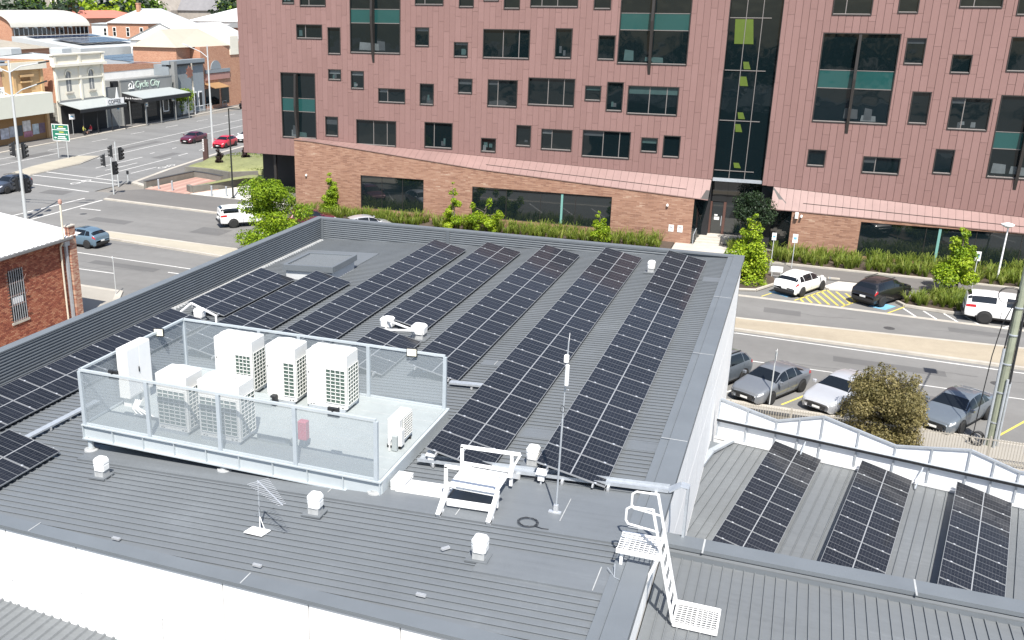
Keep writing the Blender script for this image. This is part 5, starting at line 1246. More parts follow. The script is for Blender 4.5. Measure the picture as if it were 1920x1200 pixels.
    if key not in CAR_MESH:
        r = T['r']; ty = MB(); ty.lathe([(r*.68, -.1), (r*.97, -.1), (r, -.07), (r, .07), (r*.97, .1), (r*.68, .1)], 24); 
        rm = MB(); rm.lathe([(r*.67, -.06), (r*.67, .07), (r*.60, .075), (r*.58, .03), (.06, .05), (.0501, .085)], 20)
        for k in range(5):
            a = 2*PI*k/5; c, s = math.cos(a), math.sin(a); rm.bar((c*.04, s*.04, .075), (c*r*.62, s*r*.62, .075), .07, .03)
        for q in (ty, rm): q.v = [(v[0], -v[2], v[1]) for v in q.v]      # axle along -y (outer face)
        ar = MB(); ar.lathe([(r*1.14, -.012), (r*1.14, .012)], 24); ar.v = [(v[0], -v[2], v[1]) for v in ar.v]
        CAR_MESH[key] = (ty.mesh('tyre', M_TYRE, True), rm.mesh('rim', rim or M_RIM), ar.mesh('wheel_arch', M_TRIM))
    ty, rm, ar = CAR_MESH[key]; r = T['r']
    for fx in (T['wb']/2, -T['wb']/2):
        for sg in (-1, 1):
            w_ = T['st'][4][4]
            a_ = obj('wheel_arch', ar, t); a_.location = (fx, sg*(w_-.006), r+.02)
            q = obj('wheel', ty, t); q.location = (fx, sg*(w_-.055), r); q.rotation_euler = (0, 0, 0 if sg < 0 else PI); obj('rim', rm, q)
    return t
def from_wheel(pf, d, kind, front=True, side='left'):
    d = Vector(d).normalized(); l = Vector((-d.y, d.x)); T = TYPES[kind]
    c = Vector(pf)-d*(T['wb']/2 if front else -T['wb']/2)-l*(.88 if side == 'left' else -.88)
    return (c.x, c.y)
C_GREY = paint('metallic_grey', (.20, .215, .235), .35); C_WHITE = paint('white_car_paint', (.78, .78, .77)); C_BLACK = paint('black_car_paint', (.010, .010, .012)); C_SILV = paint('silver_car_paint', (.50, .51, .53), .35)
C_BLUE = paint('steel_blue', (.13, .20, .26), .3); C_MAR = paint('maroon_paint', (.11, .012, .028), .2); C_REDP = paint('red_car_paint', (.50, .012, .030)); C_DKG = paint('dark_grey_paint', (.055, .065, .085), .3); C_GREY2 = paint('slate_grey_paint', (.15, .175, .20), .3)
dn = (-.50, -.866)
make_car('grey sedan parked nose first behind the thin sign post', 'sedan', C_GREY, from_wheel((.1, 46.55), dn, 'sedan'), dn, M_RIMD, group='cars parked on the near side')
make_car('silver sedan half hidden behind the olive shrub', 'sedan', C_SILV, from_wheel((3.35, 46.6), dn, 'sedan'), dn, group='cars parked on the near side')
make_car('grey sedan parked beside the wooden power pole', 'sedan', C_GREY2, from_wheel((8.25, 46.25), dn, 'sedan'), dn, group='cars parked on the near side')
make_car('grey wagon showing only its rear past the white roof edge', 'suv', C_GREY2, from_wheel((-1.35, 49.15), dn, 'suv', False), dn, group='cars parked on the near side')
make_car('white hatchback in the accessible bay left of the yellow hatching', 'hatch', C_WHITE, from_wheel((1.2, 66.8), (.47, .883), 'hatch', False, 'right'), (.47, .883), group='cars parked across the street')
make_car('black small SUV in the accessible bay right of the yellow hatching', 'suv', C_BLACK, from_wheel((6.0, 66.4), (.57, .82), 'suv', False, 'right'), (.57, .82), M_RIMD, group='cars parked across the street')
make_car('old white ute with canopy at the right picture edge', 'ute', C_WHITE, from_wheel((11.6, 65.0), (.995, -.06), 'ute', False, 'right'), (.995, -.06), group='cars parked across the street')
make_car('white ute with dark canopy windows parked behind the bright green tree', 'ute', C_WHITE, from_wheel((-44.4, 69.9), (.73, .68), 'ute', False, 'right'), (.73, .68), M_RIMD, group='cars parked across the street')
make_car('dark red car mostly hidden by the roof parapet and the green tree', 'suv', C_MAR, (-38.6, 72.9), (.73, .68), group='cars parked across the street')
make_car('silver car whose roof just shows above the far parapet', 'hatch', C_SILV, (-33.2, 73.0), (.73, .68), group='cars parked across the street')
make_car('steel blue hatchback driving along the cross road past the brick chimney', 'hatch', C_BLUE, from_wheel((-50.9, 59.0), (-.995, .06), 'hatch', False, 'left'), (-.995, .06), roofglass=True, group='cars driving')
make_car('dark grey SUV in the intersection at the left picture edge', 'suv', C_DKG, from_wheel((-73.4, 74.4), (-.05, -1), 'suv', True, 'left'), (-.05, -1), group='cars driving')
make_car('maroon car waiting on the main road left of the tall lamp post', 'sedan', C_MAR, (-78.5, 114.6), (.03, -1), group='cars driving')
make_car('bright red hatchback beside the corner of the red clad building', 'hatch', C_REDP, (-72.1, 112.4), (.06, -1), group='cars driving')
make_car('white car just behind the bright red hatchback', 'hatch', C_WHITE, (-72.3, 118.6), (.06, -1), group='cars driving')
make_car('dark car parked at the far kerb by the fenced corner', 'suv', C_BLACK, (-96.2, 158.5), (.06, -1), M_RIMD, group='cars driving')
# ================================================================ trees and plants
import numpy as np
RNG = np.random.default_rng(11)
def leaf_mat(name, c0, c1, c2, trans=.35):
    t = NT(name); at = t.node('ShaderNodeAttribute', attribute_name='tone')
    c = t.ramp(at.outputs['Fac'], [(0, c0), (.55, c1), (1, c2)])
    t.link(c, t.b.inputs['Base Color']); t.b.inputs['Roughness'].default_value = .55; t.b.inputs['Specular IOR Level'].default_value = .35
    tr = t.node('ShaderNodeBsdfTranslucent'); t.link(c, tr.inputs[0]); mx = t.node('ShaderNodeMixShader'); mx.inputs[0].default_value = trans
    out = t.n.nodes['Material Output']; t.link(t.b.outputs[0], mx.inputs[1]); t.link(tr.outputs[0], mx.inputs[2]); t.link(mx.outputs[0], out.inputs['Surface'])
    return t.m
M_LIME = leaf_mat('lime_leaves', (.085, .16, .008), (.225, .34, .014), (.42, .51, .035))
M_LEAF = leaf_mat('green_leaves', (.04, .085, .010), (.095, .17, .018), (.19, .28, .03))
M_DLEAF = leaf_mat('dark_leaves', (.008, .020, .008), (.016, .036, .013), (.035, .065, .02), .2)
M_OLIVE = leaf_mat('olive_leaves', (.095, .088, .03), (.21, .18, .07), (.36, .30, .14), .4)
M_PURP = leaf_mat('purple_leaves', (.012, .007, .008), (.030, .015, .015), (.06, .03, .025), .15)
M_BARK = mat('bark', (.12, .10, .08), .9, var=.3, scale=6)
M_BARKD = mat('dark_bark', (.045, .038, .03), .9, var=.3, scale=6)
M_BLADE = leaf_mat('strappy_blades', (.06, .10, .012), (.165, .225, .028), (.34, .37, .09), .4)
def leaves(name, centers, radii, n, size, m, parent, flat=.55, tone_bias=0.):
    """n leaf quads spread through clumps (biased to their shells)"""
    C_ = np.array(centers, float); R_ = np.array(radii, float)
    if R_.ndim == 1: R_ = np.stack([R_, R_, R_*.8], 1)
    vol = R_.prod(1)**.75; idx = RNG.choice(len(C_), n, p=vol/vol.sum())
    v = RNG.normal(size=(n, 3)); v /= np.linalg.norm(v, axis=1)[:, None]; rad = RNG.uniform(.35, 1.05, n)**.6
    P = C_[idx]+v*R_[idx]*rad[:, None]
    nrm = v*.7+RNG.normal(size=(n, 3))*.6+np.array([0, 0, .5]); nrm /= np.linalg.norm(nrm, axis=1)[:, None]
    a = np.cross(nrm, RNG.normal(size=(n, 3))); a /= np.linalg.norm(a, axis=1)[:, None]; b = np.cross(nrm, a)
    s = size*RNG.uniform(.6, 1.3, n)[:, None]
    tip = nrm*s*.15
    V = np.stack([P-a*s, P-b*s*flat+tip, P+a*s, P+b*s*flat+tip], 1).reshape(-1, 3)
    me = bpy.data.meshes.new(name); me.vertices.add(4*n); me.vertices.foreach_set('co', V.ravel()); me.loops.add(4*n); me.loops.foreach_set('vertex_index', np.arange(4*n)); me.polygons.add(n); me.polygons.foreach_set('loop_start', np.arange(0, 4*n, 4)); me.polygons.foreach_set('loop_total', np.full(n, 4))
    me.update(calc_edges=True); me.materials.append(m)
    clump = RNG.uniform(-.22, .22, len(C_))
    tone = np.clip(RNG.normal(.5, .2, n)+clump[idx]+tone_bias, 0, 1); at = me.attributes.new('tone', 'FLOAT', 'FACE'); at.data.foreach_set('value', tone.astype(np.float32))
    o_ = obj(name, me, parent); return o_
def limb(mb, p, q, r0, r1, k=4):
    p = Vector(p); q = Vector(q); pts = [p]
    for i in range(1, k+1):
        t = i/k; pts.append(p+(q-p)*t+Vector((random.uniform(-1, 1), random.uniform(-1, 1), 0))*.06*(q-p).length*(t < 1))
    for i in range(k): mb.tube(pts[i], pts[i+1], r0+(r1-r0)*i/k, 7, r0+(r1-r0)*(i+1)/k)
def tree(name, label, loc, h, shape, n, size, m, bark=None, trunk_r=.1, trunk_h=.25, group=None, cat='tree', tb=0.):
    """shape: list of (x,y,z,rx,ry,rz) clumps as fractions of h"""
    t = thing(name, label, cat, loc, 0, group)
    mb = MB(); top = max(s[2]+s[5]*.3 for s in shape)*h
    limb(mb, (0, 0, -.05), (random.uniform(-.1, .1), random.uniform(-.1, .1), top*.85), trunk_r, trunk_r*.3, 6)
    for s in shape:
        z0 = max(trunk_h*h, s[2]*h-.35*h*max(s[3], .15)-.25)
        limb(mb, (0, 0, min(z0, s[2]*h*.8)), (s[0]*h, s[1]*h, s[2]*h), trunk_r*.5, trunk_r*.12, 3)
    mb.build('trunk', bark or M_BARK, t)
    leaves('crown', [(s[0]*h, s[1]*h, s[2]*h) for s in shape], [(s[3]*h, s[4]*h, s[5]*h) for s in shape], n, size, m, t, tone_bias=tb)
    return t
def cone_shape(w0, w1, z0, z1, k, j=.35, per=3):
    out = []
    for i in range(k):
        f = i/(k-1); w_ = w0+(w1-w0)*f; z = z0+(z1-z0)*f
        for q in range(per if f < .8 else 1):
            a = random.uniform(0, 2*PI); r = w_*random.uniform(.25, .75); s = w_*random.uniform(.42, .62)
            out.append((r*math.cos(a), r*math.sin(a), z+random.uniform(-.03, .03), s, s, s*.75))
    return out
def round_shape(w, z0, z1, k, s0=.16, s1=.26):
    out = []
    for i in range(k):
        a = random.uniform(0, 2*PI); u = random.uniform(-1, 1); r = math.sqrt(1-u*u)*w*random.uniform(.45, .85); s = random.uniform(s0, s1)
        out.append((r*math.cos(a), r*math.sin(a), (z0+z1)/2+u*(z1-z0)/2*.8, s, s, s*.8))
    return out
random.seed(21)
tree('street_tree', 'bright green leafy tree hiding the white ute at the left', (-38.0, 65.2, 0), 5.4, [(random.gauss(-.12, .12), random.gauss(0, .16), random.uniform(.5, .92), random.uniform(.13, .2), random.uniform(.13, .2), random.uniform(.09, .14)) for _ in range(22)]+[(random.gauss(.12, .2), random.gauss(0, .18), random.uniform(.16, .55), random.uniform(.13, .2), random.uniform(.13, .2), random.uniform(.08, .13)) for _ in range(26)], 19000, 0.099, M_LIME, trunk_r=.12, trunk_h=.2, group='street trees', tb=-.08)
tree('street_tree', 'small upright lime green tree at the left end of the brick wall', (-39.0, 77.8, .1), 3.9, cone_shape(.24, .10, .22, .93, 8), 4420, 0.081, M_LIME, trunk_r=.06, group='street trees')
tree('street_tree', 'tall thin yellowish tree left of the middle shop window', (-26.6, 75.6, .1), 4.3, cone_shape(.22, .06, .15, .95, 9, per=2), 3380, 0.081, M_LIME, trunk_r=.06, group='street trees', tb=.15)
tree('street_tree', 'wide loose lime green shrub tree in front of the middle shop window', (-23.9, 75.9, .1), 3.0, [(random.gauss(0, .34), random.gauss(0, .2), random.uniform(.15, .55), random.uniform(.09, .18), random.uniform(.09, .18), random.uniform(.08, .15)) for _ in range(20)]+[(-.35, 0, .75, .1, .1, .12), (.1, .1, .85, .09, .09, .16), (.42, 0, .62, .1, .1, .1)], 4940, 0.081, M_LIME, trunk_r=.06, group='street trees', tb=.0)
tree('street_tree', 'small ragged lime sapling near the right end of the middle shop window', (-14.3, 76.3, .1), 2.7, cone_shape(.34, .1, .15, .95, 7, per=2), 2340, 0.081, M_LIME, trunk_r=.04, group='street trees', tb=.1)
tree('street_tree', 'lime green pyramid tree at the far right corner of the solar roof', (-2.5, 69.6, .1), 4.9, cone_shape(.34, .07, .16, .95, 10, per=4), 9360, 0.093, M_LIME, trunk_r=.09, group='street trees', tb=.12)
tree('street_tree', 'lime green tree on the planted island right of the black car', (10.6, 71.2, .1), 4.7, cone_shape(.30, .10, .25, .95, 9, per=3), 7800, 0.093, M_LIME, trunk_r=.08, group='street trees', tb=.0)
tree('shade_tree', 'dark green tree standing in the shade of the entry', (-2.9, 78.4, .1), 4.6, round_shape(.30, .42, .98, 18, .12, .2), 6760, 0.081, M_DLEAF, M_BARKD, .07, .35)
tree('olive_shrub', 'big olive brown bushy shrub between the parked cars and the zigzag screen', (4.75, 43.5, .05), 3.5, [(random.uniform(-.44, .44)*(1-.5*q/52), random.gauss(0, .2), .12+.68*q/52, random.uniform(.12, .22), random.uniform(.12, .22), random.uniform(.1, .17)) for q in range(52)]+[(random.uniform(-.4, .3), random.uniform(-.2, .2), random.uniform(.7, .98), random.uniform(.04, .09), random.uniform(.04, .09), random.uniform(.06, .12)) for _ in range(16)], 32000, .055, M_OLIVE, M_BARKD, .1, .1, cat='shrub')
for lab, x, y in (('dark purple clipped shrub nearer the sign pylon', -61.6, 94.6), ('dark purple clipped shrub nearer the red clad building', -60.9, 99.4)):
    tree('purple_shrub', lab, (x, y, .8), 2.0, cone_shape(.26, .2, .2, .85, 6, per=3), 2340, 0.062, M_PURP, M_BARKD, .05, .1, group='purple shrubs', cat='shrub')
# strappy grasses: clumps of arching blades, one mass per bed
def blades(name, spots, n_per, h, m=None, w=.022):
    V = []; 
    S_ = np.array(spots); k = len(S_)*n_per; base = np.repeat(S_, n_per, 0)
    a = RNG.uniform(0, 2*np.pi, k); d = np.stack([np.cos(a), np.sin(a)], 1); hh = h*RNG.uniform(.55, 1.15, k)*np.repeat(RNG.uniform(.6, 1.15, len(S_)), n_per); lean = RNG.uniform(.15, .85, k)*hh
    b0 = base[:, :2]+d*RNG.uniform(0, .12, (k, 1)); z0 = base[:, 2]
    sd = np.stack([-d[:, 1], d[:, 0]], 1)*w
    def pt(f, l, s): xy = b0+d*(lean*l)[:, None]+sd*s; return np.column_stack([xy, z0+hh*f])
    A0, A1 = pt(0, 0, -1), pt(0, 0, 1); B0, B1 = pt(.62, .35, -1), pt(.62, .35, 1); C0, C1 = pt(.95, .8, -.5), pt(.95, .8, .5); D0 = pt(.82, 1.15, 0)
    V = np.stack([A0, A1, B1, B0, C1, C0, D0], 1).reshape(-1, 3); o7 = np.arange(k)*7
    quads = np.stack([o7, o7+1, o7+2, o7+3, o7+3, o7+2, o7+4, o7+5], 1).reshape(-1, 4); tris = np.stack([o7+5, o7+4, o7+6], 1)
    me = bpy.data.meshes.new(name); me.vertices.add(7*k); me.vertices.foreach_set('co', V.ravel())
    li = np.concatenate([quads.ravel(), tris.ravel()]); me.loops.add(len(li)); me.loops.foreach_set('vertex_index', li); nq = len(quads)
    ls = np.concatenate([np.arange(nq)*4, nq*4+np.arange(k)*3]); lt = np.concatenate([np.full(nq, 4), np.full(k, 3)]); me.polygons.add(nq+k); me.polygons.foreach_set('loop_start', ls); me.polygons.foreach_set('loop_total', lt); me.update(calc_edges=True)
    me.materials.append(m or M_BLADE); tn = np.clip(RNG.normal(.5, .22, k)+np.repeat(RNG.uniform(-.15, .15, len(S_)), n_per), 0, 1); at = me.attributes.new('tone', 'FLOAT', 'FACE'); at.data.foreach_set('value', np.concatenate([np.repeat(tn, 2), tn]).astype(np.float32))
    return obj(name, me)
def bed(x0, x1, y0f, y1f, step, z=.15, skip=()):
    out = []; x = x0
    while x < x1:
        y = y0f(x)
        while y < y1f(x):
            px, py = x+random.uniform(-.2, .2), y+random.uniform(-.2, .2)
            if not any(a < px < b for a, b in skip) and random.random() < .84: out.append((px, py, z))
            y += step
        x += step
    return out
o_ = blades('garden_grass', bed(-42.6, -9.2, lambda x: 76.0, lambda x: 78.7, .55, skip=((-29.6, -28.9),)), 34, .95); tag(o_, 'long band of strappy green grass along the brick wall left of the entry', 'grass', kind='stuff')
o_ = blades('garden_grass', bed(-1.0, 17.5, lambda x: 75.6-.05*x, lambda x: 78.7, .55, skip=((5.0, 5.5),)), 34, .95); tag(o_, 'long band of strappy green grass along the brick wall right of the entry', 'grass', kind='stuff')
o_ = blades('garden_grass', bed(7.6, 12.0, lambda x: 67.3, lambda x: 67.9+(x-7.2)*.9 if x < 10 else 71.0, .5, .13), 36, .9); tag(o_, 'clump of strappy grass on the planted island', 'grass', kind='stuff')
o_ = blades('garden_grass', bed(-4.3, -2.4, lambda x: 78.0, lambda x: 79.3, .4, .2), 30, .9); tag(o_, 'strappy grass beside the entry steps', 'grass', kind='stuff')
leaves('ground_cover', [(-4.0, 68.0, .3), (-2.2, 70.5, .35), (-4.2, 71, .3), (-2.0, 68.4, .3)], [(.9, .9, .5)]*4, 900, .12, M_LIME, None); bpy.data.objects['ground_cover']['kind'] = 'stuff'; tag(bpy.data.objects['ground_cover'], 'low lime ground cover under the pyramid tree', 'shrub')
o_ = leaves('hedge_foliage', [(-46.9+.5*i, 81.6, 1.25) for i in range(7)], [(.5, .45, .35)]*7, 1900, .07, M_LEAF, None); o_['kind'] = 'stuff'; tag(o_, 'low green hedge below the overhang of the red clad building', 'hedge')
tree('garden_bush', 'round green bush at the left brick corner', (-44.2, 79.6, .1), 1.3, round_shape(.4, .2, .8, 8, .25, .4), 700, .09, M_LEAF, trunk_r=.03, cat='shrub')
# grass texture on the corner beds
def tuft_spots(x0, x1, y0, y1, n, inside): 
    out = []
    while len(out) < n:
        x, y = random.uniform(x0, x1), random.uniform(y0, y1)
        if inside(x, y): out.append((x, y, .95))
    return out
o_ = blades('bed_grass', tuft_spots(-64.5, -50, 92.3, 103, 1500, lambda x, y: x > -57.5-(y-90.5)*.75), 6, .09, None, .02); tag(o_, 'short grass on the corner beds', 'grass', kind='stuff')
# ================================================================ old brick building at the left
bb = thing('brick_building', 'old red brick building with barred window and white iron roof at the left edge', 'building', (-39.0, 30.0, 0))
ox, oy, oz = -39.0, 30.0, 0
M_MORT = mat('old_mortar', (.30, .20, .15), .95, var=.2, scale=3)
def rbrick():
    t = NT('red_brick'); at = t.node('ShaderNodeAttribute', attribute_name='tone'); oi = t.node('ShaderNodeObjectInfo'); g = t.node('ShaderNodeNewGeometry')
    f = t.math('FRACT', t.math('ADD', at.outputs['Fac'], oi.outputs['Random'])); n = t.noise(g.outputs['Position'], .9, 4); n2 = t.noise(g.outputs['Position'], 40, 3)
    f = t.math('ADD', t.math('MULTIPLY', f, .62), t.math('ADD', t.math('MULTIPLY', n, .26), t.math('MULTIPLY', n2, .15)))
    t.link(t.ramp(f, [(.2, (.19, .055, .035)), (.45, (.28, .085, .05)), (.65, (.35, .13, .075)), (.85, (.42, .20, .12))]), t.b.inputs['Base Color']); t.b.inputs['Roughness'].default_value = .9
    return t.m
M_RBRICK = rbrick()
MB().box(-7, 0, 0, 14.0, 0, 5.32).build('wall_core', M_MORT, bb)
WY0, WY1, WZ0b, WZ1b = 8.75, 9.82, 1.55, 4.45
bm_ = MB(); bm_.add([(0, -.113, -.038), (.028, -.11, -.035), (.028, .11, -.035), (0, .113, -.038), (0, -.113, .038), (.028, -.11, .035), (.028, .11, .035), (0, .113, .038)], [(0, 1, 5, 4), (1, 2, 6, 5), (2, 3, 7, 6), (4, 5, 6, 7), (0, 3, 2, 1)])
ME_BRICK = bm_.mesh('brick', M_RBRICK)
spots = []
row = 0; z = .045
while z < 5.28:
    y = 5.0+(.12 if row % 2 else 0)
    while y < 13.95:
        if not (WY0-.1 < y < WY1+.1 and WZ0b-.04 < z < WZ1b+.13): spots.append((y, z))
        y += .24
    z += .0865; row += 1
vis = sorted(spots, key=lambda s: -(s[1] > 1.2)*(10-abs(s[0]-11)-abs(s[1]-3.6)*.8))
rest = MB(); tones = []
for i, (y, z) in enumerate(vis):
    if i < 290: o_ = obj('brick', ME_BRICK, bb); o_.location = (0, y, z)
    else:
        rest.add([(p[0], p[1]+y, p[2]+z) for p in bm_.v], bm_.f); tones += [random.random()]*5
o_ = rest.build('brickwork', M_RBRICK, bb); o_['kind'] = 'stuff'; at = o_.data.attributes.new('tone', 'FLOAT', 'FACE'); at.data.foreach_set('value', tones)
# arch bricks over the window, sill, frame, bars
for i in range(13):
    y = WY0-.05+i*(WY1-WY0+.1)/12; z = WZ1b+.06+.1*(1-((i-6)/6)**2)
    o_ = obj('arch_brick', ME_BRICK, bb); o_.location = (0, y, z); o_.rotation_euler = (PI/2+ (i-6)*.03, 0, 0); o_.scale = (1.2, .95, 1)
MB().box(-.12, .08, WY0-.12, WY1+.12, WZ0b-.14, WZ0b-.02).build('sill', M_KERB, bb)
wd = MB().box(-.02, .012, WY0, WY1, WZ0b, WZ1b).build('window', M_DARKIN, bb)
M_OLDW = mat('flaking_frame', (.20, .12, .10), .8, var=.3, scale=5)
for z in (WZ0b, 2.45, 2.98, 3.7, WZ1b-.06): MB().box(.013, .05, WY0, WY1, z, z+.06).build('cross_bar', M_OLDW, wd)
for i in range(7): y = WY0+.04+i*(WY1-WY0-.1)/6; MB().box(.051, .075, y, y+.03, WZ0b, WZ1b).build('bar', M_GALV, wd)
MB().box(.013, .03, WY0+.15, WY1-.2, 2.55, 2.9).build('paper', M_WPAINT, wd)
for z in (1.9, 2.9, 3.8): MB().bar((.08, WY1+.02, z), (.16, WY1+.12, z+.25), .03, .03).build('shutter_stay', M_OLDW, wd)
# roof, gutter, pier, pipes
M_IRON = mat('white_roof_iron', (.74, .74, .72), .5, var=.06, scale=2, coords='World')
rm = MB(); n = 150; vs = []; fs = []
for i in range(n+1):
    y = -4+18.45*i/n; h = .018*math.sin(i*2.2); vs += [(.36, y, 5.42+h), (-8, y, 6.42+h)]
for i in range(n): fs.append((2*i, 2*i+2, 2*i+3, 2*i+1))
rm.add(vs, fs).build('roof', M_IRON, bb)
MB().box(.34, .48, -4, 13.6, 5.27, 5.40).build('gutter', mat('old_gutter', (.17, .17, .17), .6, var=.2), bb)
MB().box(.0, .4, -4, 13.5, 5.2, 5.265).build('eave_board', M_OLDW, bb)
MB().box(-8, .38, 13.96, 14.1, 5.33, 5.52).build('verge_board', M_IRON, bb)
pr = MB().box(.0, .30, 13.45, 13.98, 0, 5.95).build('pier', brick_mat('pier_brick', [(.1, (.22, .07, .045)), (.5, (.32, .12, .07)), (.9, (.50, .34, .24))], (.34, .25, .2), .24, .0865, .01, 'YZ'), bb)
MB().box(-.04, .34, 13.4, 14.02, 5.95, 6.02).build('cap', M_KERB, pr)
M_CREAM = mat('cream_pipe', (.55, .50, .40), .6, var=.15, scale=5)
mb = MB(); mb.path([(.12, 12.85, 0.3), (.12, 12.85, 4.9), (.3, 12.85, 5.15), (.4, 12.85, 5.4), (.4, 12.9, 7.4)], .055, 8); mb.build('vent_pipe', M_CREAM, bb)
MB().lathe([(.08, 0), (.11, .05), (.11, .2), (.05, .28)], 10, (.4, 12.9, 7.4)).build('vent_cowl', mat('rust_cowl', (.35, .2, .16), .8, var=.2), bb)
MB().box(.06, .2, 13.2, 13.36, .3, 4.9).build('downpipe', M_GALV, bb); MB().bbox(.02, .32, 13.02, 13.44, 4.9, 5.2, .02).build('rain_head', M_GALV, bb)
# ================================================================ shops along the main road
M_CREAMW = mat('cream_render', (.74, .70, .59), .85, var=.08, scale=1.2, coords='World')
M_WHITEW = mat('white_render', (.78, .76, .72), .85, var=.10, scale=1.5, coords='World')
M_OCHRE = mat('ochre_render', (.50, .33, .17), .85, var=.12, scale=1.5, coords='World')
M_BROWNW = mat('brown_wall', (.28, .16, .07), .85, var=.1, scale=1.5, coords='World')
M_GREYW = mat('grey_shop_wall', (.21, .215, .21), .8, var=.06, scale=1.5, coords='World')
M_BLUEG = mat('blue_grey_wall', (.22, .25, .27), .8, var=.08, scale=1.2, coords='World')
M_CHAR = mat('charcoal', (.012, .013, .015), .7, var=.1)  # charcoal paint, darkened further to deepen the shade under the awnings
M_AWN = mat('awning_sheet', (.33, .355, .35), .6, var=.05, scale=1.5, coords='World')
M_OBRICK = brick_mat('orange_brick_y', [(.1, (.30, .12, .07)), (.5, (.42, .19, .11)), (.9, (.50, .27, .17))], (.42, .28, .2), .24, .086, .01, 'YZ', .2)
M_OBRICKX = brick_mat('orange_brick_x', [(.1, (.30, .12, .07)), (.5, (.42, .19, .11)), (.9, (.50, .27, .17))], (.42, .28, .2), .24, .086, .01, 'XZ', .2)
M_BLUEST = brick_mat('bluestone', [(.1, (.12, .12, .11)), (.5, (.20, .20, .18)), (.9, (.32, .31, .28))], (.3, .29, .26), .5, .25, .02, 'XZ', .3)
M_TIN = mat('grey_roof_iron', (.26, .27, .27), .6, var=.12, scale=.6, coords='World')
M_TINL = mat('pale_roof_iron', (.42, .44, .44), .6, var=.08, scale=.6, coords='World')
M_TANROOF = mat('tan_roof', (.40, .36, .29), .7, var=.06, scale=.6, coords='World')
M_REDROOF = mat('red_roof', (.50, .17, .12), .7, var=.1, scale=.6, coords='World')
M_PVF = None
def pvflat():
    t = NT('small_solar'); g = t.node('ShaderNodeTexCoord'); br = t.node('ShaderNodeTexBrick'); br.offset = 0; br.inputs['Scale'].default_value = 1; br.inputs['Brick Width'].default_value = 1.05; br.inputs['Row Height'].default_value = 1.7; br.inputs['Mortar Size'].default_value = .05
    br.inputs['Color1'].default_value = (.012, .018, .045, 1); br.inputs['Color2'].default_value = (.016, .024, .06, 1); br.inputs['Mortar'].default_value = (.35, .38, .42, 1)
    t.link(g.outputs['UV'], br.inputs['Vector']); t.link(br.outputs['Color'], t.b.inputs['Base Color']); t.b.inputs['Roughness'].default_value = .2
    return t.m
M_SPV = mat('far_solar', (.016, .024, .055), .2, var=.2, scale=.5)
def roof_panels(parent, p0, du, dv, nu, nv, lift=.08):
    """solar panels laid on a roof slope, each its own part"""
    p0, du, dv = map(Vector, (p0, du, dv)); n = du.cross(dv).normalized()
    if n.z < 0: n = -n
    e = .035
    for i in range(nu):
        for j in range(nv):
            a = p0+du*((i+e)/nu)+dv*((j+e)/nv)+n*lift; u = du*((1-2*e)/nu); v = dv*((1-2*e)/nv)
            MB().prism([a, a+u, a+u+v, a+v], n*.04).build('panel', M_SPV, parent)
def text(body, size, m, parent, loc, rot, extrude=.02, align='LEFT', shear=0.):
    c = bpy.data.curves.new('lettering', 'FONT'); c.body = body; c.size = size; c.extrude = extrude; c.align_x = align; c.shear = shear
    tmp = bpy.data.objects.new('tmp', c); COL.objects.link(tmp); dg = bpy.context.evaluated_depsgraph_get(); me = bpy.data.meshes.new_from_object(tmp.evaluated_get(dg)); bpy.data.objects.remove(tmp)
    me.materials.clear(); me.materials.append(m); o_ = obj('lettering', me, parent); o_.location = loc; o_.rotation_euler = rot; o_['kind'] = 'stuff'; del o_['kind']; return o_
RX = (PI/2, 0, PI/2)        # lettering that faces +x
FXX = -99.0
# --- corner brick shop
s = thing('brick_shop', 'red brick shop at the left edge with graffiti on its upper wall', 'building', (FXX, 90, 0))
MB().box(-14, 0, -2, 11.8, 0, 9.6).build('wall', M_OBRICK, s); MB().box(-14.2, .2, -2.1, 11.9, 9.6, 9.9).build('parapet', M_WHITEW, s)
gw = MB().box(.01, .03, 9.0, 12.0, 6.5, 7.6).build('painted_patch', M_WHITEW, s)
for i, y in enumerate((9.4, 10.2, 11.0)): 
    MB().tube((.04, y, 6.7), (.04, y+.3, 7.4), .07, 6).build('graffiti_stroke', M_BLUEG, s); MB().tube((.05, y+.3, 7.4), (.05, y+.6, 6.8), .07, 6).build('graffiti_stroke', M_BLUEG, s)
# --- ochre shop with cream fascia and posters
s = thing('ochre_shop', 'ochre two storey shop with a deep cream fascia and posters below', 'building', (FXX, 101.9, 0))
MB().box(-14, 0, 0, 7.6, 0, 10.2).build('wall', M_OCHRE, s)
MB().box(.0, .5, 1.2, 7.9, 9.6, 10.6).build('cornice', M_CREAMW, s); MB().box(-.2, .3, 1.0, 7.7, 10.6, 10.8).build('cornice', M_OCHRE, s)
for y in (1.7, 6.9): MB().box(.01, .2, y, y+.5, 6.4, 9.55).build('pilaster', M_OCHRE, s)
w_ = MB().box(.01, .06, 3.3, 5.0, 6.4, 8.6).build('blind_window', M_BROWNW, s); MB().box(.02, .4, 3.0, 5.4, 8.65, 8.95).build('hood', M_OCHRE, w_); MB().box(.02, .3, 3.1, 5.2, 7.9, 8.1).build('lintel', M_OCHRE, w_)
MB().box(.0, 1.9, -10, 6.9, 3.75, 6.5).build('fascia', mat('cream_fascia', (.68, .68, .58), .6, var=.03, scale=1, coords='World'), s)
MB().box(.01, .1, -10, 7.0, 0, 3.7).build('shopfront', M_BROWNW, s)
MB().box(.0, .5, 6.95, 7.4, 0, 6.3).build('corner_pier', M_OCHRE, s)
pcs = [(.10, .12, .15), (.5, .5, .55), (.45, .46, .5), (.06, .07, .08), (.55, .52, .52), (.35, .15, .2), (.4, .45, .48), (.15, .1, .14)]
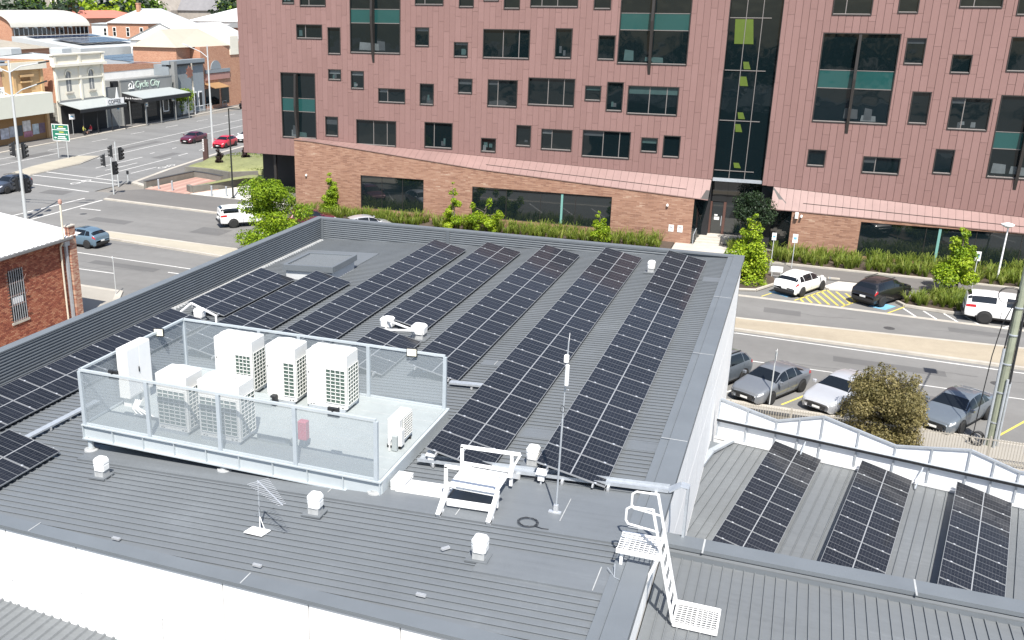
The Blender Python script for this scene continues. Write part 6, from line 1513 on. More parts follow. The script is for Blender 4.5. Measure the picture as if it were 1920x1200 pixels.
for i, (y, w2, z0, z1) in enumerate(((-3.2, 1.5, .9, 2.3), (-1.6, 1.5, .9, 2.3), (0.0, 1.2, 1.0, 2.4), (1.4, 1.0, 1.0, 2.4), (2.5, 1.5, 1.5, 2.9), (2.6, 1.6, .7, 1.45), (4.3, 1.2, .9, 2.3), (5.6, 1.1, .95, 2.3))):
    MB().box(.105, .13, y, y+w2, z0, z1).build('poster', mat('poster_print_%d' % i, pcs[i], .6, var=.6, scale=2.2), s)
s2 = s
MB().box(-12, -.3, -1.5, 7.4, 10.21, 10.3).build('flat_roof', M_TIN, s)
roof_panels(s, (-9.5, -1, 10.45), (0, 8, 0), (5.5, 0, -.1+.9*0), 7, 2)
# lane between the shops
s = thing('lane_condenser', 'grey condenser on the lane wall left of the cream building', 'air conditioner', (-100.2, 110.6, 4.7)); MB().bbox(-.4, .4, -.3, .3, 0, .9, .03).build('case', M_GALV, s); MB().box(.401, .42, -.2, .2, .15, .75).build('grille', M_CHAR, s)
s = thing('lane_bins', 'dark and white bins standing in the lane beside the cream building', 'bin', (-99.6, 110.3, .12)); MB().bbox(-.5, .3, -.5, .5, 0, 1.0, .05).build('bin', M_WHITEW, s); MB().bbox(-.5, .3, -.5, .5, 1.001, 1.12, .05).build('lid', M_CHAR, s)
# --- cream Victorian building
s = thing('victorian_shop', 'cream two storey Victorian shop with arched windows and a coffee verandah', 'building', (FXX, 111.6, 0))
MB().box(-15, 0, .02, 10.6, 0, 9.7).build('wall', M_CREAMW, s)
MB().box(-15, -.1, -.06, .015, 4.7, 10.6).build('side_wall', M_OBRICKX, s); MB().box(-15, -.1, -.06, .015, 0, 4.65).build('side_wall', M_BLUEST, s)
MB().box(-14.5, -.3, .1, 10.5, 9.7, 9.8).build('roof', M_TIN, s)
pa = MB().box(-.35, .12, -.15, 10.8, 9.75, 11.15).build('parapet', M_CREAMW, s); MB().box(-.45, .35, -.3, 10.95, 11.15, 11.35).build('coping', M_CREAMW, pa); MB().box(.0, .55, -.3, 10.95, 9.6, 9.95).build('cornice', M_CREAMW, pa)
for y in (0, 5.1, 10.3): MB().box(.125, .3, y-.1, y+.4, 9.96, 11.1).build('parapet_block', M_CREAMW, pa)
for y in (.1, 5.1, 10.1): MB().box(.005, .18, y, y+.4, 4.75, 9.55).build('pilaster', M_CREAMW, s)
MB().box(.005, .22, .5, 10.1, 7.75, 7.95).build('string_course', M_CREAMW, s); MB().box(.005, .14, .1, 10.5, 4.65, 4.95).build('base_course', M_GREYW, s)
for y in (2.3, 7.2):
    a_ = MB(); n = 14; pts = [(.012, y, 6.15), (.012, y+1.05, 6.15)]+[(.012, y+.525+.525*math.cos(PI*i/n), 8.35+.55*math.sin(PI*i/n)) for i in range(n+1)]
    a_.prism(pts, (.02, 0, 0)); w_ = a_.build('arched_window', M_GREYW, s)
    hm = MB(); arc = [(.1, y+.525+.66*math.cos(PI*i/n), 8.38+.68*math.sin(PI*i/n)) for i in range(n+1)]; hm.path(arc, .12, 6); hm.build('hood_mould', M_CREAMW, w_)
    MB().box(.01, .2, y-.25, y+1.3, 5.75, 5.95).build('sill', M_KERB, w_); MB().box(.033, .06, y+.49, y+.56, 6.15, 8.85).build('mullion', M_WHITEW, w_)
ver = MB(); ver.hex8([(.0, .3, 4.62), (3.3, .9, 3.80), (3.3, 11.2, 3.80), (.0, 10.5, 4.62)], [(.0, .3, 4.70), (3.3, .9, 3.88), (3.3, 11.2, 3.88), (.0, 10.5, 4.70)]); vo = ver.build('verandah_roof', M_AWN, s)
MB().box(3.2, 3.34, .9, 11.2, 3.35, 3.79).build('valance', M_CHAR, vo)
for y in (1.6, 4.6, 7.8, 10.9): MB().tube((3.0, y, .12), (3.0, y, 3.4), .07, 8).build('post', M_CHAR, vo)
MB().box(.01, .06, .6, 10.3, .1, 4.2).build('shopfront', M_CHAR, s)
sg = thing('coffee_sign', 'white sign board reading coffee on top of the verandah', 'sign', (-95.75, 118.3, 3.95))
MB().box(-.08, 0, 0, 4.0, 0, .85).build('board', M_WPAINT, sg); text('COFFEE', .82, M_CHAR, sg, (.02, .35, .12), RX, .01)
MB().prism([(-.04, 2.2, .86), (-.04, 2.9, .86), (-.04, 2.6, 2.4)], (-.06, 0, 0)).build('finial', M_WPAINT, sg)
# --- cycle shop
s = thing('cycle_shop', 'grey single storey cycle shop with dark wrap round awning', 'building', (FXX, 122.5, 0))
MB().box(-14, 0, 3.5, 16.8, 0, 6.75).build('wall', M_GREYW, s); MB().box(-14, -.3, -.25, 3.49, 0, 5.9).build('wall', M_GREYW, s)
MB().box(-.2, .05, 3.4, 16.9, 6.75, 6.95).build('parapet', M_GREYW, s)
ver = MB(); ver.hex8([(.0, 3.6, 5.0), (3.4, 4.3, 4.18), (3.4, 17.0, 4.18), (.0, 16.2, 4.95)], [(.0, 3.6, 5.08), (3.4, 4.3, 4.26), (3.4, 17.0, 4.26), (.0, 16.2, 5.03)]); vo = ver.build('awning', M_AWN, s)
MB().box(3.3, 3.44, 4.3, 17.0, 3.6, 4.17).build('valance', M_CHAR, vo)
MB().hex8([(.0, 3.55, 4.0), (3.4, 4.25, 3.5), (3.4, 4.29, 3.5), (.0, 3.59, 4.0)], [(.0, 3.55, 4.98), (3.4, 4.25, 4.16), (3.4, 4.29, 4.16), (.0, 3.59, 4.98)]).build('valance', M_CHAR, vo)
for y in (5.0, 8.9, 12.9, 16.6): MB().box(3.0, 3.14, y, y+.14, .12, 3.6).build('post', M_GREYW, vo)
for x, y in ((1.0, 3.8),): MB().box(x, x+.12, y, y+.12, .12, 4.0).build('post', M_GREYW, vo)
MB().box(.01, .06, 3.7, 16.7, .1, 4.6).build('shopfront', M_CHAR, s)
for y, w2 in ((5.5, 2.6), (9.2, 2.8), (13.6, 2.2)): MB().box(.065, .09, y, y+w2, .8, 3.2).build('shop_window', M_GLASS, s)
MB().box(.07, .2, 13.6, 15.2, 1.2, 3.4).build('window_frame', M_WPAINT, s); MB().box(.201, .22, 13.8, 15.0, 1.4, 3.2).build('window_glass', M_GLASS, s)
MB().box(-1.0, -.4, 2.2, 3.4, 5.91, 6.8).build('roof_unit', M_CHAR, s)
text('Cycle City', 1.5, mat('pale_green_letters', (.50, .62, .53), .6, var=.03), s, (.06, 6.9, 5.55), RX, .03, shear=.15)
cg = MB(); cg.path([(.08, 5.2, 5.5), (.08, 6.6, 5.55)], .08, 6); cg.path([(.08, 6.5, 5.6), (.08, 6.6, 6.1), (.08, 6.2, 6.6)], .07, 6); cg.path([(.08, 5.7+.35*math.cos(a), 5.9+.35*math.sin(a)) for a in [2*PI*i/12 for i in range(13)]], .07, 6); cg.build('cyclist_emblem', M_WPAINT, s)
text('Bikes & Accessories', .38, M_WPAINT, s, (.5, 3.62, 4.12), (PI/2, 0, 0), .01)
# wall of the taller building behind the cycle shop
s = thing('white_brick_wall', 'long white painted wall with brick top behind the cycle shop', 'wall', (-103, 122.4, 0))
MB().box(-.5, 0, 0, 21.8, 0, 7.9).build('wall', M_WHITEW, s)
MB().hex8([(-.55, 0, 7.9), (.05, 0, 7.9), (.05, 21.9, 7.9), (-.55, 21.9, 7.9)], [(-.55, 0, 9.3), (.05, 0, 9.3), (.05, 21.9, 8.5), (-.55, 21.9, 8.5)]).build('brick_top', M_OBRICK, s)
MB().hex8([(-14, 0, 7.6), (-.56, 0, 7.6), (-.56, 21.8, 7.6), (-14, 21.8, 7.6)], [(-14, 0, 9.0), (-.56, 0, 8.3), (-.56, 21.8, 8.1), (-14, 21.8, 8.8)]).build('roof', M_TIN, s)
roof_panels(s, (-7, 1.5, 9.0), (0, 6, -.1), (4, 0, -.25), 5, 2); roof_panels(s, (-5, 17, 8.6), (0, 4.2, -.1), (3, 0, -.15), 4, 1)
# --- blue grey building with rust sign
s = thing('blue_grey_shop', 'blue grey two storey shop behind the rust coloured sign', 'building', (FXX, 140.0, 0))
MB().box(-12, -1.0, 0, 5.6, 0, 8.5).build('wall', M_BLUEG, s); MB().box(-1.9, -1.0, 5.61, 10.2, 0, 8.5).build('wall', M_BLUEG, s); MB().box(-2.2, -.7, -.2, 10.4, 8.5, 9.1).build('parapet', M_BLUEG, s); MB().box(-1.4, -.6, 0, 10.2, 8.2, 8.5).build('dark_band', M_CHAR, s); MB().box(-1, 0, .2, 1.0, 0, 9.0).build('side_pier', M_GREYW, s)  # solid charcoal band runs along below the parapet
for y in (6.5, 8.2): MB().box(-.99, -.9, y, y+1.1, 1.0, 3.6).build('window', M_WPAINT, s)
for y in (6.6, 8.3): MB().box(-.89, -.87, y, y+.9, 1.2, 3.4).build('window_pane', M_GLASS, s)
sg = thing('rust_sign', 'rust coloured star shaped sign hung beside the timber pole', 'sign', (-98.0, 143.0, 6.2)); M_RUST = mat('rust_steel', (.22, .10, .07), .8, var=.3, scale=2)
pts = [(0, (1.1 if i % 2 == 0 else .75)*math.cos(2*PI*i/16+.2), 1.0+(1.1 if i % 2 == 0 else .75)*math.sin(2*PI*i/16+.2)) for i in range(16)]; MB().prism(pts, (.08, 0, 0)).build('plate', M_RUST, sg); MB().bar((-.9, 0, 1.0), (0, 0, 1.0), .06, .06).build('bracket', M_CHAR, sg)
tree('climbing_hedge', 'bright green climbing hedge in front of the blue grey shop', (-97.9, 140.0, .1), 6.0, [(0.05*random.uniform(-1, 1), -.22+.05*i, .50+random.uniform(-.05, .18), .13, .13, .12) for i in range(15)]+[(0, .02, .3, .08, .08, .2), (0, .4, .3, .1, .1, .2)], 4200, .13, M_LIME, M_BARKD, .06, .3, cat='hedge', tb=-.1)
# --- brick building with tan roof
s = thing('brick_corner_shop', 'tall brick corner building with pale tan roof and blue arch', 'building', (-100.5, 150.3, 0))
MB().box(-11, -2.0, -4.2, -.01, 0, 11.0).build('rear_wall', M_OBRICK, s); MB().box(-11, 0, 0, 18, 0, 11.0).build('wall', M_OBRICK, s); MB().box(-11, -2.0, -4.26, -4.21, 0, 11.0).build('side_wall', M_OBRICKX, s)
MB().hex8([(-11.3, -4.7, 11), (-1.6, -4.7, 11), (.3, 9.5, 11), (-11.3, 9.5, 11)], [(-6.6, -2.0, 13.9), (-6.5, -2.0, 13.9), (-6.5, 9.4, 13.9), (-6.6, 9.4, 13.9)]).build('roof', M_TANROOF, s)
MB().box(-2.0, .15, 9.6, 12.5, 9.3, 12.6).build('gable_block', M_CREAMW, s); MB().box(-11, .1, 12.6, 18, 11, 11.4).build('parapet', M_OBRICK, s)
MB().box(.01, .3, 1.0, 9.0, 6.4, 7.0).build('awning_fascia', M_BLUEG, s); MB().box(.01, .2, 1.0, 9.0, 5.2, 6.3).build('fascia', mat('dusty_pink', (.36, .20, .17), .8, var=.06), s)
pts = [(.02, 2.9, 7.05), (.02, 6.2, 7.05)]+[(.02, 4.55+1.65*math.cos(PI*i/12), 7.05+1.5*math.sin(PI*i/12)) for i in range(13)]; MB().prism(pts, (.15, 0, 0)).build('arch', M_BLUEG, s)
MB().hex8([(.0, .6, 4.6), (2.4, .6, 3.9), (2.4, 5.4, 3.9), (.0, 5.4, 4.6)], [(.0, .6, 4.7), (2.4, .6, 4.0), (2.4, 5.4, 4.0), (.0, 5.4, 4.7)]).build('awning', M_BROWNW, s)
for y, w2 in ((.8, 4.6), (6.0, 2.6)): MB().box(.01, .05, y, y+w2, .8, 3.7).build('shop_window', M_GLASS, s)

# ================================================================ roofs of the town behind the shops
def hip_house(label, x0, x1, y0, y1, ze, zr, wall, roofm, ax='Y', gable=False, wins=0, chim=False, name='house'):
    s = thing(name, label, 'building', (x1, y0, 0)); W, D = x1-x0, y1-y0
    MB().box(-W, 0, 0, D, -2, ze).build('wall', wall, s); e = .5
    b = [(-W-e, -e, ze), (e, -e, ze), (e, D+e, ze), (-W-e, D+e, ze)]
    if ax == 'Y':
        i = 0 if gable else W*.45
        t = [(-W/2-.05, i-e*gable, zr), (-W/2+.05, i-e*gable, zr), (-W/2+.05, D-i+e*gable, zr), (-W/2-.05, D-i+e*gable, zr)]
    else:
        i = 0 if gable else D*.45
        t = [(-W+i-e*gable, D/2-.05, zr), (-i+e*gable, D/2-.05, zr), (-i+e*gable, D/2+.05, zr), (-W+i-e*gable, D/2+.05, zr)]
    MB().hex8(b, t).build('roof', roofm, s)
    if gable and ax == 'Y': MB().prism([(-W, -.02, ze-.01), (0, -.02, ze-.01), (-W/2, -.02, zr-.25)], (0, .3, 0)).build('gable_wall', wall, s); MB().bar((-W-e, -e-.02, ze), (-W/2, -e-.02, zr), .1, .25).build('barge_board', M_GREYW, s); MB().bar((e, -e-.02, ze), (-W/2, -e-.02, zr), .1, .25).build('barge_board', M_GREYW, s)
    for k in range(wins):
        x = -W+W*(k+.5)/wins
        f = MB().box(x-.7, x+.7, -.06, -.002, ze-4.2, ze-1.2).build('window', M_WHITEW, s); MB().box(x-.5, x+.5, -.08, -.061, ze-2.55, ze-1.4).build('pane', M_GLASS, f); MB().box(x-.5, x+.5, -.08, -.061, ze-4.0, ze-2.7).build('pane', M_GLASS, f)
    if chim:
        c = MB().box(-W*.5, -W*.5+1.1, D*.2, D*.2+1.1, ze, zr+1.4).build('chimney', M_OBRICKX, s); MB().box(-W*.5-.1, -W*.5+1.2, D*.2-.1, D*.2+1.2, zr+1.4, zr+1.7).build('chimney_cap', M_OBRICKX, c)
    return s
# barrel roofed hall with clerestory
s = thing('barrel_hall', 'long hall with pale barrel roof and a strip of clerestory windows', 'building', (-195, 206, 0))
n = 14; W_ = 22; vs = []; fs = []
for i in range(n+1):
    a = PI*i/n; x = -W_/2+W_/2*1.06*math.cos(a); z = 12.0+4.2*math.sin(a); vs += [(x, -.8, z), (x, 30, z)]
for i in range(n): fs.append((2*i, 2*i+1, 2*i+3, 2*i+2))
MB().add(vs, fs).build('roof', mat('cream_iron', (.47, .46, .41), .6, var=.06, scale=.5, coords='World'), s, True)
MB().prism([(-W_/2+W_/2*math.cos(PI*i/n), 0, 12.0+4.0*math.sin(PI*i/n)) for i in range(n+1)]+[(-W_, 0, 3), (0, 0, 3)], (0, .4, 0)).build('end_wall', M_OBRICKX, s)
MB().box(-W_+.1, -.1, .45, 29.8, 2, 12.0).build('wall', M_OBRICK, s)
for i in range(17): MB().box(.0, .08, .9+i*1.7, 2.3+i*1.7, 10.0, 11.7).build('clerestory_pane', M_GLASS, s)
for i in range(18): MB().box(.0, .16, .65+i*1.7, .88+i*1.7, 9.9, 11.9).build('clerestory_post', M_TINL, s)
MB().box(-18, -16, -.1, -.01, 9.2, 11.2).build('window', M_GLASS, s)
for i in range(7): MB().box(.0, .5, 1.2+i*3.4, 2.0+i*3.4, 11.72, 11.95).build('vent', M_WPAINT, s)
s = thing('solar_lean_to', 'pale lean to roof with two tiers of solar panels below the clerestory', 'building', (-194.5, 205, 0))
MB().hex8([(0.2, 0, 0), (22, 0, 0), (22, 33, 0), (0.2, 33, 0)], [(0.2, 0, 9.8), (22, 0, 7.2), (22, 33, 7.2), (0.2, 33, 9.8)]).build('roof', M_TINL, s)
roof_panels(s, (2.0, 3.0, 9.65), (0, 26, 0), (3.4, 0, -.4), 11, 1, .1); roof_panels(s, (8.5, 5.0, 8.9), (0, 21, 0), (10, 0, -.9), 6, 3, .35)
hip_house('long flat grey roof with solar panels behind the cream Victorian shop', -165, -118, 165, 195, 6.3, 6.8, M_OBRICK, M_TIN, 'X', True, 0, name='warehouse')
s = bpy.data.objects['warehouse']; roof_panels(s, (-22, 2, 7.3), (0, 24, .1), (14, 0, -.7), 10, 3, .3)
hip_house('grey roofed red brick house with tall white windows', -217, -201, 272, 298, 12.0, 16.6, M_OBRICKX, M_TINL, 'Y', False, 3, True)
hip_house('white gabled hall with white iron roof', -170, -150, 222, 250, 9.0, 13.2, M_WHITEW, mat('white_iron', (.60, .61, .60), .55, var=.05, scale=.5, coords='World'), 'Y', True, 0)
hip_house('long white roofed hall right of the grey brick house', -205, -178, 300, 345, 12.5, 17.0, M_WHITEW, MATS['white_iron'], 'Y', False, 0)
hip_house('low cream house between the gabled hall and the solar shed', -150, -132, 232, 246, 5.5, 7.0, M_OBRICKX, M_TINL, 'X', False, 3)
hip_house('red roofed long building behind the barrel hall', -262, -244, 285, 330, 13.0, 15.6, M_OBRICK, M_REDROOF, 'Y', False, 0)
hip_house('white flat block with a row of windows on the skyline', -330, -300, 384, 410, 14.8, 15.0, M_WHITEW, M_TINL, 'X', True, 6)
hip_house('white cube shaped house between red roof and brick house', -230, -219, 280, 292, 11.5, 11.8, M_WHITEW, M_TINL, 'X', True, 1)
hip_house('brick house with white roof at the top left edge', -335, -300, 300, 330, 14.0, 15.8, M_OBRICKX, M_TINL, 'X', False, 3)
hip_house('grey stone shed roof at the left edge below the barrel hall', -205, -178, 178, 200, 7.5, 10.2, M_OBRICKX, mat('stone_shingle', (.30, .27, .22), .9, var=.2, scale=1, coords='World'), 'X', False, 0)
hip_house('dark slate roofed brick house beside the red clad building', -168, -146, 262, 285, 11.5, 15.0, M_OBRICKX, mat('slate', (.16, .16, .155), .7, var=.15, scale=1, coords='World'), 'X', False, 2, True)
hip_house('pink walled long building right of the white hall', -215, -178, 365, 385, 14.0, 14.3, mat('pink_render', (.45, .22, .22), .8, var=.08), M_TIN, 'X', True, 5)
hip_house('small white house near the left edge above the ochre shop', -152, -136, 150, 163, 7.6, 8.8, M_WHITEW, M_TINL, 'Y', False, 3)
for lab, x, y, z in (('left rooftop cooler on the flat roof behind the cream shop', -150, 172, 6.7), ('right rooftop cooler on the flat roof behind the cream shop', -135, 180, 6.7), ('rooftop cooler by the white house at the left', -160, 168, 6.6)):
    t = thing('rooftop_cooler', lab, 'cooler', (x, y, z), 0, 'rooftop coolers'); MB().bbox(-1.6, 1.6, -1.6, 1.6, .6, 2.4, .15).build('case', M_TINL, t); MB().box(-1, 1, -1, 1, 0, .6).build('plinth', M_GALV, t)
s = thing('water_tanks', 'pair of dark green water tanks among the roofs', 'tank', (-262, 305, 12))
for i in (0, 1): MB().lathe([(2.8, 0), (2.8, 4.2), (2.2, 4.7), (.3, 5.0)], 18, (0, i*6.5, 0)).build('tank', mat('tank_green', (.02, .035, .04), .6, var=.1), s)
# church on the skyline
M_STONE = mat('church_stone', (.30, .27, .235), .9, var=.2, scale=.4, coords='World')
s = thing('church', 'grey stone church with round window and steep roofs on the skyline', 'church', (-395, 560, 0))
MB().prism([(-22, 0, 0), (0, 0, 0), (0, 0, 14), (-11, 0, 25), (-22, 0, 14)], (0, 26, 0)).build('transept', M_STONE, s)
MB().prism([(-70, 8, 0), (-22.1, 8, 0), (-22.1, 8, 17), (-70, 8, 17)], (0, 20, 0)).build('nave', M_STONE, s); MB().prism([(.1, 8, 0), (60, 8, 0), (60, 8, 14), (.1, 8, 14)], (0, 16, 0)).build('choir', M_STONE, s)
MS = mat('church_slate', (.19, .185, .19), .8, var=.15, scale=.4, coords='World')
MB().hex8([(.1, 7, 14), (61, 7, 14), (61, 25, 14), (.1, 25, 14)], [(.1, 15, 24), (52, 15, 24), (52, 16, 24), (.1, 16, 24)]).build('roof', MS, s); MB().hex8([(-70, 7, 17), (-22.1, 7, 17), (-22.1, 29, 17), (-70, 29, 17)], [(-70, 17, 26), (-22.1, 17, 26), (-22.1, 19, 26), (-70, 19, 26)]).build('roof', MS, s)
n = 20; MB().prism([(-11+3.6*math.cos(2*PI*i/n), -.3, 16.5+4.2*math.sin(2*PI*i/n)) for i in range(n)], (0, .28, 0)).build('rose_surround', M_CREAMW, s); MB().prism([(-11+2.7*math.cos(2*PI*i/n), -.45, 16.5+3.3*math.sin(2*PI*i/n)) for i in range(n)], (0, .14, 0)).build('rose_window', M_CHAR, s)
for i in range(4): MB().box(-62+i*11, -59.5+i*11, 7.7, 7.99, 9, 15).build('lancet', M_CREAMW, s)
s = thing('church_tower', 'stone church tower with tall arched window at the top left', 'tower', (-455, 520, 0)); MB().box(-7, 7, 0, 14, 0, 40).build('shaft', M_STONE, s); MB().box(-2.2, 2.2, -.4, -.02, 10, 22).build('arch_recess', M_CREAMW, s); MB().box(-1.2, 1.2, -.6, -.41, 11, 20).build('window', M_CHAR, s); MB().box(-8, 8, -1, -.01, 6, 9).build('plinth', M_STONE, s)
# trees on the skyline
random.seed(5)
i = 0
for px_, d_, h, m in ((-.652, 360, 17, M_DLEAF), (-.645, 400, 19, M_LEAF), (-.628, 380, 18, M_DLEAF), (-.618, 420, 20, M_LEAF), (-.606, 410, 19, M_LIME), (-.596, 430, 19, M_DLEAF), (-.585, 450, 20, M_LIME), (-.576, 470, 20, M_DLEAF), (-.566, 500, 20, M_LEAF), (-.505, 480, 21, M_DLEAF), (-.497, 500, 22, M_LIME), (-.49, 460, 20, M_LEAF), (-.482, 470, 22, M_DLEAF), (-.70, 420, 20, M_OLIVE)):
    x, y = d_*px_*1.07, d_*math.sqrt(1-px_*px_)*1.0
    nm = ['dark', 'green', 'dark green', 'mid green', 'lime', 'deep green', 'yellow green', 'tall dark', 'broad green', 'dark right hand', 'lime right hand', 'green right hand', 'rightmost dark', 'olive'][i]
    tree('skyline_tree', '%s tree number of the skyline row'.replace('number of', 'in') % nm+' counted %s from the left' % ['second', 'third', 'fourth', 'fifth', 'sixth', 'seventh', 'eighth', 'ninth', 'tenth', 'eleventh', 'twelfth', 'thirteenth', 'last', 'first'][i], (x, y, 0), h, round_shape(.42, .3, 1.0, 14, .2, .32), 900, 1.1, m, M_BARKD, .4, .2, group='trees on the skyline')
    i += 1
# distant wooded rise closing the view
random.seed(9)
cs = [(-900+18*k, 900+random.uniform(-60, 60)+k*4, 9+random.uniform(0, 8)) for k in range(60)]
o_ = leaves('far_woods', cs, [(22, 22, 14)]*60, 9000, 3.2, M_DLEAF, None); tag(o_, 'distant wooded ridge behind the town', 'woods', kind='stuff')
# ================================================================ poles, signals, signs, fence
M_POLE = mat('galv_pole', (.52, .54, .54), .45, metal=.2, var=.08, scale=2)
M_DPOLE = mat('black_pole', (.02, .022, .02), .5, var=.1)
def signal(t, x, y, z, rz, two=False):
    c, s = math.cos(rz), math.sin(rz)
    def q(a, b, h): return (x+a*c-b*s, y+a*s+b*c, z+h)
    mb = MB(); mb.hex8([q(-.28, -.06, -.1), q(.28, -.06, -.1), q(.28, 0, -.1), q(-.28, 0, -.1)], [q(-.28, -.06, 1.2), q(.28, -.06, 1.2), q(.28, 0, 1.2), q(-.28, 0, 1.2)]); mb.build('backboard', M_BLACK, t)
    mb = MB(); mb.hex8([q(-.16, -.26, 0), q(.16, -.26, 0), q(.16, -.061, 0), q(-.16, -.061, 0)], [q(-.16, -.26, 1.1), q(.16, -.26, 1.1), q(.16, -.061, 1.1), q(-.16, -.061, 1.1)]); h = mb.build('lamp_box', M_BLACK, t)
    for k in range(3):
        MB().tube(q(0, -.26, .2+.36*k), q(0, -.45, .17+.36*k), .13, 10).build('visor', M_BLACK, h)
def lamp_arm(t, pts, head):
    MB().path(pts, .05, 8).build('arm', M_POLE, t); a = Vector(pts[-1]); b = Vector(pts[-2]); d = (a-b).normalized(); MB().bar(a-d*.1, a+d*.75, .28, .12).build('lamp_head', M_POLE if head else M_DPOLE, t)
t = thing('street_light', 'tall galvanised street light with twin arms and traffic signals at the intersection', 'street light', (-62.9, 65.47, 0))
MB().tube((0, 0, 0), (.2, 0, 13.6), .16, 10, .08).build('pole', M_POLE, t)
lamp_arm(t, [(.18, 0, 12.6), (1.0, .4, 13.1), (2.6, 1.0, 13.4)], False); lamp_arm(t, [(.18, 0, 12.6), (-1, -.4, 13.1), (-2.6, -1.0, 13.4)], True)
lamp_arm(t, [(.15, 0, 10.6), (1.0, .3, 11.2), (2.4, .8, 11.7)], False); lamp_arm(t, [(.15, 0, 10.6), (-1, -.3, 11.2), (-2.4, -.8, 11.6)], True)
signal(t, -.35, .1, 5.6, -.9); signal(t, .45, .15, 5.5, 1.9); signal(t, -.4, 0, 2.6, -.5); signal(t, .45, .1, 2.5, 1.4); MB().lathe([(.3, 0), (.3, .06), (.2, .08)], 10, (0, 0, 0)).build('base', M_KERB, t)
t = thing('traffic_signal', 'taller traffic signal pole on the corner with two heads', 'traffic light', (-65.9, 82.1, 0)); MB().tube((0, 0, 0), (0, 0, 4.65), .07, 8).build('pole', M_POLE, t); signal(t, -.5, .1, 3.1, -.8); signal(t, .45, .1, 2.9, 1.6)
t = thing('traffic_signal', 'shorter traffic signal pole on the corner nearer the road edge', 'traffic light', (-63.2, 77.9, 0)); MB().tube((0, 0, 0), (0, 0, 3.7), .07, 8).build('pole', M_POLE, t); signal(t, -.75, .1, 2.9, -.9); signal(t, .3, .1, 2.2, 1.3)
t = thing('traffic_signal', 'small signal pole beyond the traffic island', 'traffic light', (-66.6, 84.6, 0)); MB().tube((0, 0, 0), (0, 0, 1.2), .06, 8).build('pole', M_POLE, t); MB().bbox(-.1, .1, -.1, .1, .9, 1.25, .02).build('push_button', M_BLACK, t)
t = thing('direction_sign', 'green road direction sign on two posts on the traffic island', 'sign', (-84.2, 95.0, .1)); M_SIGNG = mat('sign_green', (.02, .16, .10), .5, var=.05)
for x in (-.72, .72): MB().tube((x, .06, 0), (x, .06, 4.0), .05, 8).build('post', M_POLE, t)
MB().box(-1.28, 1.28, -.02, .005, 2.1, 4.1).build('border', M_WPAINT, t); MB().box(-1.2, 1.2, -.03, -.021, 2.18, 4.02).build('panel', M_SIGNG, t); MB().box(-1.2, 1.2, -.036, -.031, 3.38, 3.44).build('divider', M_WPAINT, t)
M_SYEL = mat('sign_yellow', (.55, .52, .08), .5, var=.05)
for x0, x1, z, m in ((-.2, .5, 3.75, M_SYEL), (-.45, .85, 3.53, M_WPAINT), (-.2, .5, 3.1, M_SYEL), (-.8, .7, 2.85, M_WPAINT), (-.4, .7, 2.55, M_WPAINT), (-.5, .85, 2.32, M_WPAINT)): MB().box(x0, x1, -.037, -.031, z, z+.11).build('lettering', m, t)
MB().prism([(-.85, -.037, 3.55), (-.79, -.037, 3.55), (-.79, -.037, 3.82), (-.7, -.037, 3.82), (-.82, -.037, 3.95), (-.94, -.037, 3.82), (-.85, -.037, 3.82)], (0, .005, 0)).build('arrow', M_WPAINT, t)
MB().prism([(-1.0, -.037, 2.46), (-.85, -.037, 2.6), (-.85, -.037, 2.5), (-.6, -.037, 2.5), (-.6, -.037, 2.42), (-.85, -.037, 2.42), (-.85, -.037, 2.32)], (0, .005, 0)).build('arrow', M_WPAINT, t)
MB().prism([(1.08, -.037, 2.9), (.93, -.037, 3.04), (.93, -.037, 2.94), (.76, -.037, 2.94), (.76, -.037, 2.86), (.93, -.037, 2.86), (.93, -.037, 2.76)], (0, .005, 0)).build('arrow', M_WPAINT, t)
t = thing('street_light', 'tall galvanised street light beside the maroon car', 'street light', (-72.9, 110.7, 0)); MB().tube((0, 0, 0), (0, 0, 13.2), .15, 10, .08).build('pole', M_POLE, t); lamp_arm(t, [(0, 0, 11.6), (-1.0, 0, 12.3), (-3.0, 0, 13.0)], True); MB().lathe([(.3, 0), (.3, .06), (.2, .08)], 10).build('base', M_KERB, t)
t = thing('timber_pole', 'grey timber power pole in front of the green hedge', 'pole', (-98.3, 144.2, 0)); MB().tube((0, 0, 0), (0, 0, 8.6), .17, 9, .13).build('pole', mat('weathered_timber', (.36, .33, .28), .9, var=.2, scale=4), t); MB().box(.14, .2, -.12, .12, .1, 4.6).build('conduit', M_WPAINT, t); MB().bar((0, -1.0, 8.2), (0, 1.0, 8.2), .1, .12).build('cross_arm', M_BARK, t)
t = thing('lamp_post', 'slim black lamp post by the corner ramp', 'street light', (-51.3, 80.9, .14)); MB().tube((0, 0, 0), (0, 0, 8.6), .09, 8, .06).build('pole', M_DPOLE, t); MB().bar((0, 0, 8.6), (1.3, 0, 8.6), .25, .07).build('lamp_head', M_DPOLE, t); MB().box(-.2, .2, -.2, .2, 0, .05).build('base', M_DPOLE, t)
t = thing('sign_pylon', 'brown upright pylon sign with white lettering strip on the corner grass', 'sign', (-65.6, 98.0, .1)); M_PYL = mat('pylon_brown', (.075, .04, .035), .5, var=.08); MB().box(-.32, .32, -.12, .12, 0, 3.0).build('blade', M_PYL, t); MB().box(-.3, -.12, -.125, -.121, 1.55, 2.95).build('white_strip', M_WPAINT, t); MB().box(-.4, .4, -.2, .2, -.1, .12).build('plinth', M_COPE, t)
for i in range(6): MB().box(-.26, -.16, -.13, -.126, 1.7+i*.2, 1.82+i*.2).build('lettering', M_PYL, t)
i = 0
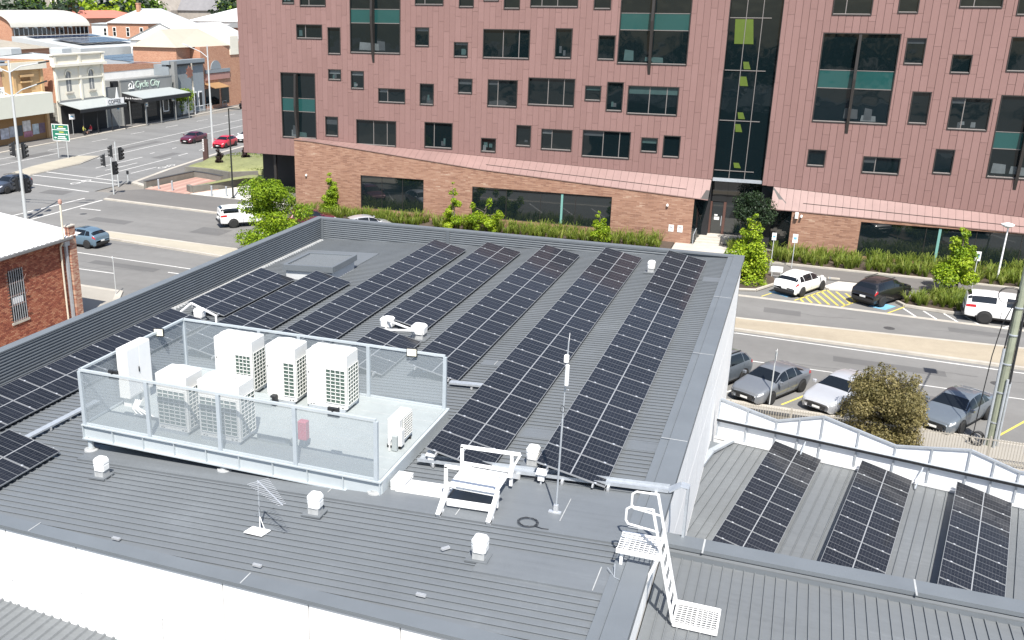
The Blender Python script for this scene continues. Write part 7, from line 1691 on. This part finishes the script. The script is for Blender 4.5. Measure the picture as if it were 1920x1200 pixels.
for x, y in ((-60.8, 82.0), (-59.0, 81.8), (-53.8, 81.0), (-52.3, 81.3)):
    t = thing('bollard', ['leftmost stainless bollard in front of the pink paving', 'second stainless bollard in front of the pink paving', 'stainless bollard on the white ramp left of the black lamp post', 'stainless bollard on the white ramp beside the black lamp post'][i], 'bollard', (x, y, .13), 0, 'corner bollards'); MB().tube((0, 0, 0), (0, 0, .95), .09, 10).build('post', M_GALV, t); MB().lathe([(.1, .95), (.1, 1.0), (.05, 1.03)], 10).build('cap', M_ALU, t); i += 1
def sign_post(label, x, y, h, w, ph, group='parking signs', z=.12, col=None, rz=0.):
    t = thing('parking_sign', label, 'sign', (x, y, z), rz, group); MB().tube((0, 0, 0), (0, 0, h), .03, 8).build('post', M_POLE, t); MB().bbox(-w/2, w/2, -.045, -.03, h-ph, h+.05, .0).build('plate', M_WPAINT, t); MB().box(-w*.3, w*.3, -.05, -.0455, h-ph*.6, h-ph*.3).build('symbol', col or M_BLUE, t); return t
sign_post('white parking sign behind the pyramid tree', -1.1, 74.4, 2.4, .3, .5); sign_post('white parking sign behind the white hatchback', .35, 74.1, 2.5, .35, .6); sign_post('white parking sign near the right edge left of the canopy ute', 12.0, 73.4, 2.5, .35, .6)
sign_post('thin grey sign post in front of the grey sedan', .05, 46.25, 2.75, .28, .45, rz=PI*.5)
sign_post('thin empty post beside the near kerb left of the solar roof', -40.6, 49.35, 2.5, .06, .1)
sign_post('white parking sign in front of the cycle shop', -97.2, 129.5, 3.2, .6, .6, 'shop street signs', rz=1.0); sign_post('white parking sign between coffee verandah and cycle shop', -97.0, 122.3, 3.2, .6, .6, 'shop street signs', rz=1.0); sign_post('white sign at the left end of the coffee verandah', -98.0, 113.2, 2.9, .8, .7, 'shop street signs', rz=1.0); sign_post('white sign in front of the hedge end of the cycle shop', -98.2, 138.2, 3.3, .6, .6, 'shop street signs', rz=1.0)
t = thing('small_board', 'small white board standing by the pyramid tree', 'sign', (-.6, 71.0, .14)); MB().box(-.4, .4, -.03, .03, .35, .75).build('board', M_WPAINT, t)
for x in (-.3, .3): MB().box(x-.03, x+.03, -.02, .02, 0, .35).build('leg', M_POLE, t)
t = thing('street_light', 'white street light with flat head at the right edge behind the canopy ute', 'street light', (13.9, 76.2, .1)); MB().tube((0, 0, 0), (.05, 0, 3.9), .07, 8, .05).build('pole', M_WPAINT, t); MB().lathe([(.1, 3.8), (.4, 3.95), (.42, 4.05), (.1, 4.15)], 14).build('lamp_head', M_WPAINT, t)
# big timber power pole with conduits and cables
t = thing('power_pole', 'tall greenish timber power pole with conduits at the right edge', 'pole', (9.25, 45.15, 0)); M_GTIM = mat('treated_timber', (.25, .27, .20), .9, var=.25, scale=3)
MB().tube((0, 0, 0), (.0, 0, 10.6), .19, 12, .14).build('pole', M_GTIM, t)
MB().tube((-.24, -.08, 0), (-.24, -.08, 4.6), .06, 8).build('conduit', M_GALV, t); MB().tube((.1, -.24, 0), (.1, -.24, 3.3), .055, 8).build('conduit', M_GALV, t); MB().tube((.26, .0, 0), (.26, 0, 3.1), .05, 8).build('conduit', M_GALV, t)
MB().tube((.2, -.16, 3.1), (.19, -.12, 7.0), .05, 8).build('cable', M_BLACK, t); MB().tube((-.24, -.08, 4.6), (-.17, -.06, 7.2), .03, 6).build('cable', M_BLACK, t)
for z in (1.2, 2.6, 3.9, 5.2, 6.4): MB().lathe([(.2, 0), (.205, .03), (.2, .06)], 12, (0, 0, z)).build('strap', M_GALV, t)
MB().bar((0, -.9, 9.6), (0, .9, 9.6), .12, .14).build('cross_arm', M_BARK, t)
for x in (-.8, -.35, .35, .8): MB().lathe([(.05, 0), (.08, .08), (.05, .16), (.07, .22)], 8, (0, x, 9.67)).build('insulator', M_BROWN, t)
MB().path([(0, 0, 8.6), (.6, 1.8, 9.0), (1.1, 3.6, 9.2)], .035, 6).build('lamp_arm', M_GALV, t); MB().bbox(.8, 1.4, 3.5, 4.2, 9.1, 9.25, .03).build('lamp_head', M_GALV, t)
MB().path([(-.15, -.1, 6.9), (-.5, -.05, 5.6), (-.62, 0, 4.2), (-.7, -.1, 2.2), (-.75, -.15, .6), (-.5, -.2, .15)], .02, 6).build('loose_cable', M_BLACK, t)
for k in range(4):
    pts = [(-.6+.3*math.cos(a)*(1-.1*k), -.25+.06*math.sin(a*2+k), .45+.34*math.sin(a)*(1-.08*k)) for a in [2*PI*i/16 for i in range(17)]]; MB().path(pts, .016, 5).build('cable_coil', M_BLACK, t)
for k in range(2):
    pts = [(-.45+.42*math.cos(a), -.1, 6.9+.34*math.sin(a)+.05*k) for a in [2*PI*i/18 for i in range(19)]]; MB().path(pts, .014, 5).build('cable_loop', M_BLACK, t)
# picket fence along the car park
t = thing('picket_fence', 'dark steel picket fence between the parked cars and the zigzag screen', 'fence', (-1.6, 43.0, .1)); M_FEN = mat('fence_steel', (.30, .28, .24), .6, var=.1)
pk = MB(); x = 0
while x < 16: pk.box(x-.012, x+.012, -.012, .012, .05, 1.2); x += .11
pk.build('pickets', M_FEN, t)['kind'] = 'stuff'
for z in (.15, 1.1): MB().box(0, 16, -.02, .02, z, z+.04).build('rail', M_FEN, t)
for k in range(7): MB().box(k*2.6-.03, k*2.6+.03, -.03, .03, 0, 1.28).build('post', M_FEN, t)
lowwall('low grey planter wall under the silver sedan nose', [(-1.0, 44.6), (2.8, 44.6), (6.2, 44.5)], .35, .25)
# railings by the far shops
for k, (x, y, L) in enumerate(((-99.2, 146.0, 5.5), (-100.4, 156.5, 5.0))):
    t = thing('kerb_railing', ['galvanised pedestrian railing right of the timber pole', 'galvanised pedestrian railing at the far corner'][k], 'railing', (x, y, .12), .06, 'kerb railings')
    for i in range(5): MB().tube((0, L*i/4, 0), (0, L*i/4, 1.15), .04, 6).build('post', M_POLE, t)
    for z in (.3, 1.1): MB().tube((0, 0, z), (0, L, z), .03, 6).build('rail', M_POLE, t)
# cafe tables and people under the verandah
for k, (x, y) in enumerate(((-97.2, 114.6), (-97.4, 118.4))):
    t = thing('cafe_table', ['round cafe table between the two seated people', 'round cafe table in the shade behind the seated people'][k], 'table', (x, y, .12), 0, 'cafe tables'); MB().lathe([(.38, .72), (.38, .75)], 16).build('top', M_CHAR, t); MB().tube((0, 0, .03), (0, 0, .72), .03, 8).build('stem', M_CHAR, t); MB().lathe([(.25, 0), (.2, .03)], 12).build('foot', M_CHAR, t)
def person(label, x, y, rz, top, legs):
    t = NT('clothes_'+top[0]); tc = t.node('ShaderNodeTexCoord'); sp = t.node('ShaderNodeSeparateXYZ'); t.link(tc.outputs['Object'], sp.inputs[0])
    c = t.ramp(t.math('DIVIDE', sp.outputs['Z'], 1.4), [(0, (.05, .05, .05)), (.09, (.45, .27, .2)), (.33, legs), (.41, top[1]), (.80, top[1]), (.84, (.45, .27, .2)), (.93, (.06, .04, .03))]); t.n.nodes[c.node.name].color_ramp.interpolation = 'CONSTANT'; t.link(c, t.b.inputs['Base Color'])
    J = [((0, 0, .52), .16), ((0, 0, .78), .15), ((0, .02, 1.02), .17), ((0, .03, 1.10), .07), ((0, .06, 1.18), .09), ((0, .06, 1.30), .095), ((-.19, .02, 1.0), .065), ((-.25, .1, .78), .05), ((-.15, .32, .75), .042), ((.19, .02, 1.0), .065), ((.25, .1, .78), .05), ((.15, .32, .75), .042), ((-.1, .05, .5), .1), ((-.12, .45, .5), .08), ((-.12, .46, .08), .05), ((-.12, .58, .04), .045), ((.1, .05, .5), .1), ((.12, .45, .5), .08), ((.12, .46, .08), .05), ((.12, .58, .04), .045)]
    E = [(0, 1), (1, 2), (2, 3), (3, 4), (4, 5), (2, 6), (6, 7), (7, 8), (2, 9), (9, 10), (10, 11), (0, 12), (12, 13), (13, 14), (14, 15), (0, 16), (16, 17), (17, 18), (18, 19)]
    me = bpy.data.meshes.new('person'); me.from_pydata([j[0] for j in J], E, []); o_ = obj('person', me); o_.location = (x, y, .12); o_.rotation_euler = (0, 0, rz); me.materials.append(t.m)
    md = o_.modifiers.new('skin', 'SKIN'); 
    for i, j in enumerate(J): me.skin_vertices[0].data[i].radius = (j[1], j[1])
    me.skin_vertices[0].data[0].use_root = True
    o_.modifiers.new('sub', 'SUBSURF').levels = 1; o_.modifiers['sub'].render_levels = 1
    tag(o_, label, 'person', 'people at the cafe')
    s_ = thing('cafe_stool', label.split(' seated')[0].replace('person in', 'stool under the person in'), 'stool', (x, y, .12), rz, 'cafe stools'); MB().lathe([(.18, .36), (.18, .40)], 12).build('seat', M_CHAR, s_); MB().tube((0, 0, .02), (0, 0, .36), .03, 8).build('stem', M_CHAR, s_); MB().lathe([(.2, 0), (.16, .02)], 12).build('foot', M_CHAR, s_)
person('person in a yellow top seated at the cafe verandah edge', -96.7, 113.9, -.4, ('yellow', (.55, .55, .12)), (.03, .03, .035))
person('person in a red top seated facing the one in yellow', -96.6, 115.4, 2.7, ('red', (.50, .03, .05)), (.6, .55, .5))

# trees behind the viewpoint: seen only as reflections in the glass across the street
random.seed(31)
cs = [(-90+4.2*k+random.uniform(-2, 2), -60+random.uniform(-18, 18), 4+random.uniform(0, 7)) for k in range(40)]
o_ = leaves('street_woods', cs, [(4.5, 4.5, 4)]*40, 9000, .75, M_DLEAF, None); tag(o_, 'mass of dark street trees mirrored in the glass across the street', 'woods', kind='stuff')
